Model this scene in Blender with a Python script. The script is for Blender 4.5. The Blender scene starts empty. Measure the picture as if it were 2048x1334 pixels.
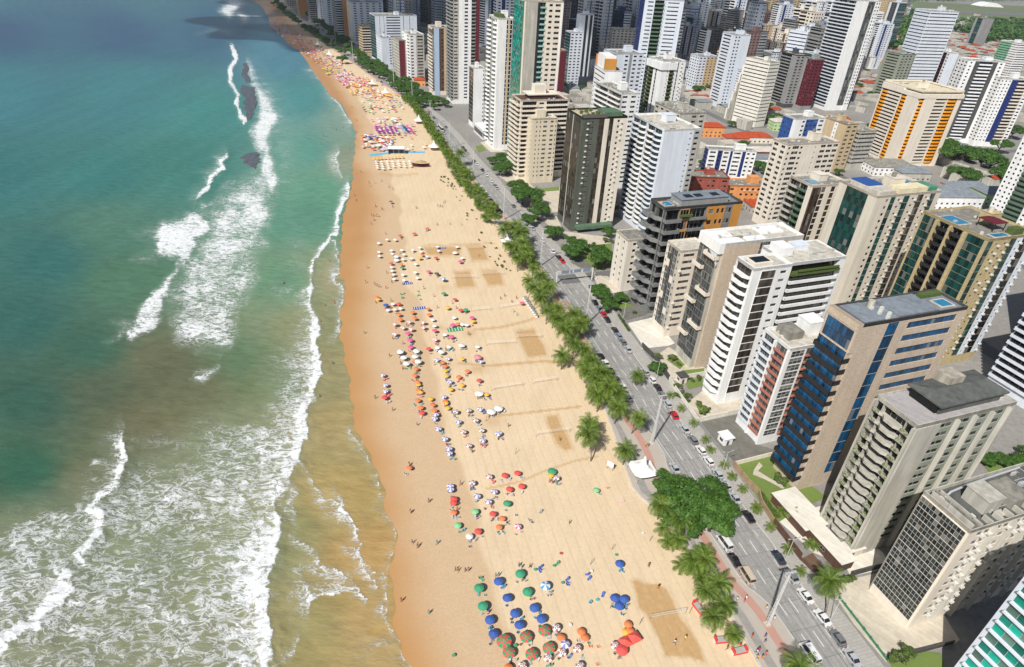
import bpy, bmesh, math, random
import numpy as np
from mathutils import Vector, Matrix
R = math.radians
PI = math.pi
scene = bpy.context.scene
C = scene.collection
random.seed(7)
rng = np.random.RandomState(5)

# ---------------------------------------------------------------- camera
H0 = 140.0                                   # height of the drone
FPX = 1250.0
CX, CY = 1024.0, 667.0
n_ = np.array([(907.0 - CX) / FPX, (2630.0 - CY) / FPX, 1.0]); n_ /= np.linalg.norm(n_)
f_ = np.array([0, 0, 1.0]) - n_ * n_[2]; f_ /= np.linalg.norm(f_)
r_ = np.cross(n_, f_)
if r_[0] < 0: r_ = -r_
ROT = np.array([r_, f_, -n_])
cam_data = bpy.data.cameras.new('camera'); cam = bpy.data.objects.new('camera', cam_data); C.objects.link(cam)
cam_data.sensor_width = 36.0; cam_data.lens = 36.0 * FPX / 2048.0
cam_data.clip_start = 1.0; cam_data.clip_end = 60000.0
M3 = Matrix(((ROT[0][0], -ROT[0][1], -ROT[0][2]), (ROT[1][0], -ROT[1][1], -ROT[1][2]), (ROT[2][0], -ROT[2][1], -ROT[2][2])))
cam.matrix_world = Matrix.Translation((0, 0, H0)) @ M3.to_4x4()
scene.camera = cam
scene.render.resolution_x = 1024; scene.render.resolution_y = 667

def G(x, y, z=0.0):
    """the world point at height z seen at photo position x, y"""
    r = ROT @ np.array([(x - CX) / FPX, (y - CY) / FPX, 1.0])
    s = (H0 - z) / (-r[2])
    return Vector((r[0] * s, r[1] * s, z))

def to_px(X, Y, Z=0.0):
    v = np.stack([np.asarray(X, float), np.asarray(Y, float), np.asarray(Z, float) - H0 + np.zeros_like(np.asarray(X, float))])
    c = np.tensordot(ROT.T, v, axes=(1, 0))
    return CX + FPX * c[0] / c[2], CY + FPX * c[1] / c[2]

# ---------------------------------------------------------------- light
SUN_EL, SUN_AZ = 46.0, 210.0
w = bpy.data.worlds.new('World'); scene.world = w; w.use_nodes = True
nt = w.node_tree; bg = nt.nodes['Background']
sky = nt.nodes.new('ShaderNodeTexSky'); sky.sky_type = 'NISHITA'; sky.sun_disc = False
sky.sun_elevation = R(SUN_EL); sky.sun_rotation = R(SUN_AZ)
nt.links.new(sky.outputs[0], bg.inputs[0]); bg.inputs[1].default_value = 0.062
ld = bpy.data.lights.new('sun', 'SUN'); ld.energy = 5.0; ld.angle = R(0.5); ld.color = (1.0, 0.965, 0.915)
sun = bpy.data.objects.new('sun', ld); C.objects.link(sun)
sd = Vector((math.sin(R(SUN_AZ)) * math.cos(R(SUN_EL)), math.cos(R(SUN_AZ)) * math.cos(R(SUN_EL)), math.sin(R(SUN_EL))))
sun.rotation_euler = sd.to_track_quat('Z', 'Y').to_euler(); sun.location = sd * 400
scene.view_settings.view_transform = 'Standard'; scene.view_settings.look = 'None'
scene.view_settings.exposure = 0.15; scene.view_settings.gamma = 1.0

# ---------------------------------------------------------------- materials
def lin(c):
    return tuple(((v / 255.0) / 12.92 if v <= 10 else (((v / 255.0) + 0.055) / 1.055) ** 2.4) for v in c)
class NT:
    def __init__(s, name):
        s.m = bpy.data.materials.new(name); s.m.use_nodes = True; s.t = s.m.node_tree
        s.b = s.t.nodes['Principled BSDF']
    def n(s, typ, **kw):
        nd = s.t.nodes.new('ShaderNode' + typ)
        for k, v in kw.items():
            if k.startswith('i_'):
                key = k[2:]; key = int(key) if key.isdigit() else key.replace('_', ' ')
                nd.inputs[key].default_value = v
            else: setattr(nd, k, v)
        return nd
    def l(s, a, b): s.t.links.new(a, b)
    def math(s, op, a, b=None, clamp=False):
        nd = s.t.nodes.new('ShaderNodeMath'); nd.operation = op; nd.use_clamp = clamp
        for i, v in enumerate((a, b)):
            if v is None: continue
            if isinstance(v, (int, float)): nd.inputs[i].default_value = v
            else: s.l(v, nd.inputs[i])
        return nd.outputs[0]
    def mix(s, f, a, b, bt='MIX'):
        nd = s.t.nodes.new('ShaderNodeMix'); nd.data_type = 'RGBA'; nd.blend_type = bt
        for sk, v in ((nd.inputs[0], f), (nd.inputs[6], a), (nd.inputs[7], b)):
            if isinstance(v, (int, float)): sk.default_value = v
            elif isinstance(v, tuple): sk.default_value = v + (1,) if len(v) == 3 else v
            else: s.l(v, sk)
        return nd.outputs[2]
    def noise(s, vec, scale, detail=4, rough=.55, dist=0.0):
        nd = s.n('TexNoise'); nd.inputs['Scale'].default_value = scale; nd.inputs['Detail'].default_value = detail
        nd.inputs['Roughness'].default_value = rough; nd.inputs['Distortion'].default_value = dist
        if vec is not None: s.l(vec, nd.inputs['Vector'])
        return nd.outputs[0]
    def pos(s): return s.n('NewGeometry').outputs['Position']
    def obj(s): return s.n('TexCoord').outputs['Object']
    def scale(s, vec, sc, rot=(0, 0, 0)):
        nd = s.n('Mapping'); nd.inputs['Scale'].default_value = sc; nd.inputs['Rotation'].default_value = rot; s.l(vec, nd.inputs['Vector']); return nd.outputs[0]
    def ramp(s, fac, stops):
        nd = s.n('ValToRGB'); cr = nd.color_ramp
        while len(cr.elements) < len(stops): cr.elements.new(0.5)
        for e, (p, c) in zip(cr.elements, stops):
            e.position = p; e.color = (c + (1,)) if isinstance(c, tuple) else (c, c, c, 1)
        s.l(fac, nd.inputs[0]); return nd.outputs[0]
    def attr(s, name, what='Fac'):
        nd = s.n('Attribute'); nd.attribute_name = name; return nd.outputs[what]
    def bump(s, h, strength, dist=1.0):
        nd = s.n('Bump'); nd.inputs['Strength'].default_value = strength; nd.inputs['Distance'].default_value = dist
        s.l(h, nd.inputs['Height']); s.l(nd.outputs[0], s.b.inputs['Normal'])
    def col(s, c):
        if isinstance(c, tuple): s.b.inputs['Base Color'].default_value = c + (1,)
        else: s.l(c, s.b.inputs['Base Color'])
    def rough(s, v, spec=None):
        s.b.inputs['Roughness'].default_value = v
        if spec is not None: s.b.inputs['Specular IOR Level'].default_value = spec

_mats = {}
def mat(name, col, rough=.7, var=.12, scale=1.2, spec=.4, metal=0.0, bump=0.0):
    """plain procedural material: base colour (linear) broken up by noise"""
    if name in _mats: return _mats[name]
    t = NT(name)
    n1 = t.noise(t.pos(), scale, 5, .6)
    f = t.ramp(n1, [(.3, 1 - var), (.7, 1 + var * .4)])
    t.col(t.mix(1.0, col, f, 'MULTIPLY')); t.rough(rough, spec)
    t.b.inputs['Metallic'].default_value = metal
    if bump: t.bump(n1, bump, .05)
    _mats[name] = t.m; return t.m
def wall_mat(name, rgb, dirt=.18, panel=0.0, rough=.75):
    """painted / tiled facade: streaky stains running down, slight panel joints"""
    if name in _mats: return _mats[name]
    t = NT(name); p = t.pos()
    st = t.noise(t.scale(p, (.55, .55, .045)), 1.0, 5, .6)
    bl = t.noise(p, .16, 4, .6)
    f = t.math('MULTIPLY', t.ramp(st, [(.36, 1 - dirt), (.62, 1.0)]), t.ramp(bl, [(.3, 1 - dirt * .55), (.7, 1.0)]))
    c = lin(rgb) if max(rgb) > 1 else rgb
    o = t.mix(1.0, c, f, 'MULTIPLY')
    if panel:
        br = t.n('TexBrick'); br.inputs['Scale'].default_value = 1.0; br.inputs['Mortar Size'].default_value = .03
        br.inputs['Brick Width'].default_value = panel * 1.7; br.inputs['Row Height'].default_value = panel
        br.inputs['Color1'].default_value = (1, 1, 1, 1); br.inputs['Color2'].default_value = (.86, .85, .83, 1); br.inputs['Mortar'].default_value = (.6, .58, .55, 1)
        sx = t.n('SeparateXYZ'); t.l(p, sx.inputs[0]); cb = t.n('CombineXYZ')
        t.l(t.math('ADD', sx.outputs[0], sx.outputs[1]), cb.inputs[0]); t.l(sx.outputs[2], cb.inputs[1]); t.l(cb.outputs[0], br.inputs['Vector'])
        o = t.mix(1.0, o, br.outputs['Color'], 'MULTIPLY')
    t.col(o); t.rough(rough, .35)
    _mats[name] = t.m; return t.m
def glass_mat(name, rgb, rough=.12, light=.35, curtains=.25):
    """window glass seen from outside: dark, glossy, with lighter curtains behind some panes"""
    if name in _mats: return _mats[name]
    t = NT(name); g = t.n('NewGeometry'); oi = t.n('ObjectInfo')
    r1 = t.math('FRACT', t.math('MULTIPLY', t.math('ADD', g.outputs['Random Per Island'], oi.outputs['Random']), 7.31))
    c = lin(rgb)
    k = t.math('GREATER_THAN', r1, 1 - curtains)
    v = t.noise(g.outputs['Position'], .7, 3)
    base = t.mix(t.math('MULTIPLY', v, light), tuple(x * .6 for x in c), tuple(min(1, x * 1.6 + .01) for x in c))
    base = t.mix(t.math('MULTIPLY', k, .55), base, (.30, .285, .25))
    r2 = t.math('FRACT', t.math('MULTIPLY', r1, 5.77))
    base = t.mix(1.0, base, t.ramp(r2, [(.0, .3), (.55, .85), (1.0, 1.15)]), 'MULTIPLY')
    t.col(base); t.rough(rough, .45)
    _mats[name] = t.m; return t.m
def objcol_mat(name, rough=.6, var=.08, spec=.3, sheen=0.0):
    """takes the colour of the object it is on"""
    if name in _mats: return _mats[name]
    t = NT(name); oi = t.n('ObjectInfo'); n1 = t.noise(t.obj(), 3.0, 3)
    t.col(t.mix(1.0, oi.outputs['Color'], t.ramp(n1, [(.3, 1 - var), (.7, 1.0)]), 'MULTIPLY')); t.rough(rough, spec)
    if sheen: t.b.inputs['Coat Weight'].default_value = sheen; t.b.inputs['Coat Roughness'].default_value = .05
    _mats[name] = t.m; return t.m

# ---------------------------------------------------------------- objects and meshes
def tag(o, label=None, cat=None, group=None, kind=None):
    if label: o['label'] = label
    if cat: o['category'] = cat
    if group: o['group'] = group
    if kind: o['kind'] = kind
    return o
class MB:
    """collects quads and solids, then links them as one mesh"""
    def __init__(s): s.v = []; s.f = []; s.mi = []
    def quad(s, pts, mi=0):
        k = len(s.v); s.v += [tuple(p) for p in pts]; s.f.append(tuple(range(k, k + len(pts)))); s.mi.append(mi)
    def box(s, x0, x1, y0, y1, z0, z1, mi=0, F=None):
        P = [(x0, y0, z0), (x1, y0, z0), (x1, y1, z0), (x0, y1, z0), (x0, y0, z1), (x1, y0, z1), (x1, y1, z1), (x0, y1, z1)]
        if F: P = [F(*p) for p in P]
        k = len(s.v); s.v += [tuple(p) for p in P]
        for q in ((0, 3, 2, 1), (4, 5, 6, 7), (0, 1, 5, 4), (1, 2, 6, 5), (2, 3, 7, 6), (3, 0, 4, 7)):
            s.f.append(tuple(k + i for i in q)); s.mi.append(mi)
    def prism(s, poly, z0, z1, mi=0, F=None):
        n = len(poly); P = [(x, y, z0) for x, y in poly] + [(x, y, z1) for x, y in poly]
        if F: P = [F(*p) for p in P]
        k = len(s.v); s.v += [tuple(p) for p in P]
        s.f.append(tuple(k + i for i in reversed(range(n)))); s.mi.append(mi)
        s.f.append(tuple(k + n + i for i in range(n))); s.mi.append(mi)
        for i in range(n):
            j = (i + 1) % n; s.f.append((k + i, k + j, k + n + j, k + n + i)); s.mi.append(mi)
    def tube(s, pts, rads, seg=6, mi=0, cap=True):
        k = len(s.v); n = len(pts)
        for i, p in enumerate(pts):
            p = Vector(p); a = Vector(pts[max(i - 1, 0)]); b = Vector(pts[min(i + 1, n - 1)])
            d = (b - a).normalized() if (b - a).length > 1e-9 else Vector((0, 0, 1))
            u = d.cross(Vector((0, 0, 1)) if abs(d.z) < .95 else Vector((1, 0, 0))).normalized(); v = d.cross(u)
            r = rads[i] if not isinstance(rads, (int, float)) else rads
            for q in range(seg):
                t = 2 * PI * q / seg; s.v.append(tuple(p + (u * math.cos(t) + v * math.sin(t)) * r))
        for i in range(n - 1):
            for q in range(seg):
                q2 = (q + 1) % seg; s.f.append((k + i * seg + q, k + i * seg + q2, k + (i + 1) * seg + q2, k + (i + 1) * seg + q)); s.mi.append(mi)
        if cap:
            s.f.append(tuple(k + q for q in reversed(range(seg)))); s.mi.append(mi)
            s.f.append(tuple(k + (n - 1) * seg + q for q in range(seg))); s.mi.append(mi)
    def mesh(s, name, mats, smooth=False):
        me = bpy.data.meshes.new(name); me.from_pydata(s.v, [], s.f)
        for m in (mats if isinstance(mats, (list, tuple)) else [mats]): me.materials.append(m)
        if len(me.materials) > 1: me.polygons.foreach_set('material_index', s.mi)
        if smooth: me.polygons.foreach_set('use_smooth', [True] * len(me.polygons))
        me.update(); return me
    def build(s, name, mats, parent=None, smooth=False):
        return link(name, s.mesh(name, mats, smooth), parent)
def link(name, me, parent=None, loc=None, rz=None):
    o = bpy.data.objects.new(name, me); C.objects.link(o)
    if parent is not None: o.parent = parent
    if loc is not None: o.location = loc
    if rz is not None: o.rotation_euler = (0, 0, rz)
    return o
def empty(name, loc=(0, 0, 0), rz=0):
    o = bpy.data.objects.new(name, None); C.objects.link(o); o.location = loc; o.rotation_euler = (0, 0, rz)
    o.empty_display_size = .3; return o
_kids = {}
def kids(o):
    return [c for c in o.children]
def copy_tree(o, parent=None, tree=None):
    """copies a thing with its parts; tree = nested list made once by tree_of()"""
    src, ch = tree
    c = src.copy(); C.objects.link(c); c.parent = parent
    for t in ch: copy_tree(None, c, t)
    return c
def tree_of(o): return (o, [tree_of(c) for c in o.children])
def put(tree, loc, rz=0, label=None, group=None, scale=None, color=None):
    c = copy_tree(None, None, tree); c.location = loc; c.rotation_euler = (0, 0, rz)
    if scale: c.scale = scale if isinstance(scale, tuple) else (scale,) * 3
    if label: c['label'] = label
    if group: c['group'] = group
    return c

# ---------------------------------------------------------------- street frame: s along the street, t inland
UA = R(16.6)
US = np.array([-math.sin(UA), math.cos(UA)]); UT = np.array([math.cos(UA), math.sin(UA)])
def st(p): return (p[0] * US[0] + p[1] * US[1], p[0] * UT[0] + p[1] * UT[1])
def xy(s, t): return (s * US[0] + t * UT[0], s * US[1] + t * UT[1])
def zoom(ox, oy, k, pts): return [(ox + x / k, oy + y / k) for x, y in pts]
class Line:
    """a line along the coast, kept as inland offset t against distance s"""
    def __init__(s, px, z=0):
        q = sorted(st(G(x, y, z)) for x, y in px); s.s = np.array([a for a, b in q]); s.t = np.array([b for a, b in q])
        g0 = (s.t[3] - s.t[0]) / max(s.s[3] - s.s[0], 1); g1 = (s.t[-1] - s.t[-4]) / max(s.s[-1] - s.s[-4], 1)
        s.s = np.concatenate([[s.s[0] - 400], s.s, [s.s[-1] + 4000]]); s.t = np.concatenate([[s.t[0]], s.t, [s.t[-1] + g1 * 4000]])
    def __call__(s, x): return np.interp(x, s.s, s.t)
KERB_R = Line([(1724, 1334), (1665, 1253), (1627, 1206), (1574, 1132), (1538, 1079), (1500, 1031), (1483, 1008), (1409, 904), (1380, 867), (1357, 837), (1315, 768), (1281, 729), (1263, 704), (1231, 657), (1216, 637), (1175, 580), (1150, 548), (1129, 524), (1108, 503), (1089, 482), (1067, 456), (1048, 432), (1027, 410), (999, 380), (985, 361), (964, 337), (946, 318), (927, 294), (911, 273), (878, 238), (848, 213), (821, 191), (783, 170), (737, 135), (689, 100), (651, 62), (613, 35), (589, 0)])
KERB_L = Line([(1642, 1352), (1604, 1301), (1565, 1244), (1533, 1201), (1500, 1178), (1481, 1157), (1463, 1129), (1441, 1097), (1347, 954), (1335, 937), (1330, 909), (1315, 885), (1303, 868), (1273, 842), (1253, 810), (1238, 785), (1216, 748), (1199, 722), (1189, 706), (1183, 690), (1172, 672), (1157, 650), (1132, 615), (1113, 586), (1100, 559), (1084, 535), (1067, 508), (1057, 488), (1040, 464), (1024, 443), (1008, 424), (987, 402), (974, 388), (960, 371), (943, 351), (930, 332), (915, 314), (901, 293), (882, 267), (848, 234), (832, 216), (808, 194), (770, 172), (722, 138), (674, 103), (635, 65), (600, 36), (575, 0)])
SAND_E = Line([(1560, 1400), (1522, 1332), (1490, 1276), (1459, 1222), (1425, 1175), (1389, 1117), (1372, 1083), (1340, 1045), (1300, 1008), (1271, 985), (1253, 939), (1240, 900), (1225, 855), (1190, 765), (1150, 695), (1125, 645), (1100, 605), (1085, 578), (1062, 542), (1040, 510), (1010, 470), (985, 432), (960, 400), (925, 355), (900, 320), (880, 290), (862, 265), (845, 238), (825, 213), (800, 192), (770, 170), (735, 145), (700, 120), (650, 90), (610, 60), (570, 30), (545, 0)])
# ================================================================ sea, beach, road, pavements
WL = [(523, 12), (537, 36), (540, 54), (568, 73), (576, 88), (596, 99), (615, 124), (621, 136), (641, 164), (660, 190), (684, 209), (700, 238), (708, 255), (713, 270), (710, 280), (710, 306), (705, 326), (706, 355), (702, 369), (699, 390), (690, 416), (684, 440), (682, 490), (681, 520), (680, 545), (692, 579), (681, 624), (681, 676), (690, 720), (700, 770), (705, 830), (713, 860), (727, 892), (749, 924), (763, 967), (769, 1000), (770, 1023), (789, 1045), (791, 1080), (786, 1116), (782, 1144), (786, 1201), (785, 1233), (791, 1254), (802, 1286), (809, 1318), (822, 1338), (850, 1400), (880, 1470)]
_w = sorted((G(x, y).y, G(x, y).x) for x, y in WL)
WY = np.array([a for a, b in _w]); WX = np.array([b for a, b in _w])
def XW(Y):
    base = np.interp(Y, WY, WX)
    far = Y > WY[-1]
    return np.where(far, WX[-1] - (Y - WY[-1]) * .62, base + .5 * np.sin(Y * .35) + .35 * np.sin(Y * .83 + 1))
# rows of the sheets: even steps in the distance one sees them at
def rows(y0, y1, n):
    th0 = math.atan2(H0, y0); th1 = math.atan2(H0, y1)
    return H0 / np.tan(np.linspace(th0, th1, n))
def inpoly(px, py, poly):
    inside = np.zeros(px.shape, bool); n = len(poly)
    for i in range(n):
        x1, y1 = poly[i]; x2, y2 = poly[(i + 1) % n]
        if y1 == y2: continue
        c = ((y1 > py) != (y2 > py)) & (px < (x2 - x1) * (py - y1) / (y2 - y1) + x1)
        inside ^= c
    return inside
def dline(px, py, pts):
    """distance to a polyline, and side (negative = to the left seen from the beach)"""
    best = np.full(px.shape, 1e9); side = np.zeros(px.shape)
    for (x1, y1), (x2, y2) in zip(pts[:-1], pts[1:]):
        dx, dy = x2 - x1, y2 - y1; L = dx * dx + dy * dy
        t = np.clip(((px - x1) * dx + (py - y1) * dy) / L, 0, 1)
        ex, ey = px - x1 - t * dx, py - y1 - t * dy; d = np.hypot(ex, ey)
        k = d < best; best = np.where(k, d, best); side = np.where(k, np.sign(ex), side)
    return best, side
def sheet(name, X, Y, Z, material, attrs=(), smooth=True):
    nr, nc = X.shape; me = bpy.data.meshes.new(name)
    me.vertices.add(nr * nc); co = np.stack([X, Y, Z], -1).reshape(-1).astype(np.float32); me.vertices.foreach_set('co', co)
    i = np.arange(nr - 1)[:, None] * nc + np.arange(nc - 1)[None, :]
    q = np.stack([i, i + 1, i + nc + 1, i + nc], -1).reshape(-1).astype(np.int32)
    nf = len(q) // 4; me.loops.add(nf * 4); me.loops.foreach_set('vertex_index', q)
    me.polygons.add(nf); me.polygons.foreach_set('loop_start', np.arange(nf, dtype=np.int32) * 4)
    try: me.polygons.foreach_set('loop_total', np.full(nf, 4, np.int32))
    except Exception: pass
    me.update(calc_edges=True)
    if smooth: me.polygons.foreach_set('use_smooth', np.ones(nf, bool))
    for an, val in attrs:
        if val.ndim == 3:
            a = me.attributes.new(an, 'FLOAT_COLOR', 'POINT'); a.data.foreach_set('color', np.concatenate([val, np.ones(val.shape[:2] + (1,))], -1).reshape(-1).astype(np.float32))
        else:
            a = me.attributes.new(an, 'FLOAT', 'POINT'); a.data.foreach_set('value', val.reshape(-1).astype(np.float32))
    me.materials.append(material); me.validate(); o = link(name, me); return o
def sstep(a, b, x): t = np.clip((x - a) / (b - a), 0, 1); return t * t * (3 - 2 * t)

# ---- the sea
YR = np.concatenate([rows(62, 1700, 380), np.geomspace(1750, 40000, 50)])
U = np.linspace(0, 1, 470); U = 1 - (1 - U) ** 1.12
XR = XW(YR); XL = -1.35 * YR - 170
SX = XL[:, None] + (XR - XL)[:, None] * U[None, :]; SY = np.repeat(YR[:, None], len(U), 1)
PX, PY = to_px(SX, SY)
# colour of the water: clear and deep far out, cloud shade painted in as a darker band, green nearer, full of sand by the shore
wc = [(0, 60, 12, 62, 104), (250, 60, 14, 66, 106), (430, 60, 22, 76, 108), (0, 5, 30, 92, 112), (300, 5, 34, 96, 112), (560, 110, 60, 118, 138), (0, 180, 30, 108, 118), (250, 180, 34, 112, 118), (420, 220, 40, 120, 115),
      (620, 300, 74, 138, 122), (600, 200, 56, 128, 128), (640, 380, 84, 140, 112), (600, 440, 70, 128, 104), (580, 560, 84, 128, 96), (0, 350, 16, 98, 98), (200, 350, 22, 104, 100), (380, 330, 34, 108, 98),
      (220, 450, 62, 108, 90), (100, 520, 14, 88, 84), (250, 560, 62, 104, 78), (40, 640, 16, 82, 76), (180, 700, 34, 84, 66), (320, 720, 92, 92, 62), (200, 780, 62, 76, 54), (400, 780, 98, 98, 66), (60, 800, 22, 74, 60),
      (300, 840, 104, 98, 66), (60, 940, 14, 80, 58), (180, 960, 96, 96, 66), (470, 720, 84, 112, 78), (560, 760, 100, 112, 76), (450, 900, 108, 112, 76), (100, 1080, 104, 106, 74), (300, 1100, 106, 110, 74), (500, 1100, 118, 120, 78), (100, 1300, 110, 106, 72), (400, 1300, 118, 112, 74),
      (580, 1050, 128, 118, 72), (680, 1000, 158, 126, 70), (620, 1250, 138, 120, 70), (740, 1250, 160, 122, 66), (740, 1100, 168, 126, 70), (680, 850, 150, 124, 76), (640, 650, 128, 122, 82), (665, 560, 142, 128, 92), (660, 740, 140, 124, 82), (700, 320, 130, 130, 104), (690, 250, 116, 138, 122)]
wc = np.array(wc, float); lc = np.array([lin(r[2:]) for r in wc]); warm_ = np.clip((wc[:, 2] - 90) / 60, 0, 1)[:, None]; lc = lc * .9 + np.array([.03, .038, .03]); lc = lc * (1 + warm_ * np.array([.10, .21, .27]))
num = np.zeros(PX.shape + (3,)); den = np.zeros(PX.shape)
for r, c in zip(wc, lc):
    d2 = (PX - r[0]) ** 2 + ((PY - r[1]) * 1.5) ** 2 + 900; k = 1 / d2 ** 1.7; num += k[..., None] * c; den += k
WCOL = num / den[..., None]
# the sandbank that shows through as brown patches
for cx, cy, rx, ry, a in ((285, 790, 90, 60, .35), (400, 740, 120, 50, .3), (240, 860, 120, 60, .25), (330, 700, 70, 60, .25)):
    m = np.exp(-((PX - cx) / rx) ** 2 - ((PY - cy) / ry) ** 2) * a
    WCOL = WCOL * (1 - m[..., None]) + np.array(lin((86, 88, 66))) * m[..., None]
def vnoise(X_, Y_, cell, seed):
    r = np.random.RandomState(seed).rand(257, 257); gx, gy = X_ / cell, Y_ / cell; ix, iy = np.floor(gx).astype(int), np.floor(gy).astype(int); fx, fy = gx - ix, gy - iy
    fx = fx * fx * (3 - 2 * fx); fy = fy * fy * (3 - 2 * fy); a = lambda i, j: r[(iy + j) % 257, (ix + i) % 257]
    return (a(0, 0) * (1 - fx) + a(1, 0) * fx) * (1 - fy) + (a(0, 1) * (1 - fx) + a(1, 1) * fx) * fy - .5
PX0, PY0 = PX, PY; amp = np.clip(PY / 500, .35, 1)
PX = PX0 + amp * (22 * vnoise(PX0, PY0, 46, 1) + 13 * vnoise(PX0, PY0, 17, 2) + 8 * vnoise(PX0, PY0, 8, 3))
PY = PY0 + amp * (16 * vnoise(PX0, PY0, 46, 4) + 9 * vnoise(PX0, PY0, 17, 5) + 5 * vnoise(PX0, PY0, 8, 6))
FO = np.zeros(PX.shape); CR = np.zeros(PX.shape)
def foam(mask):
    global FO; FO = np.maximum(FO, mask)
def fpoly(poly, dens, soft=8, right=None):
    ins = inpoly(PX, PY, poly); d, _ = dline(PX, PY, poly + [poly[0]])
    foam(np.where(ins, dens * (.45 + .55 * sstep(0, soft * 1.6, d)), dens * .45 * (1 - sstep(0, soft * .7 + 3, d))))
def fstroke(pts, wl, wr, dens, z=0.0, tail=0.0, tdens=0.0):
    global CR
    lo_y = min(p[1] for p in pts) - 80; hi_y = max(p[1] for p in pts) + 80
    sel = (PY > lo_y) & (PY < hi_y)
    d, s = dline(PX[sel], PY[sel], pts)
    wdt = np.where(s < 0, wl, wr); m = dens * (1 - sstep(wdt * .5, wdt, d))
    if tail: m = np.maximum(m, np.where(s < 0, tdens * np.clip(1 - d / tail, 0, 1) ** .8, 0))
    full = np.zeros(PX.shape); full[sel] = m; foam(full)
    if z: c = np.zeros(PX.shape); c[sel] = z * np.clip(1 - d / (wl * 1.2 + 2), 0, 1) ** 1.3; CR = np.maximum(CR, c)
MAIN = [(699, 369), (699, 387), (686, 416), (682, 438), (681, 450), (672, 474), (662, 488), (652, 500), (645, 514), (631, 545), (626, 575), (629, 607), (638, 641), (641, 693), (643, 745), (634, 779), (624, 814), (612, 860), (602, 900), (604, 925), (586, 931), (576, 967), (563, 1000), (553, 1015), (556, 1059), (541, 1109), (533, 1162), (531, 1215), (539, 1251), (536, 1290), (542, 1334), (545, 1420)]
fstroke(MAIN[:6], 12, 3, 1.0, .25, 22, .8); fstroke(MAIN[5:12], 7, 2.5, .9, .3, 22, .5)
fstroke(MAIN[11:16], 22, 2.5, .95, .45, 60, .72); fstroke(MAIN[14:22], 26, 3, .98, .55, 120, .78); fstroke(MAIN[20:], 34, 3, .98, .7, 240, .8)
fpoly([(-400, 1080), (0, 1040), (60, 1010), (130, 985), (200, 930), (250, 905), (330, 885), (400, 850), (520, 815), (620, 800), (590, 935), (545, 1100), (535, 1200), (545, 1420), (-400, 1420)], .50, 60)
fpoly([(0, 1040), (90, 1010), (140, 1000), (180, 960), (230, 930), (215, 1010), (140, 1110), (0, 1180)], .56, 20)
fpoly([(-300, 1180), (60, 1130), (130, 1180), (40, 1250), (-300, 1300)], .5, 30)
fpoly([(250, 1180), (420, 1110), (540, 1100), (540, 1334), (330, 1334), (150, 1300)], .58, 60)
fpoly([(400, 960), (560, 930), (560, 1010), (480, 1050), (350, 1040)], .62, 30)
fpoly([(550, 400), (548, 431), (536, 469), (523, 514), (514, 559), (497, 593), (476, 621), (472, 648), (460, 683), (440, 698), (385, 695), (352, 672), (335, 620), (350, 560), (365, 530), (385, 500), (400, 470), (408, 430), (430, 400), (445, 375), (500, 345), (530, 330), (552, 350)], .70, 22)
fpoly([(548, 404), (546, 431), (534, 469), (521, 514), (514, 559), (495, 593), (474, 621), (470, 648), (458, 683), (440, 696), (400, 690), (430, 660), (450, 620), (470, 560), (495, 500), (500, 430), (520, 400)], .86, 16)
fpoly([(560, 300), (560, 560), (500, 620), (490, 700), (560, 640), (620, 560), (640, 470), (600, 420)], .32, 30)
fpoly([(390, 422), (411, 434), (411, 459), (392, 483), (380, 528), (355, 533), (348, 521), (310, 512), (300, 483), (317, 450), (362, 431)], .96, 7)
fpoly([(300, 455), (260, 468), (300, 500), (250, 520), (290, 530), (330, 500)], .45, 10)
fpoly([(350, 536), (333, 583), (323, 621), (302, 659), (269, 681), (250, 678), (262, 652), (274, 628), (300, 597), (326, 552)], .93, 5)
fpoly([(270, 640), (250, 636), (215, 640), (235, 655), (200, 690), (240, 670), (262, 668)], .5, 4)
fpoly([(433, 728), (432, 743), (407, 764), (374, 757), (397, 738)], .8, 6); fpoly([(425, 708), (437, 706), (432, 716)], .7, 2)
fstroke([(247, 886), (250, 905), (246, 925), (243, 960), (227, 988), (199, 1023)], 22, 3, .96, .7, 60, .7)
fpoly([(247, 886), (236, 900), (205, 912), (178, 928), (200, 925), (236, 912)], .8, 4)
fstroke([(213, 1030), (214, 1059), (192, 1090), (166, 1120)], 20, 3, .96, .6, 40, .68)
fstroke([(139, 1168), (142, 1182), (107, 1226), (84, 1258), (52, 1264), (20, 1290)], 40, 4, .97, .8, 70, .7)
fstroke([(452, 312), (440, 325), (451, 335), (424, 355), (413, 376), (393, 393)], 10, 3, .97, .5, 28, .6)
fpoly([(380, 345), (430, 340), (440, 352), (420, 352)], .6, 3); fpoly([(395, 395), (430, 400), (460, 385), (545, 390), (450, 410), (400, 420)], .5, 5)
fstroke([(466, 96), (475, 118), (466, 137), (463, 160), (482, 188), (476, 205), (480, 222), (494, 246)], 7, 3, .97, .2, 10, .5)
fpoly([(495, 118), (519, 171), (540, 195), (562, 236), (549, 256), (545, 284), (556, 349), (556, 380), (540, 400), (518, 350), (522, 310), (505, 280), (505, 250), (516, 220), (512, 195), (510, 170), (495, 150)], .90, 8)
fpoly([(460, 90), (520, 130), (600, 240), (600, 330), (560, 400), (540, 300), (530, 200)], .34, 20)
fpoly([(455, 0), (500, 3), (480, 18), (507, 35), (490, 47), (470, 32), (455, 42), (438, 20)], .8, 6); fpoly([(395, 66), (440, 56), (470, 60), (462, 72)], .45, 5)
fpoly([(500, 0), (530, 30), (535, 60), (500, 40)], .35, 6)
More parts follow.
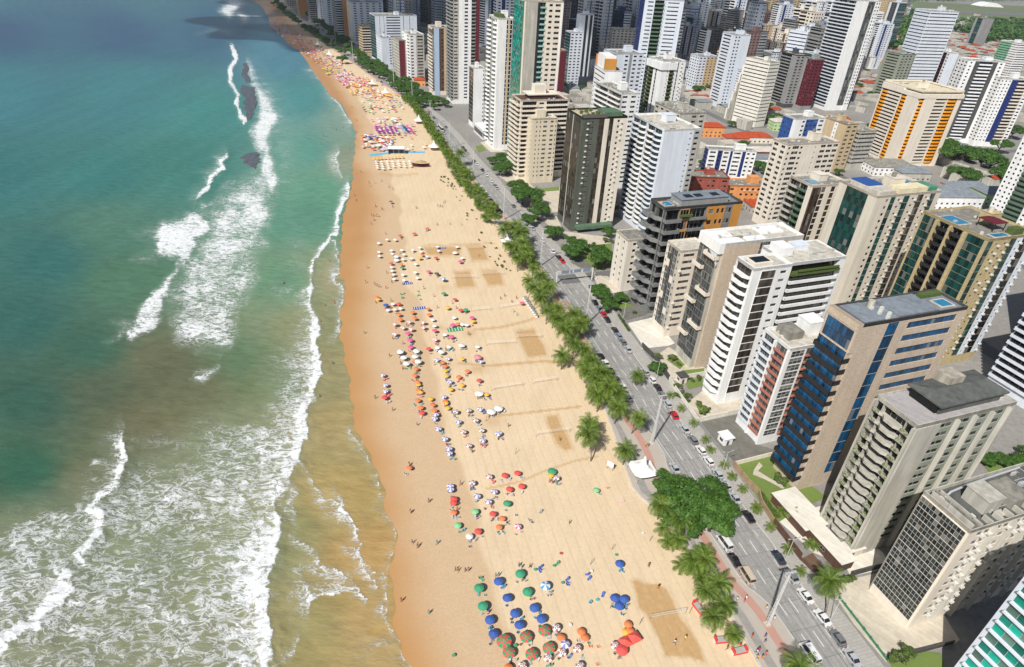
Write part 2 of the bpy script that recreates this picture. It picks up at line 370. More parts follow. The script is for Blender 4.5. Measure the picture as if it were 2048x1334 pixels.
for pts, wd, dn in (([(681, 434), (669, 476), (681, 490), (676, 545), (690, 579), (678, 624), (676, 676)], 3, .8), ([(713, 860), (727, 892), (747, 924), (761, 967), (766, 995), (763, 1013)], 2.6, .66), ([(770, 1023), (789, 1045), (789, 1080), (784, 1116), (780, 1144)], 2.6, .66),
                    ([(700, 1098), (724, 1119), (775, 1155), (784, 1201), (782, 1233), (789, 1254), (800, 1286), (807, 1318), (822, 1334)], 3.2, .74), ([(610, 935), (639, 977), (653, 999), (681, 1016), (703, 1045), (713, 1055), (722, 1102), (724, 1130), (731, 1140)], 4.5, .85),
                    ([(590, 1080), (607, 1087), (615, 1105), (639, 1130), (674, 1144), (706, 1176), (731, 1194)], 4, .8), ([(727, 1137), (749, 1162), (754, 1176)], 4, .7), ([(768, 1212), (774, 1230)], 6, .7), ([(617, 1165), (623, 1190), (617, 1212)], 10, .85), ([(623, 1198), (706, 1176)], 7, .7),
                    ([(600, 1270), (590, 1310), (560, 1334)], 6, .6), ([(657, 187), (681, 209), (688, 225), (704, 245)], 3.5, .8), ([(681, 301), (672, 319), (675, 335), (685, 353)], 4, .8), ([(619, 140), (651, 173), (673, 192)], 2.5, .7), ([(678, 995), (684, 1012), (676, 1030)], 6, .8), ([(740, 1280), (790, 1290)], 14, .45),
                    ([(598, 1020), (600, 1035)], 8, .7), ([(575, 975), (590, 985), (588, 1005)], 12, .75), ([(570, 1020), (596, 1025)], 12, .6)):
    fstroke(pts, wd * .8, wd * .6, dn * .92, 0, wd * 7, dn * .66)
FO = np.clip(FO * (1 + .35 * vnoise(PX0, PY0, 30, 9) + .25 * vnoise(PX0, PY0, 11, 10)), 0, 1)
th_ = SX * .25 + SY * .12
SZ = .04 + CR + .10 * np.sin(SX * .32 + .5 * np.sin(SY * .05)) * np.clip((XR[:, None] - SX) / 60, 0, 1)
SZ = SZ + FO * .12 * np.clip((XR[:, None] - SX) / 8, 0, 1)
t = NT('sea_water'); p = t.pos()
fo0 = t.attr('foam'); fo = t.math('ADD', fo0, t.math('MULTIPLY', t.math('SUBTRACT', t.noise(t.scale(p, (.25, .45, 1)), 1.0, 5, .7), .5), t.math('MULTIPLY', t.math('MULTIPLY', fo0, 1.6, True), .75))); wcn = t.attr('wcol', 'Color')
warp = t.n('VectorMath', operation='ADD'); t.l(t.scale(p, (.34, .62, 1), (0, 0, R(-12))), warp.inputs[0])
nw = t.n('TexNoise'); nw.inputs['Scale'].default_value = .12; nw.inputs['Detail'].default_value = 3; t.l(p, nw.inputs['Vector'])
sc = t.n('VectorMath', operation='SCALE'); sc.inputs['Scale'].default_value = 2.2; t.l(nw.outputs['Color'], sc.inputs[0]); t.l(sc.outputs[0], warp.inputs[1])
wv = warp.outputs[0]
def ridge(scale, det, rough=.6):
    a = t.noise(wv, scale, det, rough, .6); return t.math('SUBTRACT', 1.0, t.math('MULTIPLY', t.math('ABSOLUTE', t.math('SUBTRACT', a, .5)), 7.0))
r1 = ridge(.72, 6, .66); r2 = ridge(1.9, 4, .7)
big = t.noise(wv, .10, 3)
rr = t.math('MAXIMUM', r1, t.math('SUBTRACT', r2, .3))
lvl = t.math('ADD', t.math('MULTIPLY', rr, .62), t.math('MULTIPLY', big, .62))
thr = t.math('SUBTRACT', 1.06, t.math('MULTIPLY', fo, .78))
fm = t.math('MULTIPLY', t.math('SUBTRACT', lvl, thr), 2.8, True)
fine = t.noise(p, 3.0, 4, .7)
fm = t.math('MULTIPLY', fm, t.math('ADD', t.math('MULTIPLY', fine, 1.1), .45), True)
fm = t.math('MULTIPLY', fm, t.math('MULTIPLY', fo, 6.0, True))
wn = t.noise(t.scale(p, (.22, .5, 1), (0, 0, R(20))), .7, 6, .62)
wn2 = t.noise(t.scale(p, (.03, .012, 1)), 1.0, 4, .6)
wcv = t.mix(1.0, wcn, t.ramp(wn, [(.28, .80), (.72, 1.15)]), 'MULTIPLY')
wcv = t.mix(1.0, wcv, t.ramp(wn2, [(.3, .92), (.7, 1.07)]), 'MULTIPLY')
milky = t.mix(t.math('MULTIPLY', fo, .26), wcv, lin((176, 190, 176)))
fshade = t.ramp(t.noise(wv, 1.3, 5, .75), [(.3, .70), (.6, 1.0)])
t.col(t.mix(fm, milky, t.mix(1.0, (.80, .82, .82), fshade, 'MULTIPLY')))
t.l(t.math('ADD', t.math('MULTIPLY', fm, .6), .28), t.b.inputs['Roughness']); t.b.inputs['Specular IOR Level'].default_value = .12
hh = t.math('ADD', t.math('MULTIPLY', wn, 1.0), t.math('MULTIPLY', fm, .35))
t.bump(hh, .75, .55)
sea = sheet('water', SX, SY, SZ, t.m, (('foam', FO), ('wcol', WCOL))); tag(sea, kind='structure')

# ---- the beach
YB = np.concatenate([rows(62, 1700, 420), np.linspace(1760, 2600, 8)])
sb = np.linspace(-100, 4000, 2000); tb = SAND_E(sb); ex, ey = xy(sb, tb); o_ = np.argsort(ey)
XS = np.interp(YB, ey[o_], ex[o_]); XB0 = XW(YB) - 12
BU = np.linspace(0, 1, 260)
BX = XB0[:, None] + (XS + 2.5 - XB0)[:, None] * BU[None, :]; BY = np.repeat(YB[:, None], len(BU), 1)
QX, QY = to_px(BX, BY)
Dl = [(545, 0), (560, 30), (590, 66), (620, 100), (655, 140), (690, 195), (712, 230), (719, 268), (713, 310), (716, 330), (732, 345), (745, 380), (750, 420), (745, 470), (736, 520), (728, 600), (728, 700), (742, 800), (755, 860), (776, 920), (788, 1000), (800, 1060), (815, 1100), (828, 1150), (835, 1220), (850, 1290), (870, 1334), (900, 1400)]
dd = sorted((G(x, y).y, G(x, y).x) for x, y in Dl); DX = np.interp(BY, [a for a, b in dd], [b for a, b in dd])
Bl = [(600, 40), (680, 140), (730, 220), (760, 300), (775, 340), (795, 400), (806, 480), (800, 560), (842, 620), (856, 700), (862, 760), (882, 820), (905, 900), (925, 960), (958, 1090), (985, 1160), (1003, 1220), (1010, 1270), (1015, 1334), (1020, 1400)]
bb = sorted((G(x, y).y, G(x, y).x) for x, y in Bl); MX = np.interp(BY, [a for a, b in bb], [b for a, b in bb])
wob = 1.2 * np.sin(BY * .11) + .6 * np.sin(BY * .31 + 1)
WET = 1 - sstep(-9.0, 10.0, BX - DX - wob * .8)
DAMP = 1 - sstep(-.6, 2.2, BX - MX - wob)
TR = np.zeros(QX.shape)
zA = lambda pts: zoom(700, 400, 4.4475, pts); zB = lambda pts: zoom(740, 700, 3.994, pts); zC = lambda pts: zoom(900, 1034, 4.096, pts)
for poly in (zA([(640, 412), (1000, 405), (985, 500), (690, 500)]), zA([(1015, 390), (1180, 390), (1240, 530), (1230, 545), (1080, 545)]), zA([(910, 630), (1075, 620), (1130, 780), (945, 785)]), zA([(1150, 620), (1310, 612), (1350, 650), (1360, 690), (1380, 760), (1230, 770), (1180, 690)]),
             [(1028, 660), (1069, 656), (1078, 672), (1090, 690), (1096, 712), (1055, 717), (1046, 700)], zB([(1400, 520), (1500, 510), (1530, 590), (1580, 680), (1625, 790), (1560, 812), (1490, 760), (1450, 680), (1410, 590)]),
             zC([(1480, 520), (1530, 500), (1600, 540), (1700, 540), (1780, 580), (1850, 720), (1890, 820), (1960, 900), (2048, 1050), (2100, 1200), (1930, 1150), (1760, 1150), (1700, 1000), (1600, 800), (1540, 750), (1520, 640)])):
    d, _ = dline(QX, QY, poly + [poly[0]]); ins = inpoly(QX, QY, poly); TR = np.maximum(TR, np.where(ins, sstep(-1, 5, d), .4 * (1 - sstep(0, 4, d))))
for pts, wd, a in ((zA([(1100, 1155), (1350, 1130), (1560, 1080), (1700, 1030)]), 3.2, .8), (zA([(650, 400), (1010, 395), (1300, 380)]), 1.8, .6), (zB([(710, 105), (960, 125), (1200, 105), (1400, 88), (1540, 105)]), 3.6, .85), (zB([(1000, 525), (1100, 518), (1350, 490), (1680, 452)]), 3.0, .85), (zB([(930, 1108), (1200, 1052), (1400, 965), (1640, 885), (1820, 848)]), 2.8, .75),
                   ([(760, 348), (800, 351), (835, 347)], 3, .5), ([(862, 652), (905, 660), (940, 655)], 6, .4)):
    d, _ = dline(QX, QY, pts); TR = np.maximum(TR, a * (1 - sstep(wd * .4, wd, d)))
for cx, cy, r, a in ((940, 667, 12, .7), (888, 574, 11, .5), (955, 738, 16, .7), (985, 842, 20, .5), (1012, 688, 16, .3), (905, 728, 20, .35), (860, 680, 40, .15)):
    TR = np.maximum(TR, a * np.exp(-((QX - cx) / r) ** 2 - ((QY - cy) / (r * .6)) ** 2))
t = NT('beach_sand'); p = t.pos()
wet, damp, tr = t.attr('wet'), t.attr('damp'), t.attr('trodden')
n1 = t.noise(p, .05, 5, .6); n2 = t.noise(p, .9, 6, .7); n3 = t.noise(p, 3.5, 3, .7)
dry = t.mix(n1, lin((207, 183, 149)), lin((221, 200, 168)))
# grooves left by the sand cleaning machine: curved lines along the beach
rake = t.n('TexWave'); rake.wave_type = 'BANDS'; rake.bands_direction = 'X'; rake.inputs['Scale'].default_value = .115; rake.inputs['Distortion'].default_value = 1.6; rake.inputs['Detail'].default_value = 1.5; rake.inputs['Detail Scale'].default_value = .16
t.l(t.scale(p, (1, 1, 1), (0, 0, R(-15))), rake.inputs['Vector'])
gr = t.math('MULTIPLY', t.math('POWER', rake.outputs['Fac'], 8.0), t.math('SUBTRACT', 1.0, damp))
dry = t.mix(t.math('MULTIPLY', gr, .07), dry, lin((150, 118, 82)))
tracked = t.math('MULTIPLY', t.ramp(n2, [(.35, .92), (.6, 1.0)]), t.ramp(t.noise(t.scale(p, (1, .25, 1), (0, 0, R(-60))), .22, 5, .7), [(.35, .93), (.55, 1.0)]))
dry = t.mix(1.0, dry, tracked, 'MULTIPLY')
dampc = t.mix(t.noise(p, .35, 5, .7), lin((193, 165, 130)), lin((205, 179, 146)))
dampc = t.mix(1.0, dampc, t.ramp(t.noise(p, 1.6, 6, .75), [(.38, .86), (.6, 1.0)]), 'MULTIPLY')
c = t.mix(damp, dry, dampc)
wetc = t.mix(n1, lin((176, 128, 77)), lin((188, 146, 98)))
c = t.mix(wet, c, wetc)
trm = t.math('MULTIPLY', tr, t.ramp(t.noise(p, .8, 5, .7), [(.3, .7), (.5, 1.0)]), True)
c = t.mix(t.math('MULTIPLY', trm, .85), c, t.mix(n2, lin((164, 126, 78)), lin((190, 154, 104))))
t.col(c); t.l(t.math('SUBTRACT', .95, t.math('MULTIPLY', wet, .62)), t.b.inputs['Roughness']); t.b.inputs['Specular IOR Level'].default_value = .25
hgt = t.math('ADD', t.math('MULTIPLY', t.math('MULTIPLY', n2, t.math('SUBTRACT', 1.0, wet)), 1.0), t.math('MULTIPLY', gr, -.4)); t.bump(hgt, .5, .12)
beach = sheet('sand', BX, BY, np.zeros(BX.shape), t.m, (('wet', WET), ('damp', DAMP), ('trodden', TR))); tag(beach, kind='structure')

# ---- the ground under the town, out to the horizon
def ribbon(name, a, b, z, material, s0=-70, s1=2600, step=4, kind='structure', nt_=2):
    s = np.concatenate([np.arange(s0, min(600, s1), step), np.arange(600, s1, step * 4)]) if s1 > 600 else np.arange(s0, s1 + step, step)
    ta = a(s) if callable(a) else np.full(s.shape, a); tb_ = b(s) if callable(b) else np.full(s.shape, b)
    w_ = np.linspace(0, 1, nt_); T = ta[:, None] + (tb_ - ta)[:, None] * w_[None, :]; S = np.repeat(s[:, None], nt_, 1)
    X = S * US[0] + T * UT[0]; Y = S * US[1] + T * UT[1]
    o = sheet(name, X, Y, np.full(X.shape, z), material, (), False); tag(o, kind=kind); return o
t = NT('town_ground'); p = t.pos()
n1 = t.noise(p, .025, 5, .6); n2 = t.noise(p, .5, 6, .7)
c = t.mix(n1, (.20, .192, .18), (.33, .31, .28)); c = t.mix(1.0, c, t.ramp(n2, [(.3, .75), (.7, 1.1)]), 'MULTIPLY')
t.col(c); t.rough(.9)
ground_m = t.m
s_ = np.concatenate([np.arange(-120, 2600, 40), np.geomspace(2640, 42000, 40)])
te = SAND_E(s_) + 1
wv_ = np.concatenate([np.linspace(0, .03, 6), np.geomspace(.04, 1, 20)])
T = te[:, None] + 40000 * wv_[None, :]; S = np.repeat(s_[:, None], len(wv_), 1)
gnd = sheet('ground', S * US[0] + T * UT[0], S * US[1] + T * UT[1], np.full(S.shape, -.02), ground_m, (), False); tag(gnd, kind='structure')

# ---- avenue: concrete carriageway, painted lines, promenade, pavements
t = NT('road_concrete'); p = t.pos(); q = t.scale(p, (1, 1, 1), (0, 0, -UA))
n1 = t.noise(p, .12, 5, .65); n2 = t.noise(t.scale(q, (1.6, .05, 1)), 1.0, 4, .6)
c = t.mix(n1, (.27, .262, .25), (.36, .35, .33)); c = t.mix(1.0, c, t.ramp(n2, [(.35, .78), (.62, 1.08)]), 'MULTIPLY')
br = t.n('TexBrick'); br.offset = 0; br.inputs['Brick Width'].default_value = 3.45; br.inputs['Row Height'].default_value = 7.5; br.inputs['Mortar Size'].default_value = .05; br.inputs['Scale'].default_value = 1
br.inputs['Color1'].default_value = (1, 1, 1, 1); br.inputs['Color2'].default_value = (.93, .93, .93, 1); br.inputs['Mortar'].default_value = (.42, .42, .42, 1); t.l(q, br.inputs['Vector'])
pt_ = t.n('TexVoronoi'); pt_.inputs['Scale'].default_value = .06; t.l(q, pt_.inputs['Vector']); c = t.mix(1.0, c, t.ramp(pt_.outputs['Distance'], [(.12, .80), (.16, 1.0)]), 'MULTIPLY'); c = t.mix(1.0, c, t.ramp(t.noise(p, .9, 6, .75), [(.36, .82), (.55, 1.03)]), 'MULTIPLY')
c = t.mix(1.0, c, br.outputs[0], 'MULTIPLY'); t.col(c); t.rough(.85)
ribbon('road', KERB_L, KERB_R, .004, t.m)
t = NT('pavement_slabs'); p = t.pos(); n1 = t.noise(p, .3, 5, .65); br = t.n('TexBrick'); br.inputs['Scale'].default_value = 1; br.inputs['Brick Width'].default_value = 1.6; br.inputs['Row Height'].default_value = .8; br.inputs['Mortar Size'].default_value = .03
br.inputs['Color1'].default_value = (1, 1, 1, 1); br.inputs['Color2'].default_value = (.9, .9, .88, 1); br.inputs['Mortar'].default_value = (.6, .6, .6, 1); t.l(t.scale(p, (1, 1, 1), (0, 0, -UA)), br.inputs['Vector'])
t.col(t.mix(1.0, t.mix(n1, (.33, .315, .29), (.45, .43, .395)), br.outputs[0], 'MULTIPLY')); t.rough(.9); pav_m = t.m
t = NT('promenade_paving'); p = t.pos(); n1 = t.noise(p, .2, 5, .65)
t.col(t.mix(n1, (.37, .325, .28), (.46, .41, .35))); t.rough(.9); prom_m = t.m
t = NT('red_cycle_path'); p = t.pos(); n1 = t.noise(p, .4, 5, .65); t.col(t.mix(n1, (.40, .215, .165), (.49, .285, .225))); t.rough(.9); red_m = t.m
kerb_m = mat('kerb_stone', (.52, .50, .46), .85, .2, .6)
grey_m = mat('grey_paving', (.30, .285, .265), .9, .2, .5)
ribbon('promenade', lambda s: SAND_E(s) , lambda s: KERB_L(s) - .3, .13, prom_m, nt_=2)
wd_ = lambda s: KERB_L(s) - SAND_E(s)
ribbon('cycle_path', lambda s: KERB_L(s) - .46 * wd_(s), lambda s: KERB_L(s) - .46 * wd_(s) + 2.3 , .136, red_m, step=4)
ribbon('promenade_walk', lambda s: SAND_E(s) + .12 * wd_(s), lambda s: SAND_E(s) + .30 * wd_(s), .135, grey_m)
ribbon('pavement', lambda s: KERB_R(s) + .3, lambda s: KERB_R(s) + 5.2, .13, pav_m)
for nm, fn, d in (('kerb_line', KERB_L, -.3), ('kerb_line', KERB_R, 0)):
    mb = MB(); ss = np.concatenate([np.arange(-60, 500, 3), np.arange(500, 1200, 12)]); tt = fn(ss)
    for i in range(len(ss) - 1):
        P = [xy(ss[i], tt[i] + d), xy(ss[i], tt[i] + d + .3), xy(ss[i + 1], tt[i + 1] + d + .3), xy(ss[i + 1], tt[i + 1] + d)]
        mb.prism(P, 0, .145)
    o = mb.build('kerb', kerb_m); tag(o, kind='structure')
# the low wall between the promenade and the sand
mb = MB(); ss = np.arange(-60, 700, 5); tt = SAND_E(ss)
for i in range(len(ss) - 1):
    mb.prism([xy(ss[i], tt[i] - .45), xy(ss[i], tt[i]), xy(ss[i + 1], tt[i + 1]), xy(ss[i + 1], tt[i + 1] - .45)], 0, .42)
o = mb.build('beach_wall', kerb_m); tag(o, 'low pale wall dividing the sand from the promenade paving', 'wall')
# painted lane lines on the road
paint = mat('road_paint', (.78, .77, .73), .7, .25, 2.0)
def road_t(s, f): return KERB_R(s) * f + KERB_L(s) * (1 - f)
RR = KERB_R; mb = MB()
for off in (5.6, 9.0):
    s0 = -40.0
    while s0 < 620:
        s1 = s0 + 4.2
        a, b = xy(s0, RR(s0) - off), xy(s1, RR(s1) - off)
        dx, dy = UT * .09
        mb.quad([(a[0] - dx, a[1] - dy, .009), (a[0] + dx, a[1] + dy, .009), (b[0] + dx, b[1] + dy, .009), (b[0] - dx, b[1] - dy, .009)][::-1])
        s0 += 9.3
    # parking bays along the kerb
s0 = -40.0
while s0 < 420:
    a, b = xy(s0, RR(s0) - 2.35), xy(s0 + 2.4, RR(s0 + 2.4) - 2.35); dx, dy = UT * .07
    mb.quad([(a[0] - dx, a[1] - dy, .009), (a[0] + dx, a[1] + dy, .009), (b[0] + dx, b[1] + dy, .009), (b[0] - dx, b[1] - dy, .009)][::-1]); s0 += 5.2
for sa in np.arange(-40, 620, 6.0):
    for off in (12.4,):
        a, b = xy(sa, RR(sa) - off), xy(sa + 6, RR(sa + 6) - off); dx, dy = UT * .06
        if RR(sa) - off > KERB_L(sa) + .3:
            mb.quad([(a[0] - dx, a[1] - dy, .009), (a[0] + dx, a[1] + dy, .009), (b[0] + dx, b[1] + dy, .009), (b[0] - dx, b[1] - dy, .009)][::-1])
o = mb.build('lane_lines', paint); tag(o, kind='structure')
print('road widths', [(int(s), round(float(KERB_R(s) - KERB_L(s)), 1), round(float(wd_(s)), 1), round(float(KERB_R(s)), 1)) for s in range(50, 900, 60)])
# ================================================================ building kit
BA = 21.0
WHITE = wall_mat('white_render', (234, 234, 232), .13); CREAM = wall_mat('cream_render', (226, 216, 200), .13); BEIGE = wall_mat('beige_stone', (208, 191, 171), .12, .5)
GREYW = wall_mat('grey_render', (150, 150, 148), .2); DGREY = wall_mat('dark_grey_slabs', (86, 86, 86), .25, .6); COOL = wall_mat('cool_white_tile', (214, 220, 228), .12)
DARK = wall_mat('dark_cladding', (44, 42, 42), .2); TAN = wall_mat('tan_render', (198, 176, 140), .15); OCHRE = wall_mat('ochre_panels', (196, 138, 64), .12)
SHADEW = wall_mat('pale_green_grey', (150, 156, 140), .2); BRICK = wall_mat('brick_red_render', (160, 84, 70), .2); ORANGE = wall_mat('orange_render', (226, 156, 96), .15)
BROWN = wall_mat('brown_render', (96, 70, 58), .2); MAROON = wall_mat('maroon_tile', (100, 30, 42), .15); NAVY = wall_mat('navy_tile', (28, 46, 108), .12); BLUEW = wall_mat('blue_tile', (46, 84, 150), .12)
GREENT = wall_mat('green_tile', (90, 116, 92), .2); PLANTED = NT('planted_parapet'); PLANTED.col(PLANTED.mix(PLANTED.ramp(PLANTED.noise(PLANTED.pos(), 1.6, 4, .7), [(.47, 0.0), (.56, 1.0)]), (.36, .35, .31), (.13, .17, .03))); PLANTED = PLANTED.m; STONEG = wall_mat('green_granite', (98, 102, 92), .3, .8); PINKW = wall_mat('pink_render', (196, 156, 144), .15); YELL = wall_mat('orange_yellow_paint', (240, 158, 20), .08)
PWHITE = wall_mat('grey_white_concrete', (192, 188, 176), .28); RUST = wall_mat('terracotta_trim', (176, 112, 94), .15)
CONC = wall_mat('roof_concrete', (150, 146, 136), .4); CONCD = wall_mat('dark_roof_membrane', (100, 102, 98), .35); ROOFW = wall_mat('pale_roof_screed', (206, 200, 186), .3); ROOFM = wall_mat('metal_roof_sheet', (140, 148, 156), .25, .9, .5)
TILE = wall_mat('clay_roof_tile', (196, 84, 48), .3, .35)
GDARK = glass_mat('dark_glass', (20, 23, 28), .12, .3, .16); GGREEN = glass_mat('green_glass', (22, 74, 70), .1, .6, .12); GBLUE = glass_mat('blue_glass', (4, 76, 118), .08, .9, .06); GBROWN = glass_mat('bronze_glass', (70, 60, 48), .15, .5, .1)
GSMOKE = glass_mat('smoked_glass', (48, 54, 56), .1, .9, .16); GTEAL = glass_mat('teal_glass', (4, 150, 130), .06, .9, .3); GGREY = glass_mat('grey_glass', (84, 88, 88), .15, .8, .25); GBLK = glass_mat('black_glass', (16, 18, 22), .08, .3, .05); GNAVY = glass_mat('navy_glass', (20, 40, 84), .1, .5, .05)
FRW = mat('white_frame', (.42, .42, .41), .5); FRD = mat('dark_frame', (.05, .05, .05), .5); FRC = mat('cream_frame', (.55, .50, .40), .6); MET = mat('grey_metal', (.42, .43, .44), .45, .1, 2, .5); 
ACM = mat('air_conditioner_case', (.62, .61, .57), .6); POOLM = mat('pool_water', (.03, .21, .36), .06, .25, .8, .8); LEAFM0 = mat('planter_green', (.09, .13, .03), .8, .5, 2.5)

_wm = {}
def window_mesh(w, h, gm, fm, k=1, rows_=1, dep=.16, sill=False):
    key = (round(w, 2), round(h, 2), gm.name, fm.name, k, rows_, round(dep, 2), sill)
    if key in _wm: return _wm[key]
    mb = MB()
    cw = w / k; rh = h / rows_
    for i in range(k):
        for j in range(rows_):
            x0, z0 = -w / 2 + i * cw, -h / 2 + j * rh
            mb.quad([(x0, dep, z0), (x0 + cw, dep, z0), (x0 + cw, dep, z0 + rh), (x0, dep, z0 + rh)], 0)
    f = .028 if w < 3 else .035
    for i in range(k + 1):
        x = -w / 2 + i * cw; a = x - (0 if i == 0 else f); b = x + (0 if i == k else f)
        mb.box(a, b, dep - .06, dep - .005, -h / 2, h / 2, 1)
    for j in range(rows_ + 1):
        z = -h / 2 + j * rh; mb.box(-w / 2, w / 2, dep - .075, dep - .005, z - (0 if j == 0 else f), z + (0 if j == rows_ else f), 1)
    if sill: mb.box(-w / 2 - .1, w / 2 + .1, -.12, dep, -h / 2 - .1, -h / 2 + .01, 1)
    _wm[key] = mb.mesh('window', [gm, fm]); return _wm[key]
_bm = {}
OUTL = {'box': lambda w, d: [(0, 0), (0, d), (w, d), (w, 0)],
        'bay': lambda w, d: [(0, 0), (0, d * .35), (w * .22, d), (w * .78, d), (w, d * .35), (w, 0)],
        'curve': lambda w, d: [(0, 0)] + [(w * (.5 - .5 * math.cos(a)), .15 + d * math.sin(a) ** .8) for a in np.linspace(0.05, PI - .05, 9)] + [(w, 0)],
        'zig': lambda w, d: [(0, 0), (0, d * .5), (w * .16, d * .25), (w * .36, d), (w * .8, d), (w, d * .45), (w, 0)],
        'cut': lambda w, d: [(0, 0), (0, d), (w - d * 1.2, d), (w, 0)]}
def balcony_mesh(w, d, hp, pm, shape='box', rail=None, deck=None, back=0.0):
    key = (round(w, 2), d, hp, pm.name, shape, rail.name if rail else '', back)
    if key in _bm: return _bm[key]
    o = OUTL[shape](w, d); mb = MB()
    pts = [(x - w / 2, -y) for x, y in o]
    full = pts + ([(w / 2, back), (-w / 2, back)] if back else [])
    mb.prism(full[::-1], -.14, .1, 0)
    th = .11
    for (x0, y0), (x1, y1) in zip(pts[:-1], pts[1:]):
        L = math.hypot(x1 - x0, y1 - y0)
        if L < .05: continue
        nx, ny = (y1 - y0) / L * th, -(x1 - x0) / L * th
        mid = ((x0 + x1) / 2 + nx, (y0 + y1) / 2 + ny)
        sg = 1 if (mid[0] ** 2 * .0 + (mid[1] - back / 2) ** 2) < ((y0 + y1) / 2 - back / 2) ** 2 + 1e-6 else -1
        if abs(y1 - y0) > abs(x1 - x0): sg = 1 if abs(mid[0]) < abs((x0 + x1) / 2) else -1
        nx *= sg; ny *= sg
        q = [(x0, y0), (x1, y1), (x1 + nx, y1 + ny), (x0 + nx, y0 + ny)]
        if (q[1][0] - q[0][0]) * (q[2][1] - q[1][1]) - (q[1][1] - q[0][1]) * (q[2][0] - q[1][0]) < 0: q = q[::-1]
        if rail:
            mb.prism(q, .1, .28, 0); mb.prism([(a * .999, b * .999) for a, b in q], .28, hp, 1)
        else: mb.prism(q, .1, hp, 0)
    _bm[key] = mb.mesh('balcony', [pm] + ([rail] if rail else [])); return _bm[key]
_am = MB(); _am.box(-.45, .45, -.75, 0, -.3, .3); ACMESH = _am.mesh('air_conditioner', ACM)

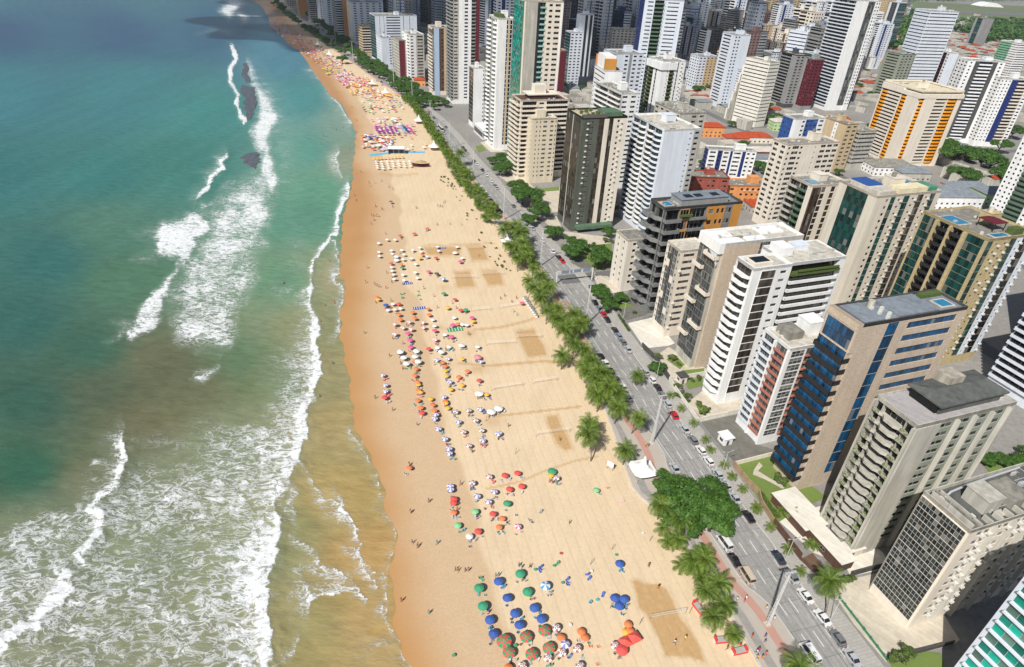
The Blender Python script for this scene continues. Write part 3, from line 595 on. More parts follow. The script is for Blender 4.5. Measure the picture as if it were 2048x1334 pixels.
NB = [0]
class Bld:
    """a tower block. P0 = roof corner nearest the drone (photo position at height h); x runs inland, y along the coast"""
    def __init__(s, name, label, P0, h, A, B, wall, rot=BA, cat='apartment tower', group=None, z0=4.5, fh=3.05, lod=0, base=None, stl=None):
        O = G(P0[0], P0[1], h) if P0 is not None else Vector(stl)
        s.root = empty(name, (O.x, O.y, 0), R(rot)); tag(s.root, label, cat, group)
        s.h, s.A, s.B, s.wall, s.z0, s.lod, s.rot = h, A, B, wall, z0, lod, rot
        s.top = h - 1.1; s.nf = max(1, int(round((s.top - z0) / fh))); s.fh = (s.top - z0) / s.nf
        s.w = MB(); s.mats = [wall]; s.items = []; s.dist = math.hypot(O.x, O.y); NB[0] += 1; s.rs = random.Random(NB[0] * 7 + 1)
    def mi(s, m):
        if m not in s.mats: s.mats.append(m)
        return s.mats.index(m)
    def face(s, which, strips, z0=None, z1=None, fh=None, off=0.0, u0=None, u1=None):
        """strips run left to right as seen from outside"""
        z0 = s.z0 if z0 is None else z0; z1 = s.top if z1 is None else z1
        L = s.A if which == 'sea' else s.B
        if which == 'sea': F = lambda u, z, d: (-d - off, L - u, z); rz = -PI / 2
        else: F = lambda u, z, d: (u, -d - off, z); rz = 0.0
        a = 0 if u0 is None else u0; b = L if u1 is None else u1
        tot = sum(st_[1] for st_ in strips); u = a
        nf = s.nf if fh is None and z0 == s.z0 and z1 == s.top else max(1, int(round((z1 - z0) / (fh or s.fh)))); f = (z1 - z0) / nf
        W = s.w
        def wq(ua, ub, za, zb, d=0.0, m=0): 
            if ub - ua > 1e-4 and zb - za > 1e-4: W.quad([F(ua, za, d), F(ub, za, d), F(ub, zb, d), F(ua, zb, d)], m)
        if z0 == s.z0: wq(a, b, 0, z0)
        wq(a, b, z1, s.h) if z1 == s.top else None
        for st_ in strips:
            typ, wd = st_[0], st_[1] / tot * (b - a); o = st_[2] if len(st_) > 2 else {}
            ua, ub = u, u + wd; u = ub
            m = s.mi(o['m']) if 'm' in o else 0; zl = 0 if z0 == s.z0 else z0
            pr = o.get('out', 0.0)
            if pr:   # strip stands proud of the face
                W.quad([F(ua, zl, 0), F(ua, zl, pr), F(ua, z1, pr), F(ua, z1, 0)][::-1], m); W.quad([F(ub, zl, 0), F(ub, zl, pr), F(ub, z1, pr), F(ub, z1, 0)], m)
                W.quad([F(ua, z1, 0), F(ua, z1, pr), F(ub, z1, pr), F(ub, z1, 0)][::-1], m); wq(ua, ub, 0, z0, pr, m) if zl == 0 else W.quad([F(ua, zl, 0), F(ub, zl, 0), F(ub, zl, pr), F(ua, zl, pr)], m)
            if typ == 'w': wq(ua, ub, z0, z1, pr, m); continue
            if typ == 'fin':
                q = o.get('d', .8); uc = ua + wd * o.get('c', .0)
                W.quad([F(ua, 0, 0), F(uc, 0, q), F(uc, z1, q), F(ua, z1, 0)], m); W.quad([F(uc, 0, q), F(ub, 0, 0), F(ub, z1, 0), F(uc, z1, q)], m); W.quad([F(ua, z1, 0), F(uc, z1, q), F(ub, z1, 0)], m); continue
            k = o.get('k', 1); gm = o.get('g', GDARK); fm = o.get('f', FRW)
            skip = o.get('skip')
            dep = o.get('dep', {'r': .22, 'b': 1.3, 'g': .1, 'l': .25}[typ])
            if typ == 'b': wf, hf, zs = o.get('wf', 1.0), o.get('hf', .96), o.get('zs', .02)
            elif typ == 'g': wf, hf, zs = 1.0, o.get('hf', .97), .015
            else: wf, hf, zs = o.get('wf', .55), o.get('hf', .42), o.get('zs', .33)
            kk = k if typ == 'r' else 1
            cw = wd / kk
            for j in range(nf):
                za = z0 + j * f; zb = za + f
                if skip and skip(j, nf): wq(ua, ub, za, zb, pr, m); continue
                wa, wb = za + f * zs, za + f * (zs + hf)
                wq(ua, ub, za, wa, pr, m); wq(ua, ub, wb, zb, pr, m)
                for i in range(kk):
                    ca, cb = ua + i * cw, ua + (i + 1) * cw; g = cw * wf; la = ca + (cw - g) * o.get('al', .5); lb = la + g
                    wq(ca, la, wa, wb, pr, m); wq(lb, cb, wa, wb, pr, m)
                    dd_ = pr - dep
                    # reveals
                    W.quad([F(la, wa, pr), F(la, wb, pr), F(la, wb, dd_), F(la, wa, dd_)][::-1], m); W.quad([F(lb, wa, pr), F(lb, wb, pr), F(lb, wb, dd_), F(lb, wa, dd_)], m)
                    W.quad([F(la, wa, pr), F(lb, wa, pr), F(lb, wa, dd_), F(la, wa, dd_)][::-1], m); W.quad([F(la, wb, pr), F(lb, wb, pr), F(lb, wb, dd_), F(la, wb, dd_)], m)
                    uc, zc = (la + lb) / 2, (wa + wb) / 2
                    if s.lod >= 1:
                        gi = s.mi(gm); W.quad([F(la, wa, dd_), F(lb, wa, dd_), F(lb, wb, dd_), F(la, wb, dd_)], gi)
                    else:
                        pan = o.get('p', max(1, int(round((lb - la) / 1.6)))) if typ != 'g' else k
                        s.items.append(('window', window_mesh(lb - la, wb - wa, gm, fm, pan, o.get('rows', 1), 0.0), F(uc, zc, dd_), rz))
                    if o.get('ac') and s.rs.random() < o['ac'] and s.lod == 0:
                        s.items.append(('air_conditioner', ACMESH, F(uc + o.get('acu', cw * .42), za + f * .3, pr), rz))
                if typ == 'b':
                    dout = o.get('d', 1.2); bw = wd * o.get('bw', 1.0)
                    me = balcony_mesh(bw, dout, o.get('hp', 1.05), o.get('pm', s.wall), o.get('sh', 'box'), o.get('rail'), None, dep * .96 if o.get('bw', 1.0) <= 1.0 else 0)
                    if s.lod >= 2:
                        P = F((ua + ub) / 2, za, pr); c, sn = math.cos(rz), math.sin(rz); mi_ = s.mi(o.get('pm', s.wall)); q0 = len(W.v)
                        W.v += [(P[0] + v.co.x * c - v.co.y * sn, P[1] + v.co.x * sn + v.co.y * c, P[2] + v.co.z) for v in me.vertices]
                        for pl in me.polygons: W.f.append(tuple(q0 + x for x in pl.vertices)); W.mi.append(mi_)
                    else: s.items.append(('balcony', me, F((ua + ub) / 2, za, pr), rz))
    def part(s, name, mb, mats, parent=None): return mb.build(name, mats, parent or s.root)
    def box(s, name, x0, x1, y0, y1, z0, z1, m, parent=None):
        mb = MB(); mb.box(x0, x1, y0, y1, z0, z1); return mb.build(name, m, parent or s.root)
    def roof(s, deck=None, par=.9, thick=.22, rim=None, over=0.0, clutter=1.0, house=True, y0=0, y1=None, x0=0, x1=None):
        h, A, B = s.h, s.A, s.B; W = s.w; rm = s.mi(rim) if rim else 0
        for (a, b, c, d) in ((0, B, 0, thick), (0, B, A - thick, A), (0, thick, thick, A - thick), (B - thick, B, thick, A - thick)):
            W.box(a, b, c, d, s.top, h + .0, rm)
        if over:
            mb = MB(); mb.box(-over, B + over, -over, A + over, h - .001 - .25, h - .02 + .002); 
        zd = h - par
        mb = MB(); mb.box(thick, B - thick, thick, A - thick, zd - .3, zd); rf = s.part('roof', mb, deck or CONC); s.rf = rf
        rs = s.rs
        if house:
            hw, hd, hh = min(B * .35, 7) * rs.uniform(.7, 1.1), min(A * .45, 6) * rs.uniform(.7, 1), rs.uniform(2.6, 4.4)
            x, y = B * rs.uniform(.35, .6), A * rs.uniform(.3, .55); x = min(x, B - hw - .6); y = min(y, A - hd - .6)
            mb = MB(); mb.box(x, x + hw, y, y + hd, zd, zd + hh); mb.box(x - .15, x + hw + .15, y - .15, y + hd + .15, zd + hh, zd + hh + .18); mb.build('lift_house', s.wall, rf)
            if rs.random() < .6:
                mb = MB(); mb.tube([(x + hw * .3, y + hd * .5, zd + hh + .18), (x + hw * .3, y + hd * .5, zd + hh + 1.9)], 1.0, 12); mb.build('water_tank', rs.choice([ROOFW, BLUEW, CONC]), rf)
        n = int(clutter * min(26, 5 + A * B / 28)) if s.lod < 2 else 0
        for i in range(n):
            x, y = rs.uniform(.8, B - 1.8), rs.uniform(.8, A - 1.6); t_ = rs.random()
            mb = MB()
            if t_ < .45: a, b, c = rs.uniform(.5, 1.4), rs.uniform(.5, 1.2), rs.uniform(.4, 1.1); mb.box(x, x + a, y, y + b, zd, zd + c); mb.build('air_conditioner', rs.choice([ACM, MET, ROOFW]), rf)
            elif t_ < .7: L = rs.uniform(2, min(A, B) * .5); vert = rs.random() < .5; e = (min(x + L, B - .5), y, zd + .25) if vert else (x, min(y + L, A - .5), zd + .25); mb.tube([(x, y, zd + .25), e], .09, 5); mb.build('pipe', rs.choice([MET, FRW]), rf)
            elif t_ < .85: a, b = rs.uniform(1.5, 3.5), rs.uniform(1, 2.5); mb.box(x, min(x + a, B - .4), y, min(y + b, A - .4), zd, zd + rs.uniform(.12, .5)); mb.build('roof_slab', rs.choice([CONC, CONCD, ROOFW, PWHITE]), rf)
            else: mb.tube([(x, y, zd), (x, y, zd + rs.uniform(2, 4.5))], .05, 4); mb.tube([(x - .5, y, zd + 1.9), (x + .5, y, zd + 1.9)], .03, 4); mb.build('antenna', MET, rf)
    def pool(s, x0, x1, y0, y1, z):
        mb = MB(); mb.box(x0 - .5, x1 + .5, y0 - .5, y1 + .5, z - .2, z + .12); p = mb.build('pool', ROOFW, s.rf)
        mb = MB(); mb.quad([(x0, y0, z + .125), (x1, y0, z + .125), (x1, y1, z + .125), (x0, y1, z + .125)]); mb.build('water', POOLM, p)
    def done(s):
        A, B, h = s.A, s.B, s.h; W = s.w
        W.quad([(B, 0, 0), (B, A, 0), (B, A, h), (B, 0, h)]); W.quad([(B, A, 0), (0, A, 0), (0, A, h), (B, A, h)])
        # plain rear windows
        gi = s.mi(GDARK)
        for j in range(s.nf):
            z = s.z0 + j * s.fh
            for i in range(int(A / 4)):
                y = 1.2 + i * 4; W.quad([(B + .02, y, z + 1), (B + .02, y + 1.5, z + 1), (B + .02, y + 1.5, z + 2.2), (B + .02, y, z + 2.2)], gi)
            for i in range(int(B / 4)):
                x = 1.2 + i * 4; W.quad([(x + 1.5, A + .02, z + 1), (x, A + .02, z + 1), (x, A + .02, z + 2.2), (x + 1.5, A + .02, z + 2.2)], gi)
        W.build('wall', s.mats, s.root)
        by = {}
        M = Matrix.Translation(s.root.location) @ Matrix.Rotation(R(s.rot), 4, 'Z')
        for it in s.items: by.setdefault(it[0], []).append(it)
        for nm, L in by.items():
            L.sort(key=lambda it: (M @ Vector(it[2]) - Vector((0, 0, H0))).length - it[1].vertices[0].co.length * .5)
            for it in L[:100]:
                o = link(nm, it[1], s.root, it[2], it[3])
            if len(L) > 100:
                mb = MB(); mats = []
                for _, me, P, rz in L[100:]:
                    c, sn = math.cos(rz), math.sin(rz); q0 = len(mb.v); ms = []
                    for m in me.materials:
                        if m not in mats: mats.append(m)
                        ms.append(mats.index(m))
                    mb.v += [(P[0] + v.co.x * c - v.co.y * sn, P[1] + v.co.x * sn + v.co.y * c, P[2] + v.co.z) for v in me.vertices]
                    for pl in me.polygons: mb.f.append(tuple(q0 + x for x in pl.vertices)); mb.mi.append(ms[pl.material_index])
                o = mb.build(nm, mats, s.root); o['kind'] = 'stuff'
        return s.root
r_ = lambda w, k=1, **o: ('r', w, dict(k=k, **o))
w_ = lambda w, **o: ('w', w, o)
b_ = lambda w, **o: ('b', w, o)
g_ = lambda w, k=3, **o: ('g', w, dict(k=k, **o))
l_ = lambda w, **o: ('r', w, dict(k=1, **dict(dict(wf=.97, hf=.42, zs=.3), **o)))
fin = lambda w, **o: ('fin', w, o)
# ================================================================ the front row, from the near end
# glazed office-like block, bottom right
b = Bld('apartment_tower', 'beige block with a glass grid front, nearest low tower with a cluttered grey roof', (1943, 1061), 36.3, 12.0, 44, CREAM, z0=3.0, fh=3.0)
FRG = mat('pale_mullion', (.40, .39, .34), .5)
b.face('sea', [w_(.04), g_(.92, 12, g=GSMOKE, f=FRG, rows=2, out=.5), w_(.04)])
b.face('near', [w_(.06)] + sum([[r_(.10, 2, wf=.8, hf=.5, g=GGREY, ac=.5, m=CREAM), ('fin', .035, dict(d=.9, c=.3, m=PWHITE))] for i in range(6)], []) + [w_(.1)])
b.roof(CONCD, 1.1, .25, PWHITE, clutter=1.6, house=False)
rf = b.rf
mb = MB(); mb.box(8, 13, 3.2, 8.6, 35.2, 39); mb.box(7.8, 13.2, 3, 8.8, 39, 39.2); mb.build('lift_house', PWHITE, rf)
mb = MB(); mb.box(16, 22, 2.5, 9, 35.2, 37.6); mb.build('water_tank', CONC, rf)
for i in range(6): b.box('roof_beam', 3.5 + i * 3.2, 4.0 + i * 3.2, .3, 2.4, 35.2, 36.5, PWHITE, rf)
b.box('roof_beam', 1.2, 1.5, .6, 11, 35.2, 36.8, PWHITE, rf); b.box('roof_beam', 2.6, 2.9, .6, 11, 35.2, 36.5, CONC, rf); b.box('roof_beam', 4.0, 4.3, .6, 11, 35.2, 36.3, PWHITE, rf)
mb = MB(); mb.tube([(2, 9, 35.2), (6, 10, 36.2), (12, 10.4, 36.4), (20, 10.8, 36.2), (30, 11, 36.4)], .28, 8); mb.build('duct', MET, rf)
b.done()
# the tower at the corner of the picture
b = Bld('apartment_tower', 'white banded tower with green glass bays at the bottom right corner', None, 46, 30, 26, COOL, z0=4, fh=3.1, stl=tuple(xy(18.5, 124.5)) + (0,))
b.face('sea', [w_(.03), b_(.44, d=.8, dep=.15, pm=COOL, g=GTEAL, hp=.25, p=6, hf=.9), b_(.5, d=.8, dep=.15, pm=COOL, g=GTEAL, hp=.25, p=7, hf=.9), w_(.03)])
b.face('near', [r_(1, 6, g=GGREEN)]); b.roof(ROOFW); b.done()
# pale concrete block with the plant-lined balconies
b = Bld('apartment_tower', 'pale concrete tower with angular planted balconies and a tall blank side wall', (1837, 851), 47.6, 12.2, 33.5, PWHITE, z0=4.0, fh=2.9)
b.face('sea', [w_(.05, out=.9), b_(.17, d=.7, dep=.7, pm=PLANTED, g=GDARK, hp=.8, wf=.9), b_(.56, d=1.5, dep=1.5, pm=PWHITE, rail=None, g=GBLK, sh='zig', hp=.72), b_(.2, d=.9, dep=.7, pm=PLANTED, g=GDARK, hp=.8, wf=.9), w_(.05, out=.9)])
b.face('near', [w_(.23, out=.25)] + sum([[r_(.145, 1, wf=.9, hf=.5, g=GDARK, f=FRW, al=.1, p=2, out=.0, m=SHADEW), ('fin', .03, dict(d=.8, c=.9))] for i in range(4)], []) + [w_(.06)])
b.roof(wall_mat('lilac_deck', (176, 172, 172), .12, .5), .5, .3, None, clutter=.25, house=False)
rf = b.rf
mb = MB(); mb.box(9, 30, 2.2, 10.5, 47.1, 49.6); mb.box(8, 31, 1.4, 11.4, 49.6, 50.1); mb.build('penthouse', CONCD, rf)
mb = MB()
for q in [[(8, 1.4, 50.1), (31, 1.4, 50.1), (29, 6.4, 51.2), (11, 6.4, 51.2)], [(31, 11.4, 50.1), (8, 11.4, 50.1), (11, 6.4, 51.2), (29, 6.4, 51.2)], [(8, 11.4, 50.1), (8, 1.4, 50.1), (11, 6.4, 51.2)], [(31, 1.4, 50.1), (31, 11.4, 50.1), (29, 6.4, 51.2)]]: mb.quad(q)
mb.build('penthouse_roof', CONCD, rf)
mb = MB(); mb.box(16, 21, 7, 11.2, 50.2, 53); mb.build('lift_house', wall_mat('stained_white', (190, 182, 166), .4), rf)
b.box('roof_window', 8.2, 8.95, 2.6, 10, 47.4, 49.3, GBLK, rf)
b.done()
# blue glass and beige stone
b = Bld('apartment_tower', 'beige stone tower with bright blue glass balconies and a grey metal roof', (1729, 648), 60.5, 10.6, 37, BEIGE, z0=5, fh=3.55)
b.face('sea', [w_(.03), b_(.94, d=2.6, dep=-1.9, pm=DARK, g=GBLUE, hp=1.35, p=9, hf=.93, bw=1.06, f=FRD), w_(.03)], z1=52.0)
b.nf = 13
b.face('sea', [w_(.06, out=1.6), g_(.88, 8, g=GBLUE, f=FRD, rows=2, out=1.5, hf=.9), w_(.06, out=1.6)], z0=52.0, z1=58.5, fh=6.5)
b.w.box(-1.7, 0, 0, b.A, 58.5, b.h); b.w.box(-1.7, 0, 0, b.A, 51.4, 52)
b.face('near', [w_(.24), g_(.10, 2, g=GBLUE, f=FRD), w_(.09), l_(.5, g=GBLUE, f=FRD, p=12, hf=.5, zs=.28, dep=.35), w_(.07)])
b.roof(ROOFM, .7, .35, DGREY, clutter=.2, house=False); rf = b.rf
b.box('metal_roof', 1, 8, .7, 9.8, 59.8, 60.35, ROOFM, rf); b.box('metal_roof', 13, 27, .7, 9.8, 59.8, 60.55, ROOFM, rf)
mb = MB(); mb.tube([(9.6, 7.5, 59.8), (9.6, 7.5, 62)], .9, 12); mb.build('water_tank', ROOFW, rf)
for i in range(7): b.box('air_conditioner', 9 + (i % 3) * 1.3, 9.9 + (i % 3) * 1.3, 1 + i * .9, 1.7 + i * .9, 59.8, 60.5 + .1 * (i % 2), ACM, rf)
b.pool(30, 34, 2.2, 5.5, 60.1); b.box('planter', 28.5, 36, 7.6, 9.4, 59.8, 60.9, LEAFM0, rf)
b.done()
# white block with red trimmed balconies
b = Bld('apartment_tower', 'small white tower with terracotta trimmed balconies beside the grey car park', (1582, 697), 39, 12.2, 20, WHITE, z0=3.5, fh=2.75)
b.face('sea', [w_(.04), b_(.40, d=.5, dep=.6, pm=COOL, g=GGREY, hp=.9, p=5), w_(.05, out=.5), b_(.42, d=.6, dep=.5, pm=RUST, g=GGREY, hp=.5, p=3), w_(.06, out=.5)])
b.face('near', [w_(.05), g_(.22, 3, g=GGREY, f=FRW, rows=2, hf=.86), w_(.03), b_(.16, d=.6, dep=.4, pm=RUST, g=GGREY, hp=.5, p=2), w_(.06), r_(.22, 3, wf=.35, hf=.16, zs=.6), w_(.16, m=CREAM)])
b.roof(ROOFW, 1.0, .3, WHITE); b.box('roof_house', 3.5, 9, 5, 11, 38, 40.6, CONC, b.rf); b.done()
# big white block with bronze glazing
b = Bld('apartment_tower', 'large white tower with bronze glazed wraparound balconies and two roof levels', (1510, 537), 55, 9.0, 15, WHITE, z0=4.5, fh=3.1)
b.face('sea', [w_(.03), b_(.85, d=1.9, dep=.7, pm=WHITE, g=GBROWN, sh='bay', hp=1.0, p=7, bw=1.05, f=FRD), w_(.12)])
b.face('near', [w_(.2), g_(.36, 4, g=GBROWN, f=FRD, hf=.9, out=.25, skip=lambda j, n: j % 3 == 0 and False), w_(.14), r_(.2, 1, wf=.8, hf=.35, g=GBROWN), w_(.1)])
b.roof(PWHITE, .9, .5, WHITE, clutter=.2, house=False); rf = b.rf
mb = MB(); mb.box(1.5, 9, 2, 7.4, 54.1, 55.4); mb.build('terrace', CREAM, rf); b.box('terrace_pool', 2.4, 8, 2.9, 6.5, 55.4, 55.6, GDARK, rf)
W = b.w
wing = Bld('apartment_tower', 'white rear tower with long bronze ribbon balconies behind the octagonal terrace', (1581, 526), 54.5, 14, 23.5, WHITE, z0=4.5, fh=3.1)
b.done()
b = wing
b.face('sea', [w_(1)])
b.face('near', [w_(.05), b_(.86, d=1.1, dep=.9, pm=WHITE, g=GBROWN, sh='box', hp=1.0, p=14, f=FRD), w_(.09)], z1=50.0)
b.face('near', [w_(.05), b_(.86, d=1.1, dep=2.2, pm=LEAFM0, g=GBROWN, hp=.7, p=8, f=FRD), w_(.09)], z0=50.0, z1=53.4)
b.roof(ROOFW, .3, .3, WHITE, clutter=.3, house=False); rf = b.rf; b.box('roof_house', 1, 6, 6, 12, 54.2, 56.8, WHITE, rf); b.box('roof_house', 9, 15, 8.5, 12.5, 54.2, 55.9, COOL, rf); b.box('planter', 4, 21, -.9, -.2, 51.0, 51.6, LEAFM0, rf); b.done()
# beige block with grey glazed bays
b = Bld('apartment_tower', 'beige tower with grey glazed bay columns and plastic sheeting under its white roof edge', (1452, 487), 53.5, 12.5, 34, BEIGE, z0=4, fh=2.95)
alt = lambda a: (lambda j, n: (j + a) % 5 == 4)
b.face('sea', [w_(.04), g_(.40, 6, g=GGREY, f=FRD, out=1.4, hf=.97, m=PWHITE), w_(.06), g_(.44, 7, g=GGREY, f=FRD, out=1.9, hf=.97, m=PWHITE), w_(.06)], z1=49.5)
for j, (y0_, y1_, d) in enumerate([(7.2, 12, 3.0), (.6, 6.4, 3.4)]):
    for k in range(3):
        z = 12 + k * 14.5 + j * 6.5
        if z < 50: mb = MB(); mb.box(-d, .1 - 1.4, y0_ - .5, y1_ + .4, z - .3, z + .2); mb.box(-d, -d + .15, y0_ - .5, y1_ + .4, z + .2, z + 1.1); mb.box(-d, -1.4, y0_ - .5, y0_ - .35, z + .2, z + 1.1); mb.box(-d, -1.4, y1_ + .25, y1_ + .4, z + .2, z + 1.1); mb.build('balcony', CREAM, b.root)
b.w.box(-2.1, .0, -.0, b.A, 49.5, b.h, b.mi(WHITE))
b.face('near', [w_(.42), g_(.12, 4, g=GGREY, f=FRW), w_(.1), r_(.3, 3, wf=.6)])
b.roof(ROOFW, 1.0, .35, WHITE, clutter=1.2, house=False); rf = b.rf
for x0, x1, y0, y1 in ((1, 9, 1, 5.2), (1, 8, 7, 11.5), (11, 19, 1, 5), (20, 30, 6, 11.4)): b.box('roof_slab', x0, x1, y0, y1, 52.5, 52.95, WHITE, rf)
mb = MB()
for i in range(12):
    a = i / 12 * PI
    mb.quad([(-2.2 - .25 * math.sin(i * 2.3), -.15 - .1 * math.cos(i), 45.5 + math.sin(i * 1.7) * .6), (-2.2, -.15, 45)] + [(-2.15, 1 + i * .4, 49.4), (-2.15, .6 + i * .4, 49.4)])
plastic = mat('clear_plastic_sheet', (.62, .64, .66), .25, .3, 1.5, .8)
mb.build('plastic_sheeting', plastic, b.root)
b.done()
# chequered beige block
b = Bld('apartment_block', 'beige block with grey and white chequered front panels beside the pale forecourt', (1363, 501), 40.1, 10.0, 13, CREAM, z0=3.8, fh=2.95)
b.face('sea', [r_(.16, 1, wf=.5, g=GGREY), g_(.22, 2, g=GGREY, f=FRW, skip=alt(0)), r_(.2, 1, wf=.5, m=DGREY), g_(.22, 2, g=GGREY, f=FRW, skip=alt(2)), r_(.2, 1, wf=.45, m=PWHITE)])
b.face('near', [w_(.1), r_(.42, 1, wf=.9, g=GGREY, f=FRD, p=4, ac=.5, acu=-3.0), w_(.1), r_(.3, 1, wf=.8, g=GGREY), w_(.08)])
b.roof(ROOFW, .6, .3, None, clutter=.3, house=False); b.done()
SLATEW = wall_mat('slate_stone', (140, 141, 140), .25, .6)
# dark stepped block
b = Bld('apartment_tower', 'dark grey stone tower with deep stepped balconies and a roof pool', (1330.6, 416), 50.0, 11.5, 38, SLATEW, z0=5, fh=5.0)
b.face('sea', [w_(.02), b_(.47, d=3.4, dep=1.5, pm=SLATEW, g=GBLK, sh='box', hp=1.6, p=3, f=FRD), b_(.47, d=2.2, dep=1.5, pm=SLATEW, g=GBLK, sh='cut', hp=1.6, p=3, f=FRD), w_(.04)])
b.face('near', [b_(.20, d=2.2, dep=1.2, pm=SLATEW, g=GBLK, hp=1.6, p=3, f=FRD), r_(.12, 1, wf=.9, hf=.8, zs=.1, g=GDARK, m=OCHRE), b_(.22, d=1.1, dep=1.3, pm=SLATEW, g=GDARK, hp=1.1, p=4), r_(.12, 1, wf=.5, m=OCHRE), r_(.12, 2, m=OCHRE, wf=.6), r_(.1, 1, m=SLATEW, wf=.7), w_(.12, m=OCHRE)])
b.roof(ROOFM, 1.0, .4, DGREY, clutter=1.2, house=False); rf = b.rf
b.box('roof_deck', .6, 7, .6, 10.8, 48.9, 49.3, BROWN, rf); b.pool(2, 6, 3.5, 8.0, 49.35); b.box('roof_house', 9, 32, 2.2, 10.5, 49.0, 51.8, GREYW, rf); b.box('roof_sheet', 8.6, 32.4, 1.9, 10.8, 51.8, 52.0, ROOFM, rf)
for x in (12, 17, 25): b.box('solar_panel', x, x + 3.4, 4, 7, 52.05, 52.3, GBLK, rf)
b.box('planter', 7, 13, -1.6, -.8, 45.9, 46.8, LEAFM0, rf); b.done()
# small white block in front of it
b = Bld('apartment_block', 'small white block with scattered square windows in front of the dark stepped tower', (1256.4, 479.5), 26.7, 11.3, 11, wall_mat('offwhite_render', (222, 214, 200), .14), z0=3, fh=3.3, cat='apartment block')
b.face('sea', [w_(.12), r_(.3, 1, wf=.34, hf=.45), w_(.14), r_(.3, 1, wf=.34, hf=.45), w_(.14)]); b.face('near', [w_(.2), r_(.3, 1, wf=.5, ac=.4), r_(.5, 1, wf=.5)])
b.roof(CONC, .35, .25, None, clutter=.4, house=False); b.done()
# dark green granite tower
b = Bld('apartment_tower', 'tall dark green stone tower with a garden roof and window units in a line', (1166, 235), 63.0, 20.0, 26, STONEG, z0=4.0, fh=2.95)
b.face('sea', [g_(.44, 7, g=GBROWN, f=FRD), w_(.05, m=PWHITE, out=.3), g_(.44, 6, g=GBROWN, f=FRD, out=.3), w_(.07)])
b.face('near', [w_(.05), r_(.32, 1, wf=.3, hf=.25, ac=.9, acu=-2.2, g=GDARK), g_(.12, 2, g=GBROWN, f=FRD), w_(.1, m=CREAM, out=.3), g_(.1, 2, g=GBROWN, f=FRD), r_(.24, 1, m=CREAM, wf=.2, ac=.9, acu=1.6), w_(.07, m=CREAM)])
b.roof(wall_mat('patio', (206, 190, 160), .3), 1.0, .3, DARK, clutter=1.1, house=False); rf = b.rf
b.box('roof_house', 14, 24, 2, 12, 62, 64.6, GREENT, rf); b.box('glass_rail', .3, 14, -.05, .0, 62.6, 64.4, GBROWN, rf)
for i in range(7): b.box('planter', 1 + (i * 3.7) % 12, 2.6 + (i * 3.7) % 12, 2 + i * 2.2, 3.6 + i * 2.2, 62, 63.6, LEAFM0, rf)
mb = MB(); mb.box(2, 24, -4, 0, 2.2, 4.0); mb.build('entrance_canopy', GREENT, b.root)
b.done()
# pale green-white block with the curved balconies
b = Bld('apartment_tower', 'white tower covered in rows of curved balconies with a cluttered flat roof', (1330, 259), 60.0, 34.0, 22, COOL, z0=4.5, fh=2.9)
b.face('sea', [w_(.02), b_(.22, d=1.3, dep=.8, pm=COOL, g=GDARK, sh='curve', hp=1.0, p=3), b_(.22, d=1.6, dep=.8, pm=WHITE, g=GGREEN, sh='curve', hp=1.0, p=3), w_(.04), b_(.22, d=1.3, dep=.8, pm=WHITE, g=GDARK, sh='curve', hp=1.0, p=3), b_(.22, d=1.6, dep=.8, pm=COOL, g=GGREEN, sh='curve', hp=1.0, p=3), w_(.06)])
b.face('near', [w_(.66), r_(.16, 1, wf=.3, hf=.25), r_(.18, 1, wf=.6, m=PWHITE, g=GNAVY)])
b.roof(ROOFW, .9, .3, WHITE, clutter=1.8); b.done()
# slim beige and the brown-beige one behind
b = Bld('apartment_tower', 'slim beige tower with small paired windows beside the leafy avenue', (1065, 237), 42.6, 14, 17.5, wall_mat('warm_beige', (214, 202, 178), .12), z0=3.5, fh=2.85)
b.face('sea', [r_(.4, 1, wf=.5), w_(.4), r_(.2, 1, wf=.4)]); b.face('near', [w_(.12), r_(.14, 1, wf=.3), r_(.14, 1, wf=.3), r_(.24, 1, wf=.62, g=GGREY), w_(.05), r_(.21, 1, wf=.6, g=GGREY), r_(.1, 1, wf=.4)])
b.roof(ROOFW, .7, .3); b.box('lift_house', 5, 11, 5, 10, 42, 46.5, b.wall, b.rf); b.done()
b = Bld('apartment_tower', 'brown and beige tower of stacked balconies behind the slim beige tower', (1042, 200), 52, 18, 33, CREAM, z0=4, fh=3.0)
b.face('sea', [b_(.5, d=1.6, dep=1.4, pm=CREAM, g=GBLK, hp=1.1), b_(.5, d=1.6, dep=1.4, pm=CREAM, g=GBLK, hp=1.1)]); b.face('near', [b_(.34, d=1.5, dep=1.4, pm=CREAM, g=GBLK, hp=1.1), r_(.2, 1, wf=.5), b_(.46, d=.8, dep=.8, pm=CREAM, g=GBLK, hp=1.2)])
b.roof(BROWN, .8, .3, CREAM, clutter=.6); b.box('penthouse', 8, 26, 4, 14, 51, 54, BROWN, b.rf); b.box('penthouse_roof', 6, 28, 3, 15, 54, 54.6, CREAM, b.rf); b.box('lift_house', 11, 19, 5, 11, 54.6, 60, CREAM, b.rf); b.done()
# the green glass tower that leaves the top of the picture
b = Bld('skyscraper', 'very tall tower with a curved teal glass front and a grey concrete edge', (1052.5, 0), 106, 20, 26, CREAM, z0=4, fh=3.3, cat='skyscraper')
b.face('sea', [g_(.86, 8, g=GTEAL, f=GGREEN, rows=2, out=.9, m=GREENT), w_(.14)])
b.face('near', [w_(.32, m=PWHITE), w_(.07, m=DARK), b_(.14, d=.5, dep=.7, pm=wall_mat('pale_turq', (150, 190, 180), .1), g=GGREEN, hp=.9), w_(.05), r_(.18, 1, wf=.5), r_(.2, 1, wf=.7, g=GDARK), w_(.04, m=WHITE, out=.4)])
b.roof(CONC); b.done()
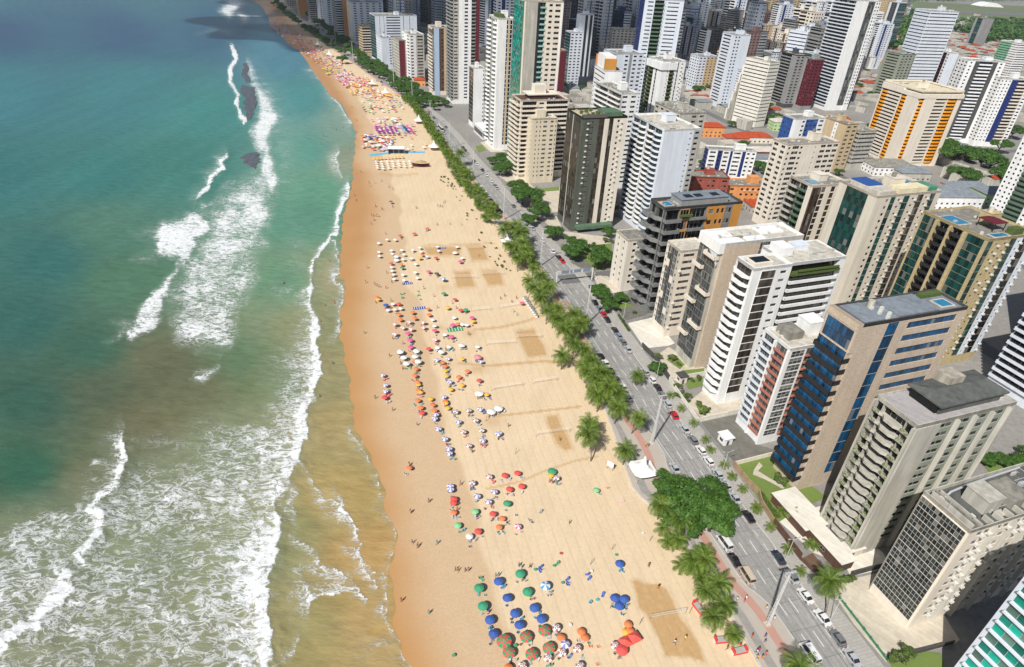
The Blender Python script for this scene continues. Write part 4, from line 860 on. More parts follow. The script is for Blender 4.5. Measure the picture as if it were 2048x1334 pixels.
# white tower with the angled balconies
b = Bld('apartment_tower', 'tall white tower with two columns of small angled balconies beside the teal glass tower', (997, 36), 91.5, 22, 12.5, WHITE, z0=4, fh=3.0)
b.face('sea', [b_(.26, d=1.6, dep=1.2, pm=WHITE, g=GDARK, sh='cut', hp=1.1), r_(.38, 2, wf=.75, hf=.6, zs=.2, m=PWHITE, g=GGREY, dep=.1), b_(.2, d=1.4, dep=1.2, pm=WHITE, g=GDARK, sh='cut', hp=1.1), w_(.16)])
b.face('near', [w_(.5), r_(.1, 1, wf=.9, hf=.9, zs=.05, g=GBLK), w_(.1, m=TAN), r_(.14, 1, wf=.9, hf=.9, zs=.05, g=GBLK), w_(.16, m=GREYW)])
b.roof(ROOFW, clutter=1.2); b.box('roof_garden', 2, 7, 8, 18, 90.6, 93.2, LEAFM0, b.rf); b.done()
b = Bld('apartment_tower', 'lower white tower with a bronze mirrored front standing over a white podium', (947, 135), 47.9, 12.5, 9.5, WHITE, z0=4, fh=3.2)
b.face('sea', [g_(1, 4, g=GBROWN, f=FRD)]); b.face('near', [w_(.85), r_(.15, 1, wf=.6)]); b.roof(ROOFW); b.done()
b = Bld('pavilion', 'white flat roofed podium with a dark glazed front at the avenue kerb', (966, 262), 7, 26, 18, WHITE, z0=.6, fh=4.8, cat='pavilion')
b.face('sea', [l_(1, g=GDARK, hf=.8, zs=.1)]); b.face('near', [l_(1, g=GDARK, hf=.8, zs=.1)]); b.roof(WHITE, .5, .3, clutter=0, house=False); b.done()
# towers further along the avenue
def hfor(bx, by, ty):
    g = G(bx, by); zz = np.arange(5, 150, .25); return float(zz[np.argmin(np.abs(to_px(np.full(zz.shape, g.x), np.full(zz.shape, g.y), zz)[1] - ty))]), g
h_, g_0 = hfor(906, 208, -12)
b = Bld('skyscraper', 'very tall tower with a dark curved balcony front and a blank white side', None, h_, 24, 25, WHITE, z0=4, fh=3.0, cat='skyscraper', stl=tuple(g_0))
b.face('sea', [b_(.5, d=1.3, dep=.8, pm=GREYW, g=GBLK, sh='curve', hp=.9), b_(.5, d=1.6, dep=.8, pm=GREYW, g=GBLK, sh='curve', hp=.9)])
b.face('near', [r_(.22, 1, wf=.6, m=PWHITE, g=GDARK), w_(.18, m=WHITE), r_(.18, 1, wf=.7, g=GNAVY, m=WHITE, hf=.5), w_(.1), b_(.16, d=.6, dep=.6, pm=GREYW, g=GDARK), w_(.14, m=MAROON)])
b.roof(CONC); b.done()
b = Bld('apartment_tower', 'cream and black striped tower with a pale blue stair shaft on the avenue', (864, 54), 62.4, 17.5, 17, CREAM, z0=4, fh=3.0)
b.face('sea', [b_(1, d=.8, dep=1.2, pm=CREAM, g=GBLK, hp=1.3)], z1=56); b.face('sea', [l_(1, g=GBLK, hf=.75, zs=.05)], z0=56, z1=61.3, fh=5.3)
b.face('near', [w_(.1, m=BROWN), w_(.3, m=wall_mat('pale_blue_shaft', (168, 190, 214), .1), out=.4), w_(.12, m=BROWN), r_(.16, 1, wf=.6, m=BROWN), w_(.32, m=TAN)]); b.roof(CONCD); b.done()
# ================================================================ the second row and the towers that can be told apart
def mid(label, P0, h, A, B, wall, sea, near, rot=BA, lod=0, deck=None, name='apartment_tower', cat='apartment tower', z0=4, fh=3.0, stl=None, group=None, clutter=.7, done=True, rim=None):
    b = Bld(name, label, P0, h, A, B, wall, rot=rot, z0=z0, fh=fh, lod=lod, cat=cat, stl=stl, group=group)
    if sea: b.face('sea', sea)
    if near: b.face('near', near)
    b.roof(deck, clutter=clutter, rim=rim)
    if done: b.done()
    return b
def base_at(px, py, A, rot=BA):        # the far seaward corner is seen at this ground position
    g = G(px, py); c, s = math.cos(R(rot)), math.sin(R(rot)); return (g.x + s * A, g.y - c * A, 0)
L5 = lambda c=.5, **o: r_(1, 5, wf=c, **o)
dots = lambda w, m=None, k=1: r_(w, k, **dict(wf=.28, hf=.3, ac=.7, acu=1.1, **({'m': m} if m else {})))
mid('cream tower of the second row with a sloping blank wall between window groups', (1576, 288), 50, 12, 37, CREAM, [r_(.5, 1, wf=.6, hf=.5), r_(.5, 1, wf=.5, hf=.5)], [r_(.1, 1, wf=.4), r_(.14, 1, wf=.85, hf=.55), r_(.08, 1, wf=.6), w_(.2), r_(.07, 1, wf=.3, hf=.25), w_(.05), r_(.36, 3, wf=.8, hf=.5)])
b = mid('cream tower with a dark round glass corner and planted balconies', (1627, 371), 51, 15, 22, CREAM, [b_(.45, d=1.2, dep=1.2, pm=PWHITE, g=GDARK, rail=None), b_(.35, d=1, dep=1, pm=GREENT, g=GDARK), w_(.2)], [g_(.2, 3, g=GBROWN, f=FRD, out=.8, m=BROWN), w_(.05), r_(.12, 1, wf=.9, hf=.85, zs=.1, g=GBROWN), w_(.13), r_(.12, 1, wf=.9, hf=.85, zs=.1, g=GBROWN), w_(.12), b_(.26, d=1.3, dep=.8, pm=CREAM, g=GDARK, sh='curve')], done=False)
b.pool(2, 8, 3, 9, 50.2); b.done()
b = mid('cream tower with dark glass stripes running its whole height and a green roof terrace', (1756, 392), 57, 21, 36, wall_mat('light_cream', (214, 205, 188), .12), [w_(.22), g_(.56, 6, g=GGREEN, f=FRD, m=DARK), w_(.22)], [w_(.12), r_(.1, 1, wf=.4), g_(.07, 1, g=GGREEN, f=FRD), dots(.13), g_(.09, 2, g=GGREEN, f=FRD), dots(.13), g_(.09, 2, g=GBROWN, f=FRD), dots(.11), g_(.08, 2, g=GGREEN, f=FRD), w_(.08)], done=False)
b.pool(22, 33, 12, 18, 56.4); b.box('terrace', 3, 12, 2, 18, 56, 57.6, ROOFW, b.rf); b.box('terrace', 14, 30, 2, 8, 56, 58.2, wall_mat('cream_screed', (226, 214, 180), .2), b.rf); b.box('terrace', 30, 35.5, 2, 10, 56, 57.9, wall_mat('turf_green', (80, 140, 112), .2), b.rf); b.box('roof_cover', 4, 12, 9.5, 19, 57.6, 58.2, BLUEW, b.rf); b.done()
b = mid('dark glass tower with cream ribs, black balconies and a blue roof pool', (1980, 478), 57, 28, 26, wall_mat('sand_stone', (196, 178, 136), .15, .8), [w_(.03), g_(.2, 4, g=GGREEN, f=FRD), w_(.04, out=1), b_(.17, d=.6, dep=1.3, pm=DARK, g=GBLK, hp=1.2), w_(.03, out=1), b_(.17, d=.6, dep=1.3, pm=DARK, g=GBLK, hp=1.2), w_(.05, out=1), g_(.24, 4, g=GGREEN, f=FRD), w_(.04, out=.6)], [g_(.1, 2, g=GGREEN, f=FRD), dots(.34, None, 2), g_(.12, 2, g=GGREEN, f=FRD), dots(.13, COOL), g_(.16, 2, g=GDARK, f=FRD), dots(.13, COOL)], done=False, clutter=.4)
b.pool(1.5, 8, 14, 22, 56.5); mb = MB(); mb.box(9.5, 16, 6, 13, 59.2, 59.5); mb.build('pergola_roof', MAROON, b.rf)
for x, y in ((9.8, 6.3), (15.6, 6.3), (9.8, 12.6), (15.6, 12.6)): b.box('post', x, x + .25, y, y + .25, 56, 59.2, DARK, b.rf)
b.pool(5, 12, 1.5, 4, 56.5); b.box('planter', 15, 20, 2, 5, 56, 58.4, LEAFM0, b.rf); b.done()
mid('black and white banded tower at the right edge behind the blue glass tower', None, 42, 42, 20, COOL, [b_(1, d=1.1, dep=1.0, pm=COOL, g=GBLK, hp=1.1, p=12)], [l_(1)], stl=base_at(1968, 768, 42), z0=5)
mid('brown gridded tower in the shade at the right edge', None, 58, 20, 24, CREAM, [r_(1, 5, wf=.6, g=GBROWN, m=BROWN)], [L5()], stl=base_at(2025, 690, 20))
mid('white tower with a green tiled centre at the right edge, above the roof gardens', None, 58, 30, 16, WHITE, [r_(.3, 3, wf=.4), b_(.34, d=.3, dep=.9, pm=GREENT, g=GGREY, hp=1.3), r_(.36, 3, wf=.4)], [L5()], stl=base_at(1966, 440, 30), lod=1)
# the orange one
OR = b = Bld('apartment_tower', 'cream tower with bright orange yellow balcony columns under a heavy cream crown', (1846, 180), 58.1, 40, 38, CREAM, z0=3.2, fh=2.55, rot=14)
yb = lambda w: b_(w, d=1.0, dep=.6, pm=YELL, g=GBROWN, hp=1.2, sh='bay', m=BROWN, f=FRD, bw=1.0); bb_ = lambda w: b_(w, d=.5, dep=1.0, pm=CREAM, g=GBLK, hp=1.3)
b.face('sea', [w_(.03, out=.5), yb(.15), bb_(.35), w_(.03, out=.6), yb(.15), w_(.29, out=1.4)], z1=52.2)
b.face('near', [w_(.02), yb(.08), w_(.26, out=1.2), bb_(.27), w_(.03, out=.6), yb(.22), w_(.1, out=.5)], z1=52.2)
b.w.box(-1.6, b.B + .5, -1.4, b.A * .42, 52.2, 55.2); b.w.box(-1.2, b.B * .8, b.A * .42, b.A, 52.2, 56.4); b.roof(wall_mat('cream_screed', (226, 214, 180), .2), 1.6, .4, clutter=1.6); b.done()
mid('white tower with a dark grey centre panel and short white balconies', (1938, 119), 70, 14, 33, WHITE, [r_(1, 3)], [r_(.2, 1, wf=.25), w_(.12, m=DGREY), b_(.34, d=.9, dep=1.2, pm=WHITE, g=GNAVY, hp=1.1, m=DGREY), w_(.14, m=DGREY), r_(.2, 1, wf=.3)], rot=2, lod=1, fh=2.8)
mid('white tower with a royal blue stripe down its front', (2004, 156), 58, 14, 30, WHITE, [r_(1, 3)], [r_(.34, 3, wf=.4), r_(.2, 1, m=NAVY, wf=.2, hf=.2), b_(.3, d=.6, pm=CREAM, g=GDARK), r_(.16, 1)], rot=4, lod=1, fh=2.8)
h_, g_0 = hfor(1797, 200, 21)
mid('white tower with thin plum window bands along both faces', None, h_, 24, 36, COOL, [l_(1, hf=.3, g=GNAVY)], [l_(1, hf=.3, g=GDARK)], rot=12, lod=1, fh=3.4, stl=tuple(g_0))
mid('tower with deep red floor bands and white curved end', (1901, 105), 50, 30, 12, WHITE, [r_(.15, 1), b_(.7, d=.8, dep=1, pm=MAROON, g=GBLK, hp=.7), r_(.15, 1)], [w_(1, m=COOL)], rot=10, lod=1, fh=3.4)
mid('grey framed office slab with a dark glass recess by the woods', (1972, 37), 50, 22, 22, GREYW, [w_(.22), g_(.5, 3, g=GGREEN, f=FRD), w_(.28)], [w_(1)], rot=18, lod=1)
mid('white banded tower half wrapped in green netting', None, 48, 34, 20, WHITE, [l_(.6, hf=.3, m=wall_mat('green_netting', (130, 186, 150), .3)), l_(.4, hf=.3)], [l_(1)], rot=12, lod=1, stl=base_at(1972, 150, 34, 12))
mid('pale tower with narrow dark columns, left of the airport field', (1800, 5), 75, 22, 18, COOL, [w_(.2), r_(.6, 2, wf=.6, g=GBLK, m=DGREY), w_(.2)], [g_(1, 4, g=GGREEN)], lod=1, rot=18)
mid('tan tower with a fine grid of windows near the airport field', (1780, -8), 78, 26, 18, TAN, [r_(1, 7, wf=.5)], [r_(1, 4)], lod=1, rot=18)
mid('grey green tower with a recessed glass top behind the orange yellow one', (1806, 108), 50, 24, 22, SHADEW, [w_(.15), l_(.7), w_(.15)], [r_(1, 4)], lod=1)
b = Bld('skyscraper', 'very tall white tower with dark ribbon balconies and a broad blank corner strip', (1716, 0), 104, 34, 28, WHITE, z0=5, fh=3.2, rot=16, cat='skyscraper')
b.face('sea', [w_(.03), b_(.94, d=1.2, dep=.8, pm=COOL, g=GDARK, hp=1.0, p=9), w_(.03)]); b.face('near', [w_(.46, out=.6), g_(.3, 4, g=GGREY, f=FRD, m=GREYW), w_(.04, out=.6), r_(.2, 2, wf=.5, g=GNAVY)]); b.roof(); b.done()
mid('mid height white block with blue tiled panels beside the tan hotel wall', (1593, 237), 44, 13, 26, WHITE, [r_(.8, 3, m=BLUEW, wf=.35), w_(.2)], [w_(.2), r_(.15, 1), r_(.4, 3, m=BLUEW, wf=.6), r_(.25, 1)])
mid('blank tan wall block with pale sign panels, next to the blue tiled block', (1695, 248), 36, 28, 12, TAN, [w_(.6), r_(.12, 1, m=WHITE, wf=.3, hf=.3), w_(.28)], [r_(1, 2)], rot=24)
mid('stepped grey and white block behind the cream tower, right of the tan wall', (1722, 262), 30, 18, 16, PWHITE, [l_(1)], [l_(1)])
mid('slender white tower with dark bow shaped window bands', (1471, 69), 69.5, 22, 18, COOL, [w_(.1), r_(.62, 1, wf=.95, hf=.42, g=GBLK, rows=1), w_(.28)], [r_(.4, 2, g=GNAVY), w_(.6)], rot=18, lod=1)
b = Bld('apartment_tower', 'white tower widening towards its base, with long thin window rows', (1541, 124), 57, 27, 14, wall_mat('warm_white', (228, 224, 212), .12), z0=4, rot=34, lod=1)
b.face('sea', [l_(1, hf=.28)]); b.face('near', [l_(1, hf=.28)]); b.roof()
for k in range(6): b.w.box(-.0, b.B - .01, b.A, b.A + 1.6 * (k + 1), 0, 50 - k * 8, 0)
b.done()
b = mid('white tower with dark planted balcony clefts and a wide top storey', (1326.6, 121.5), 60, 24, 22, WHITE, [w_(.1, m=DARK), b_(.36, d=.8, dep=1.2, pm=LEAFM0, g=GBLK, sh='curve'), w_(.14), r_(.1, 1, wf=.9, hf=.9, zs=.05, g=GBLK), w_(.3)], [w_(.2), dots(.14), b_(.2, d=.7, dep=1.2, pm=LEAFM0, g=GBLK), w_(.12), r_(.06, 1, wf=.9, hf=.9, zs=.05, g=GBLK), dots(.28)], done=False)
b.w.box(-1.2, 14, -1.0, b.A, 53, 58.5); b.done()
mid('white office block behind the planted tower with rows of square windows', (1281, 132), 48, 20, 16, COOL, [r_(1, 5, wf=.45)], [w_(1)], lod=1)
b = mid('broad white tower topped by a terrace of planted balconies behind the dark green stone tower', (1243, 186), 62, 36, 12, WHITE, [b_(.5, d=1.2, dep=1.2, pm=WHITE, g=GDARK, p=4), b_(.5, d=1.2, dep=1.2, pm=WHITE, g=GBROWN, p=4)], [r_(.5, 1), r_(.5, 1)], clutter=1.5)
b = mid('round fronted white tower with orange and ochre panels around its roof house', (1211, 140), 68, 24, 12, WHITE, [l_(1, hf=.3, g=GNAVY)], [w_(1)], done=False, lod=1, rot=12)
b.box('penthouse', .5, 8, 4, 20, 67, 76, WHITE, b.rf); b.box('penthouse_panel', 0, 7.5, .8, 4, 67, 74.5, OCHRE, b.rf); b.box('penthouse_panel', 0, 7.5, 20, 23.4, 67, 74.5, ORANGE, b.rf); b.done()
mid('white and pale green tower behind the round fronted one', (1232, 106), 70, 20, 24, COOL, [r_(.3, 1), w_(.3), b_(.4, d=.6, pm=GREENT, g=GDARK)], [w_(.3), r_(.2, 1), w_(.1, m=GREYW), r_(.4, 2)], lod=1)
mid('pale tower with two black grooves and a fluted crown', (1163, 28), 70, 12, 16, COOL, [w_(.6), w_(.4)], [w_(.34), w_(.2, m=DARK), w_(.16), w_(.2, m=DARK), w_(.1)], lod=1)
mid('grey tiled slab with even rows of small windows', (1226, 57), 52, 16, 34, GREYW, [r_(1, 3)], [r_(1, 7, wf=.5)], lod=1, rot=6)
mid('navy glass block with an arched top', (1228, 20), 66, 20, 24, NAVY, [g_(1, 4, g=GNAVY, f=FRD)], [g_(.6, 4, g=GNAVY, f=FRD), l_(.4, g=GNAVY, m=COOL)], lod=1, rot=6)
b = Bld('skyscraper', 'very tall tower with a navy edge and a green balcony strip between white walls', (1291, -4), 102, 18, 33, COOL, z0=4, rot=4, lod=1, cat='skyscraper')
b.face('sea', [r_(1, 3, m=NAVY, g=GNAVY)]); b.face('near', [w_(.06), r_(.2, 1, wf=.7, hf=.3), b_(.24, d=.8, dep=1, pm=GREENT, g=GBLK), r_(.06, 1, wf=.2), r_(.36, 1, wf=.8, hf=.3), w_(.08)]); b.roof(); b.done()
mid('block striped in red and white behind the very tall navy edged tower', (1355, 50), 46, 14, 30, COOL, [r_(1, 3)], [r_(.16, 1), w_(.1, m=MAROON), r_(.16, 1), w_(.1, m=MAROON), r_(.16, 1), w_(.1, m=MAROON), r_(.2, 1)], lod=1, rot=8)
mid('wide dark blue glass office block', (1448, 64), 40, 60, 20, DARK, [l_(1, hf=.7, zs=.15, g=GNAVY)], [l_(1, g=GNAVY)], rot=-20, lod=1, cat='office block', name='office_block')
mid('ochre and white slab left of the slender white tower', (1400, 112), 38, 18, 24, COOL, [r_(1, 4)], [r_(.4, 2), r_(.6, 3, m=TAN, wf=.4)], lod=1)
mid('grey tower with dark windows and white balconies, right of the widening white tower', (1595, 110), 52, 26, 16, DGREY, [w_(.12, m=GREYW), b_(.6, d=.8, pm=GREYW, g=GDARK, m=DGREY), w_(.28, m=GREYW)], [r_(1, 3, m=GREYW)], lod=1)
mid('maroon and grey tower in front of the very tall white tower', (1628, 118), 50, 12, 14, GREYW, [w_(.3), r_(.7, 3, m=MAROON)], [r_(1, 3, m=MAROON, wf=.5)], lod=1)
mid('cylinder topped beige block with a flat white roof', (1532, 50), 44, 18, 22, PWHITE, [w_(.6), l_(.4)], [r_(1, 4, m=TAN)], lod=1)
mid('pink and dark banded block with a red roof box', (1530, 26), 48, 16, 20, PINKW, [l_(1)], [r_(.3, 1), w_(.1, m=BROWN), r_(.6, 2)], lod=1)
mid('cream and chocolate striped block', (1420, 22), 44, 14, 20, CREAM, [r_(1, 3)], [w_(.3), w_(.2, m=BROWN), r_(.3, 1), r_(.2, 1, m=NAVY)], lod=1)
mid('white block with navy corner stripes, among the low roofs', (1418, 297), 22, 9, 34, WHITE, [r_(1, 2, m=NAVY)], [r_(.2, 1, wf=.6), r_(.1, 1, m=NAVY, wf=.5), r_(.16, 1, wf=.6), w_(.05, m=NAVY), r_(.2, 1, wf=.7), w_(.07, m=NAVY), r_(.22, 2, wf=.5)], rot=2, fh=2.8, z0=3)
mid('long white block behind the curved balcony tower', (1362, 226), 56, 30, 18, PWHITE, [r_(1, 5)], [w_(.4), r_(.3, 1), r_(.3, 1)], clutter=2)
mid('brick red block with paired windows among the low roofs', (1372, 352), 20, 14, 28, BRICK, [r_(1, 2)], [r_(.3, 1, wf=.3), r_(.1, 1), w_(.1, out=.4), r_(.2, 2), w_(.1, out=.4), r_(.2, 1)], rot=4, z0=3, name='apartment_block', cat='apartment block')
mid('low orange block with two window rows, next to the brick red one', (1452, 370), 13, 14, 32, ORANGE, [r_(1, 3)], [r_(.3, 1, wf=.25), r_(.7, 6, wf=.45, ac=.6)], rot=8, z0=1.5, name='apartment_block', cat='apartment block')
mid('pink tower at the left of the twin grooved tower', (1108, 100), 46, 12, 14, PINKW, [r_(1, 3)], [r_(.5, 2), w_(.5, m=MAROON)], lod=1)
mid('white and teal tower behind the pink one', (1142, 64), 58, 14, 14, COOL, [g_(1, 4, g=GGREEN)], [r_(1, 3)], lod=1)
mid('long brown office slab beside the very tall teal tower', (1102, 0), 78, 26, 26, wall_mat('mauve_brown', (138, 116, 116), .12), [r_(1, 5)], [r_(1, 6, wf=.6)], lod=1)
# the avenue's far towers: foot and roof line as seen in the photo
for (bx, by, ty), A, B, wl, sea, near, lb in (
    ((822, 166, 68), 26, 16, WHITE, [r_(.3, 1, g=GDARK), w_(.3), r_(.4, 1, wf=.7)], [r_(.3, 1), w_(.1), r_(.5, 1, wf=.7, m=PWHITE)], 'white tower with dark shafts, left of the striped cream tower'),
    ((801, 162, 80), 24, 22, PWHITE, [r_(1, 6, wf=.6, g=GGREEN)], [w_(.3, m=MAROON), r_(.12, 1), g_(.58, 5, g=GGREEN, f=FRW)], 'tower with a gridded pale face and a maroon side'),
    ((766, 138, 74), 22, 12, COOL, [r_(1, 4, wf=.4)], [w_(.7), r_(.3, 1)], 'pale tower with punched windows, left of the maroon sided one'),
    ((755, 126, 30), 24, 52, COOL, [g_(1, 4, g=GGREEN)], [w_(.06), r_(.2, 2, wf=.1, hf=.9, zs=.05), l_(.34, g=GNAVY), r_(.3, 2, wf=.1, hf=.9, zs=.05), w_(.1)], 'broad blue grey slab with green glass on the sea side'),
    ((728, 110, 54), 22, 18, TAN, [l_(1, g=GBLK)], [b_(1, d=.5, pm=CREAM, g=GBLK)], 'dark tower with cream floor edges, shaded by cloud'),
    ((709, 89, 3), 26, 44, COOL, [w_(.4, m=CREAM, out=.6), r_(.1, 1, wf=.9, hf=.9), w_(.3, m=CREAM, out=.6), r_(.2, 1)], [r_(1, 5, wf=.4, g=GNAVY)], 'tall tower with three cream ribs on its front'),
    ((677, 79, -10), 24, 16, GREYW, [r_(1, 3)], [b_(.6, d=1, dep=1, pm=COOL, g=GDARK, sh='curve'), w_(.4, m=ORANGE)], 'grey tower with pale curved balconies and a rust side'),
    ((643, 49, -30), 24, 20, COOL, [r_(1, 4, g=GGREEN)], [r_(1, 5, wf=.4)], 'pale tower with green windows beside the dark tree row'),
    ((622, 45, -20), 20, 18, GREYW, [l_(1)], [l_(1)], 'grey banded tower, second from the far end of the avenue front'),
    ((600, 33, -30), 20, 14, TAN, [r_(1, 3)], [w_(1, m=ORANGE)], 'tan tower at the far end of the avenue front'),
    ((658, 60, -25), 26, 22, COOL, [r_(1, 4, g=GNAVY)], [r_(1, 3, g=GNAVY)], 'cool grey tower behind the curved balconies one'),
    ((575, 17, -40), 30, 18, PWHITE, [r_(1, 4)], [r_(1, 4)], 'pale tower where the avenue leaves the picture')):
    h, g = hfor(bx, by, ty); mid(lb, None, h, A, B, wl, sea, near, lod=1, rot=28, stl=tuple(g), z0=4)
# low houses with clay roofs between the towers
def house(px, py, A, B, h, wall, roof, label, rot=8, hip=True):
    g = G(px, py); root = empty('house', g, R(rot)); tag(root, label, 'house')
    mb = MB(); mb.box(0, B, 0, A, 0, h); mb.build('wall', wall, root)
    e = .6; mb = MB(); r = min(A, B) * .22; m = A / 2; k = B * .25 if hip else 0
    z0, z1 = h, h + r
    a, b_2, c, d = (-e, -e, z0), (B + e, -e, z0), (B + e, A + e, z0), (-e, A + e, z0); p, q = (k, m, z1), (B - k, m, z1)
    for f in ((a, b_2, q, p), (c, d, p, q), (d, a, p), (b_2, c, q)): mb.quad(f)
    mb.quad([a, d, c, b_2]); mb.build('roof', roof, root)
    wm = window_mesh(1.5, 1.2, GDARK, FRW, 2, 1, 0.0)
    for f in range(max(1, int(h / 3.2))):
        for i in range(max(1, int(B / 4))): link('window', wm, root, (2 + i * 4, -.03, 1.6 + f * 3.1))
        for i in range(max(1, int(A / 4))): link('window', wm, root, (-.03, 2 + i * 4, 1.6 + f * 3.1), -PI / 2)
    return root
for d in ((1398, 275, 13, 22, 9, ORANGE, TILE, 'peach house with a bright clay roof beside the long white block'), (1452, 288, 12, 20, 5, PINKW, TILE, 'low pink house with clay roof, left of the red roofed school'), (1478, 286, 14, 30, 5, CREAM, TILE, 'long low building under the widest clay roof'),
          (1494, 318, 12, 26, 6, BRICK, ROOFW, 'red walled building with a pale roof by the side street'), (1500, 428, 12, 22, 5, PWHITE, TILE, 'low building with an orange clay roof behind the dark stepped tower'), (1440, 405, 10, 16, 4, GREYW, CONC, 'grey roofed shed by the orange block'),
          (828, 172, 10, 12, 6, ORANGE, TILE, 'small orange house with a clay roof on the avenue'), (1508, 330, 10, 22, 5, WHITE, ROOFM, 'white shop with a metal roof and orange door'), (1545, 262, 12, 18, 8, wall_mat('mint', (176, 204, 150), .1), ROOFW, 'mint green house behind the widening white tower'),
          (1850, 420, 22, 40, 9, WHITE, ROOFM, 'white terrace block with a grey sheet roof right of the cream tower'), (1905, 395, 16, 30, 6, YELL, ROOFM, 'yellow trimmed shed near the two round trees'), (1965, 412, 16, 24, 8, wall_mat('mint', (176, 204, 150), .1), ROOFM, 'pale green workshop with a grey sheet roof'),
          (1745, 352, 18, 34, 7, WHITE, CONC, 'white low roof with tanks in front of the orange yellow tower'), (1800, 362, 14, 24, 6, PWHITE, ROOFM, 'grey ridged roof in front of the orange yellow tower'), (1690, 330, 16, 22, 6, CREAM, CONC, 'flat cream roof beside the cream tower windows')):
    house(*d)
# ================================================================ the rest of the town, behind
FT = []
def ftemp(kind, wall, A, B, h, sea, near, lb, rot=0, **k):
    b = Bld('apartment_tower', lb, None, h, A, B, wall, rot=0, z0=4, lod=2, stl=(0, 0, 0), **k)
    b.face('sea', sea); b.face('near', near); b.roof(None, clutter=0); b.done(); FT.append((tree_of(b.root), A, B, h, lb)); return b
TEALW = wall_mat('teal_tile', (70, 130, 140), .15)
ftemp(0, COOL, 20, 16, 60, [r_(1, 5, wf=.5)], [r_(.3, 1), w_(.3), r_(.4, 2)], 'white tower with dark punched windows')
ftemp(1, COOL, 18, 22, 66, [b_(.7, d=.8, pm=WHITE, g=GNAVY), w_(.3)], [r_(.2, 1), w_(.16, m=NAVY), r_(.4, 2), w_(.1)], 'white tower with a navy stripe')
ftemp(2, CREAM, 22, 16, 54, [b_(.5, d=.7, pm=CREAM, g=GDARK), r_(.5, 2)], [r_(1, 4, wf=.5)], 'cream tower with balconies')
ftemp(3, GREYW, 18, 20, 62, [l_(1, hf=.5)], [l_(.6), w_(.4)], 'grey tower with long window bands')
ftemp(4, COOL, 24, 14, 50, [l_(1, hf=.3, g=GNAVY)], [l_(1, hf=.3, g=GNAVY)], 'white tower with thin window bands')
ftemp(5, PWHITE, 18, 18, 58, [w_(.15, m=MAROON), r_(.5, 2), w_(.1, m=MAROON), r_(.25, 1)], [r_(.4, 2), w_(.2, m=MAROON), r_(.4, 2)], 'pale tower with maroon stripes')
ftemp(6, PINKW, 16, 22, 56, [r_(.4, 2, wf=.55), w_(.2, m=WHITE), r_(.4, 2)], [r_(.6, 3, wf=.5), l_(.4, m=WHITE)], 'pale pink tower with white strips')
ftemp(7, WHITE, 18, 18, 68, [b_(.45, d=.8, pm=WHITE, g=GDARK), w_(.1, m=BLUEW), b_(.45, d=.8, pm=WHITE, g=GDARK)], [w_(.3), r_(.3, 2), w_(.1, m=BLUEW), r_(.3, 2)], 'white tower with blue tiled strips')
ftemp(8, COOL, 14, 20, 46, [g_(1, 3, g=GGREEN)], [r_(.5, 3), g_(.2, 2, g=GGREEN), r_(.3, 2)], 'pale tower with green glass')
ftemp(9, DGREY, 18, 16, 56, [b_(.6, d=.8, pm=COOL, g=GBLK), w_(.4, m=COOL)], [r_(1, 4)], 'dark tower with white balconies')
ftemp(10, CREAM, 16, 16, 44, [r_(.4, 2), w_(.2, m=BROWN), r_(.4, 2)], [r_(.4, 2), w_(.2, m=BROWN), r_(.4, 2)], 'cream tower with brown strips')
ftemp(11, wall_mat('peach', (224, 190, 160), .12), 18, 18, 48, [b_(1, d=.7, pm=CREAM, g=GDARK)], [r_(1, 4)], 'peach tower with balconies')
FOOT = []                                   # footprints already taken: centre, radius, top height
for o in list(bpy.data.objects):
    if o.get('category') in ('apartment tower', 'skyscraper', 'apartment block', 'office block', 'house', 'pavilion') and o.location.length > 1:
        wl_ = [c for c in o.children if c.name.startswith('wall')]
        if not wl_: continue
        bb = wl_[0].bound_box; B_, A_, h_ = bb[6][0], bb[6][1], bb[6][2]
        c, s = math.cos(o.rotation_euler.z), math.sin(o.rotation_euler.z)
        FOOT.append((o.location.x + (B_ / 2) * c - (A_ / 2) * s, o.location.y + (B_ / 2) * s + (A_ / 2) * c, math.hypot(A_, B_) / 2, h_))
FX = np.array(FOOT)
hx, hy = to_px(FX[:, 0], FX[:, 1], FX[:, 3] * .75)
frs = random.Random(11); nfill = 0; placed = []
ZONE = [(525, -400), (2150, -400), (2150, -90), (1960, -30), (1830, 20), (1775, 60), (1735, 150), (1640, 215), (1560, 240), (1420, 222), (1390, 190), (1270, 150), (1220, 140), (1120, 165), (1080, 170), (1000, 120), (900, 70), (820, 60), (760, 110), (700, 70), (640, 35), (590, 10)]
cands = []
s = 380.0
while s < 2600:
    st_ = 26 + s * .004; t_ = 165.0 + 0
    while t_ < 1750:
        cands.append((s + frs.uniform(-7, 7), t_ + frs.uniform(-6, 6) + float(KERB_R(s)) - 100)); t_ += st_
    s += st_
hw = {'far': 0}
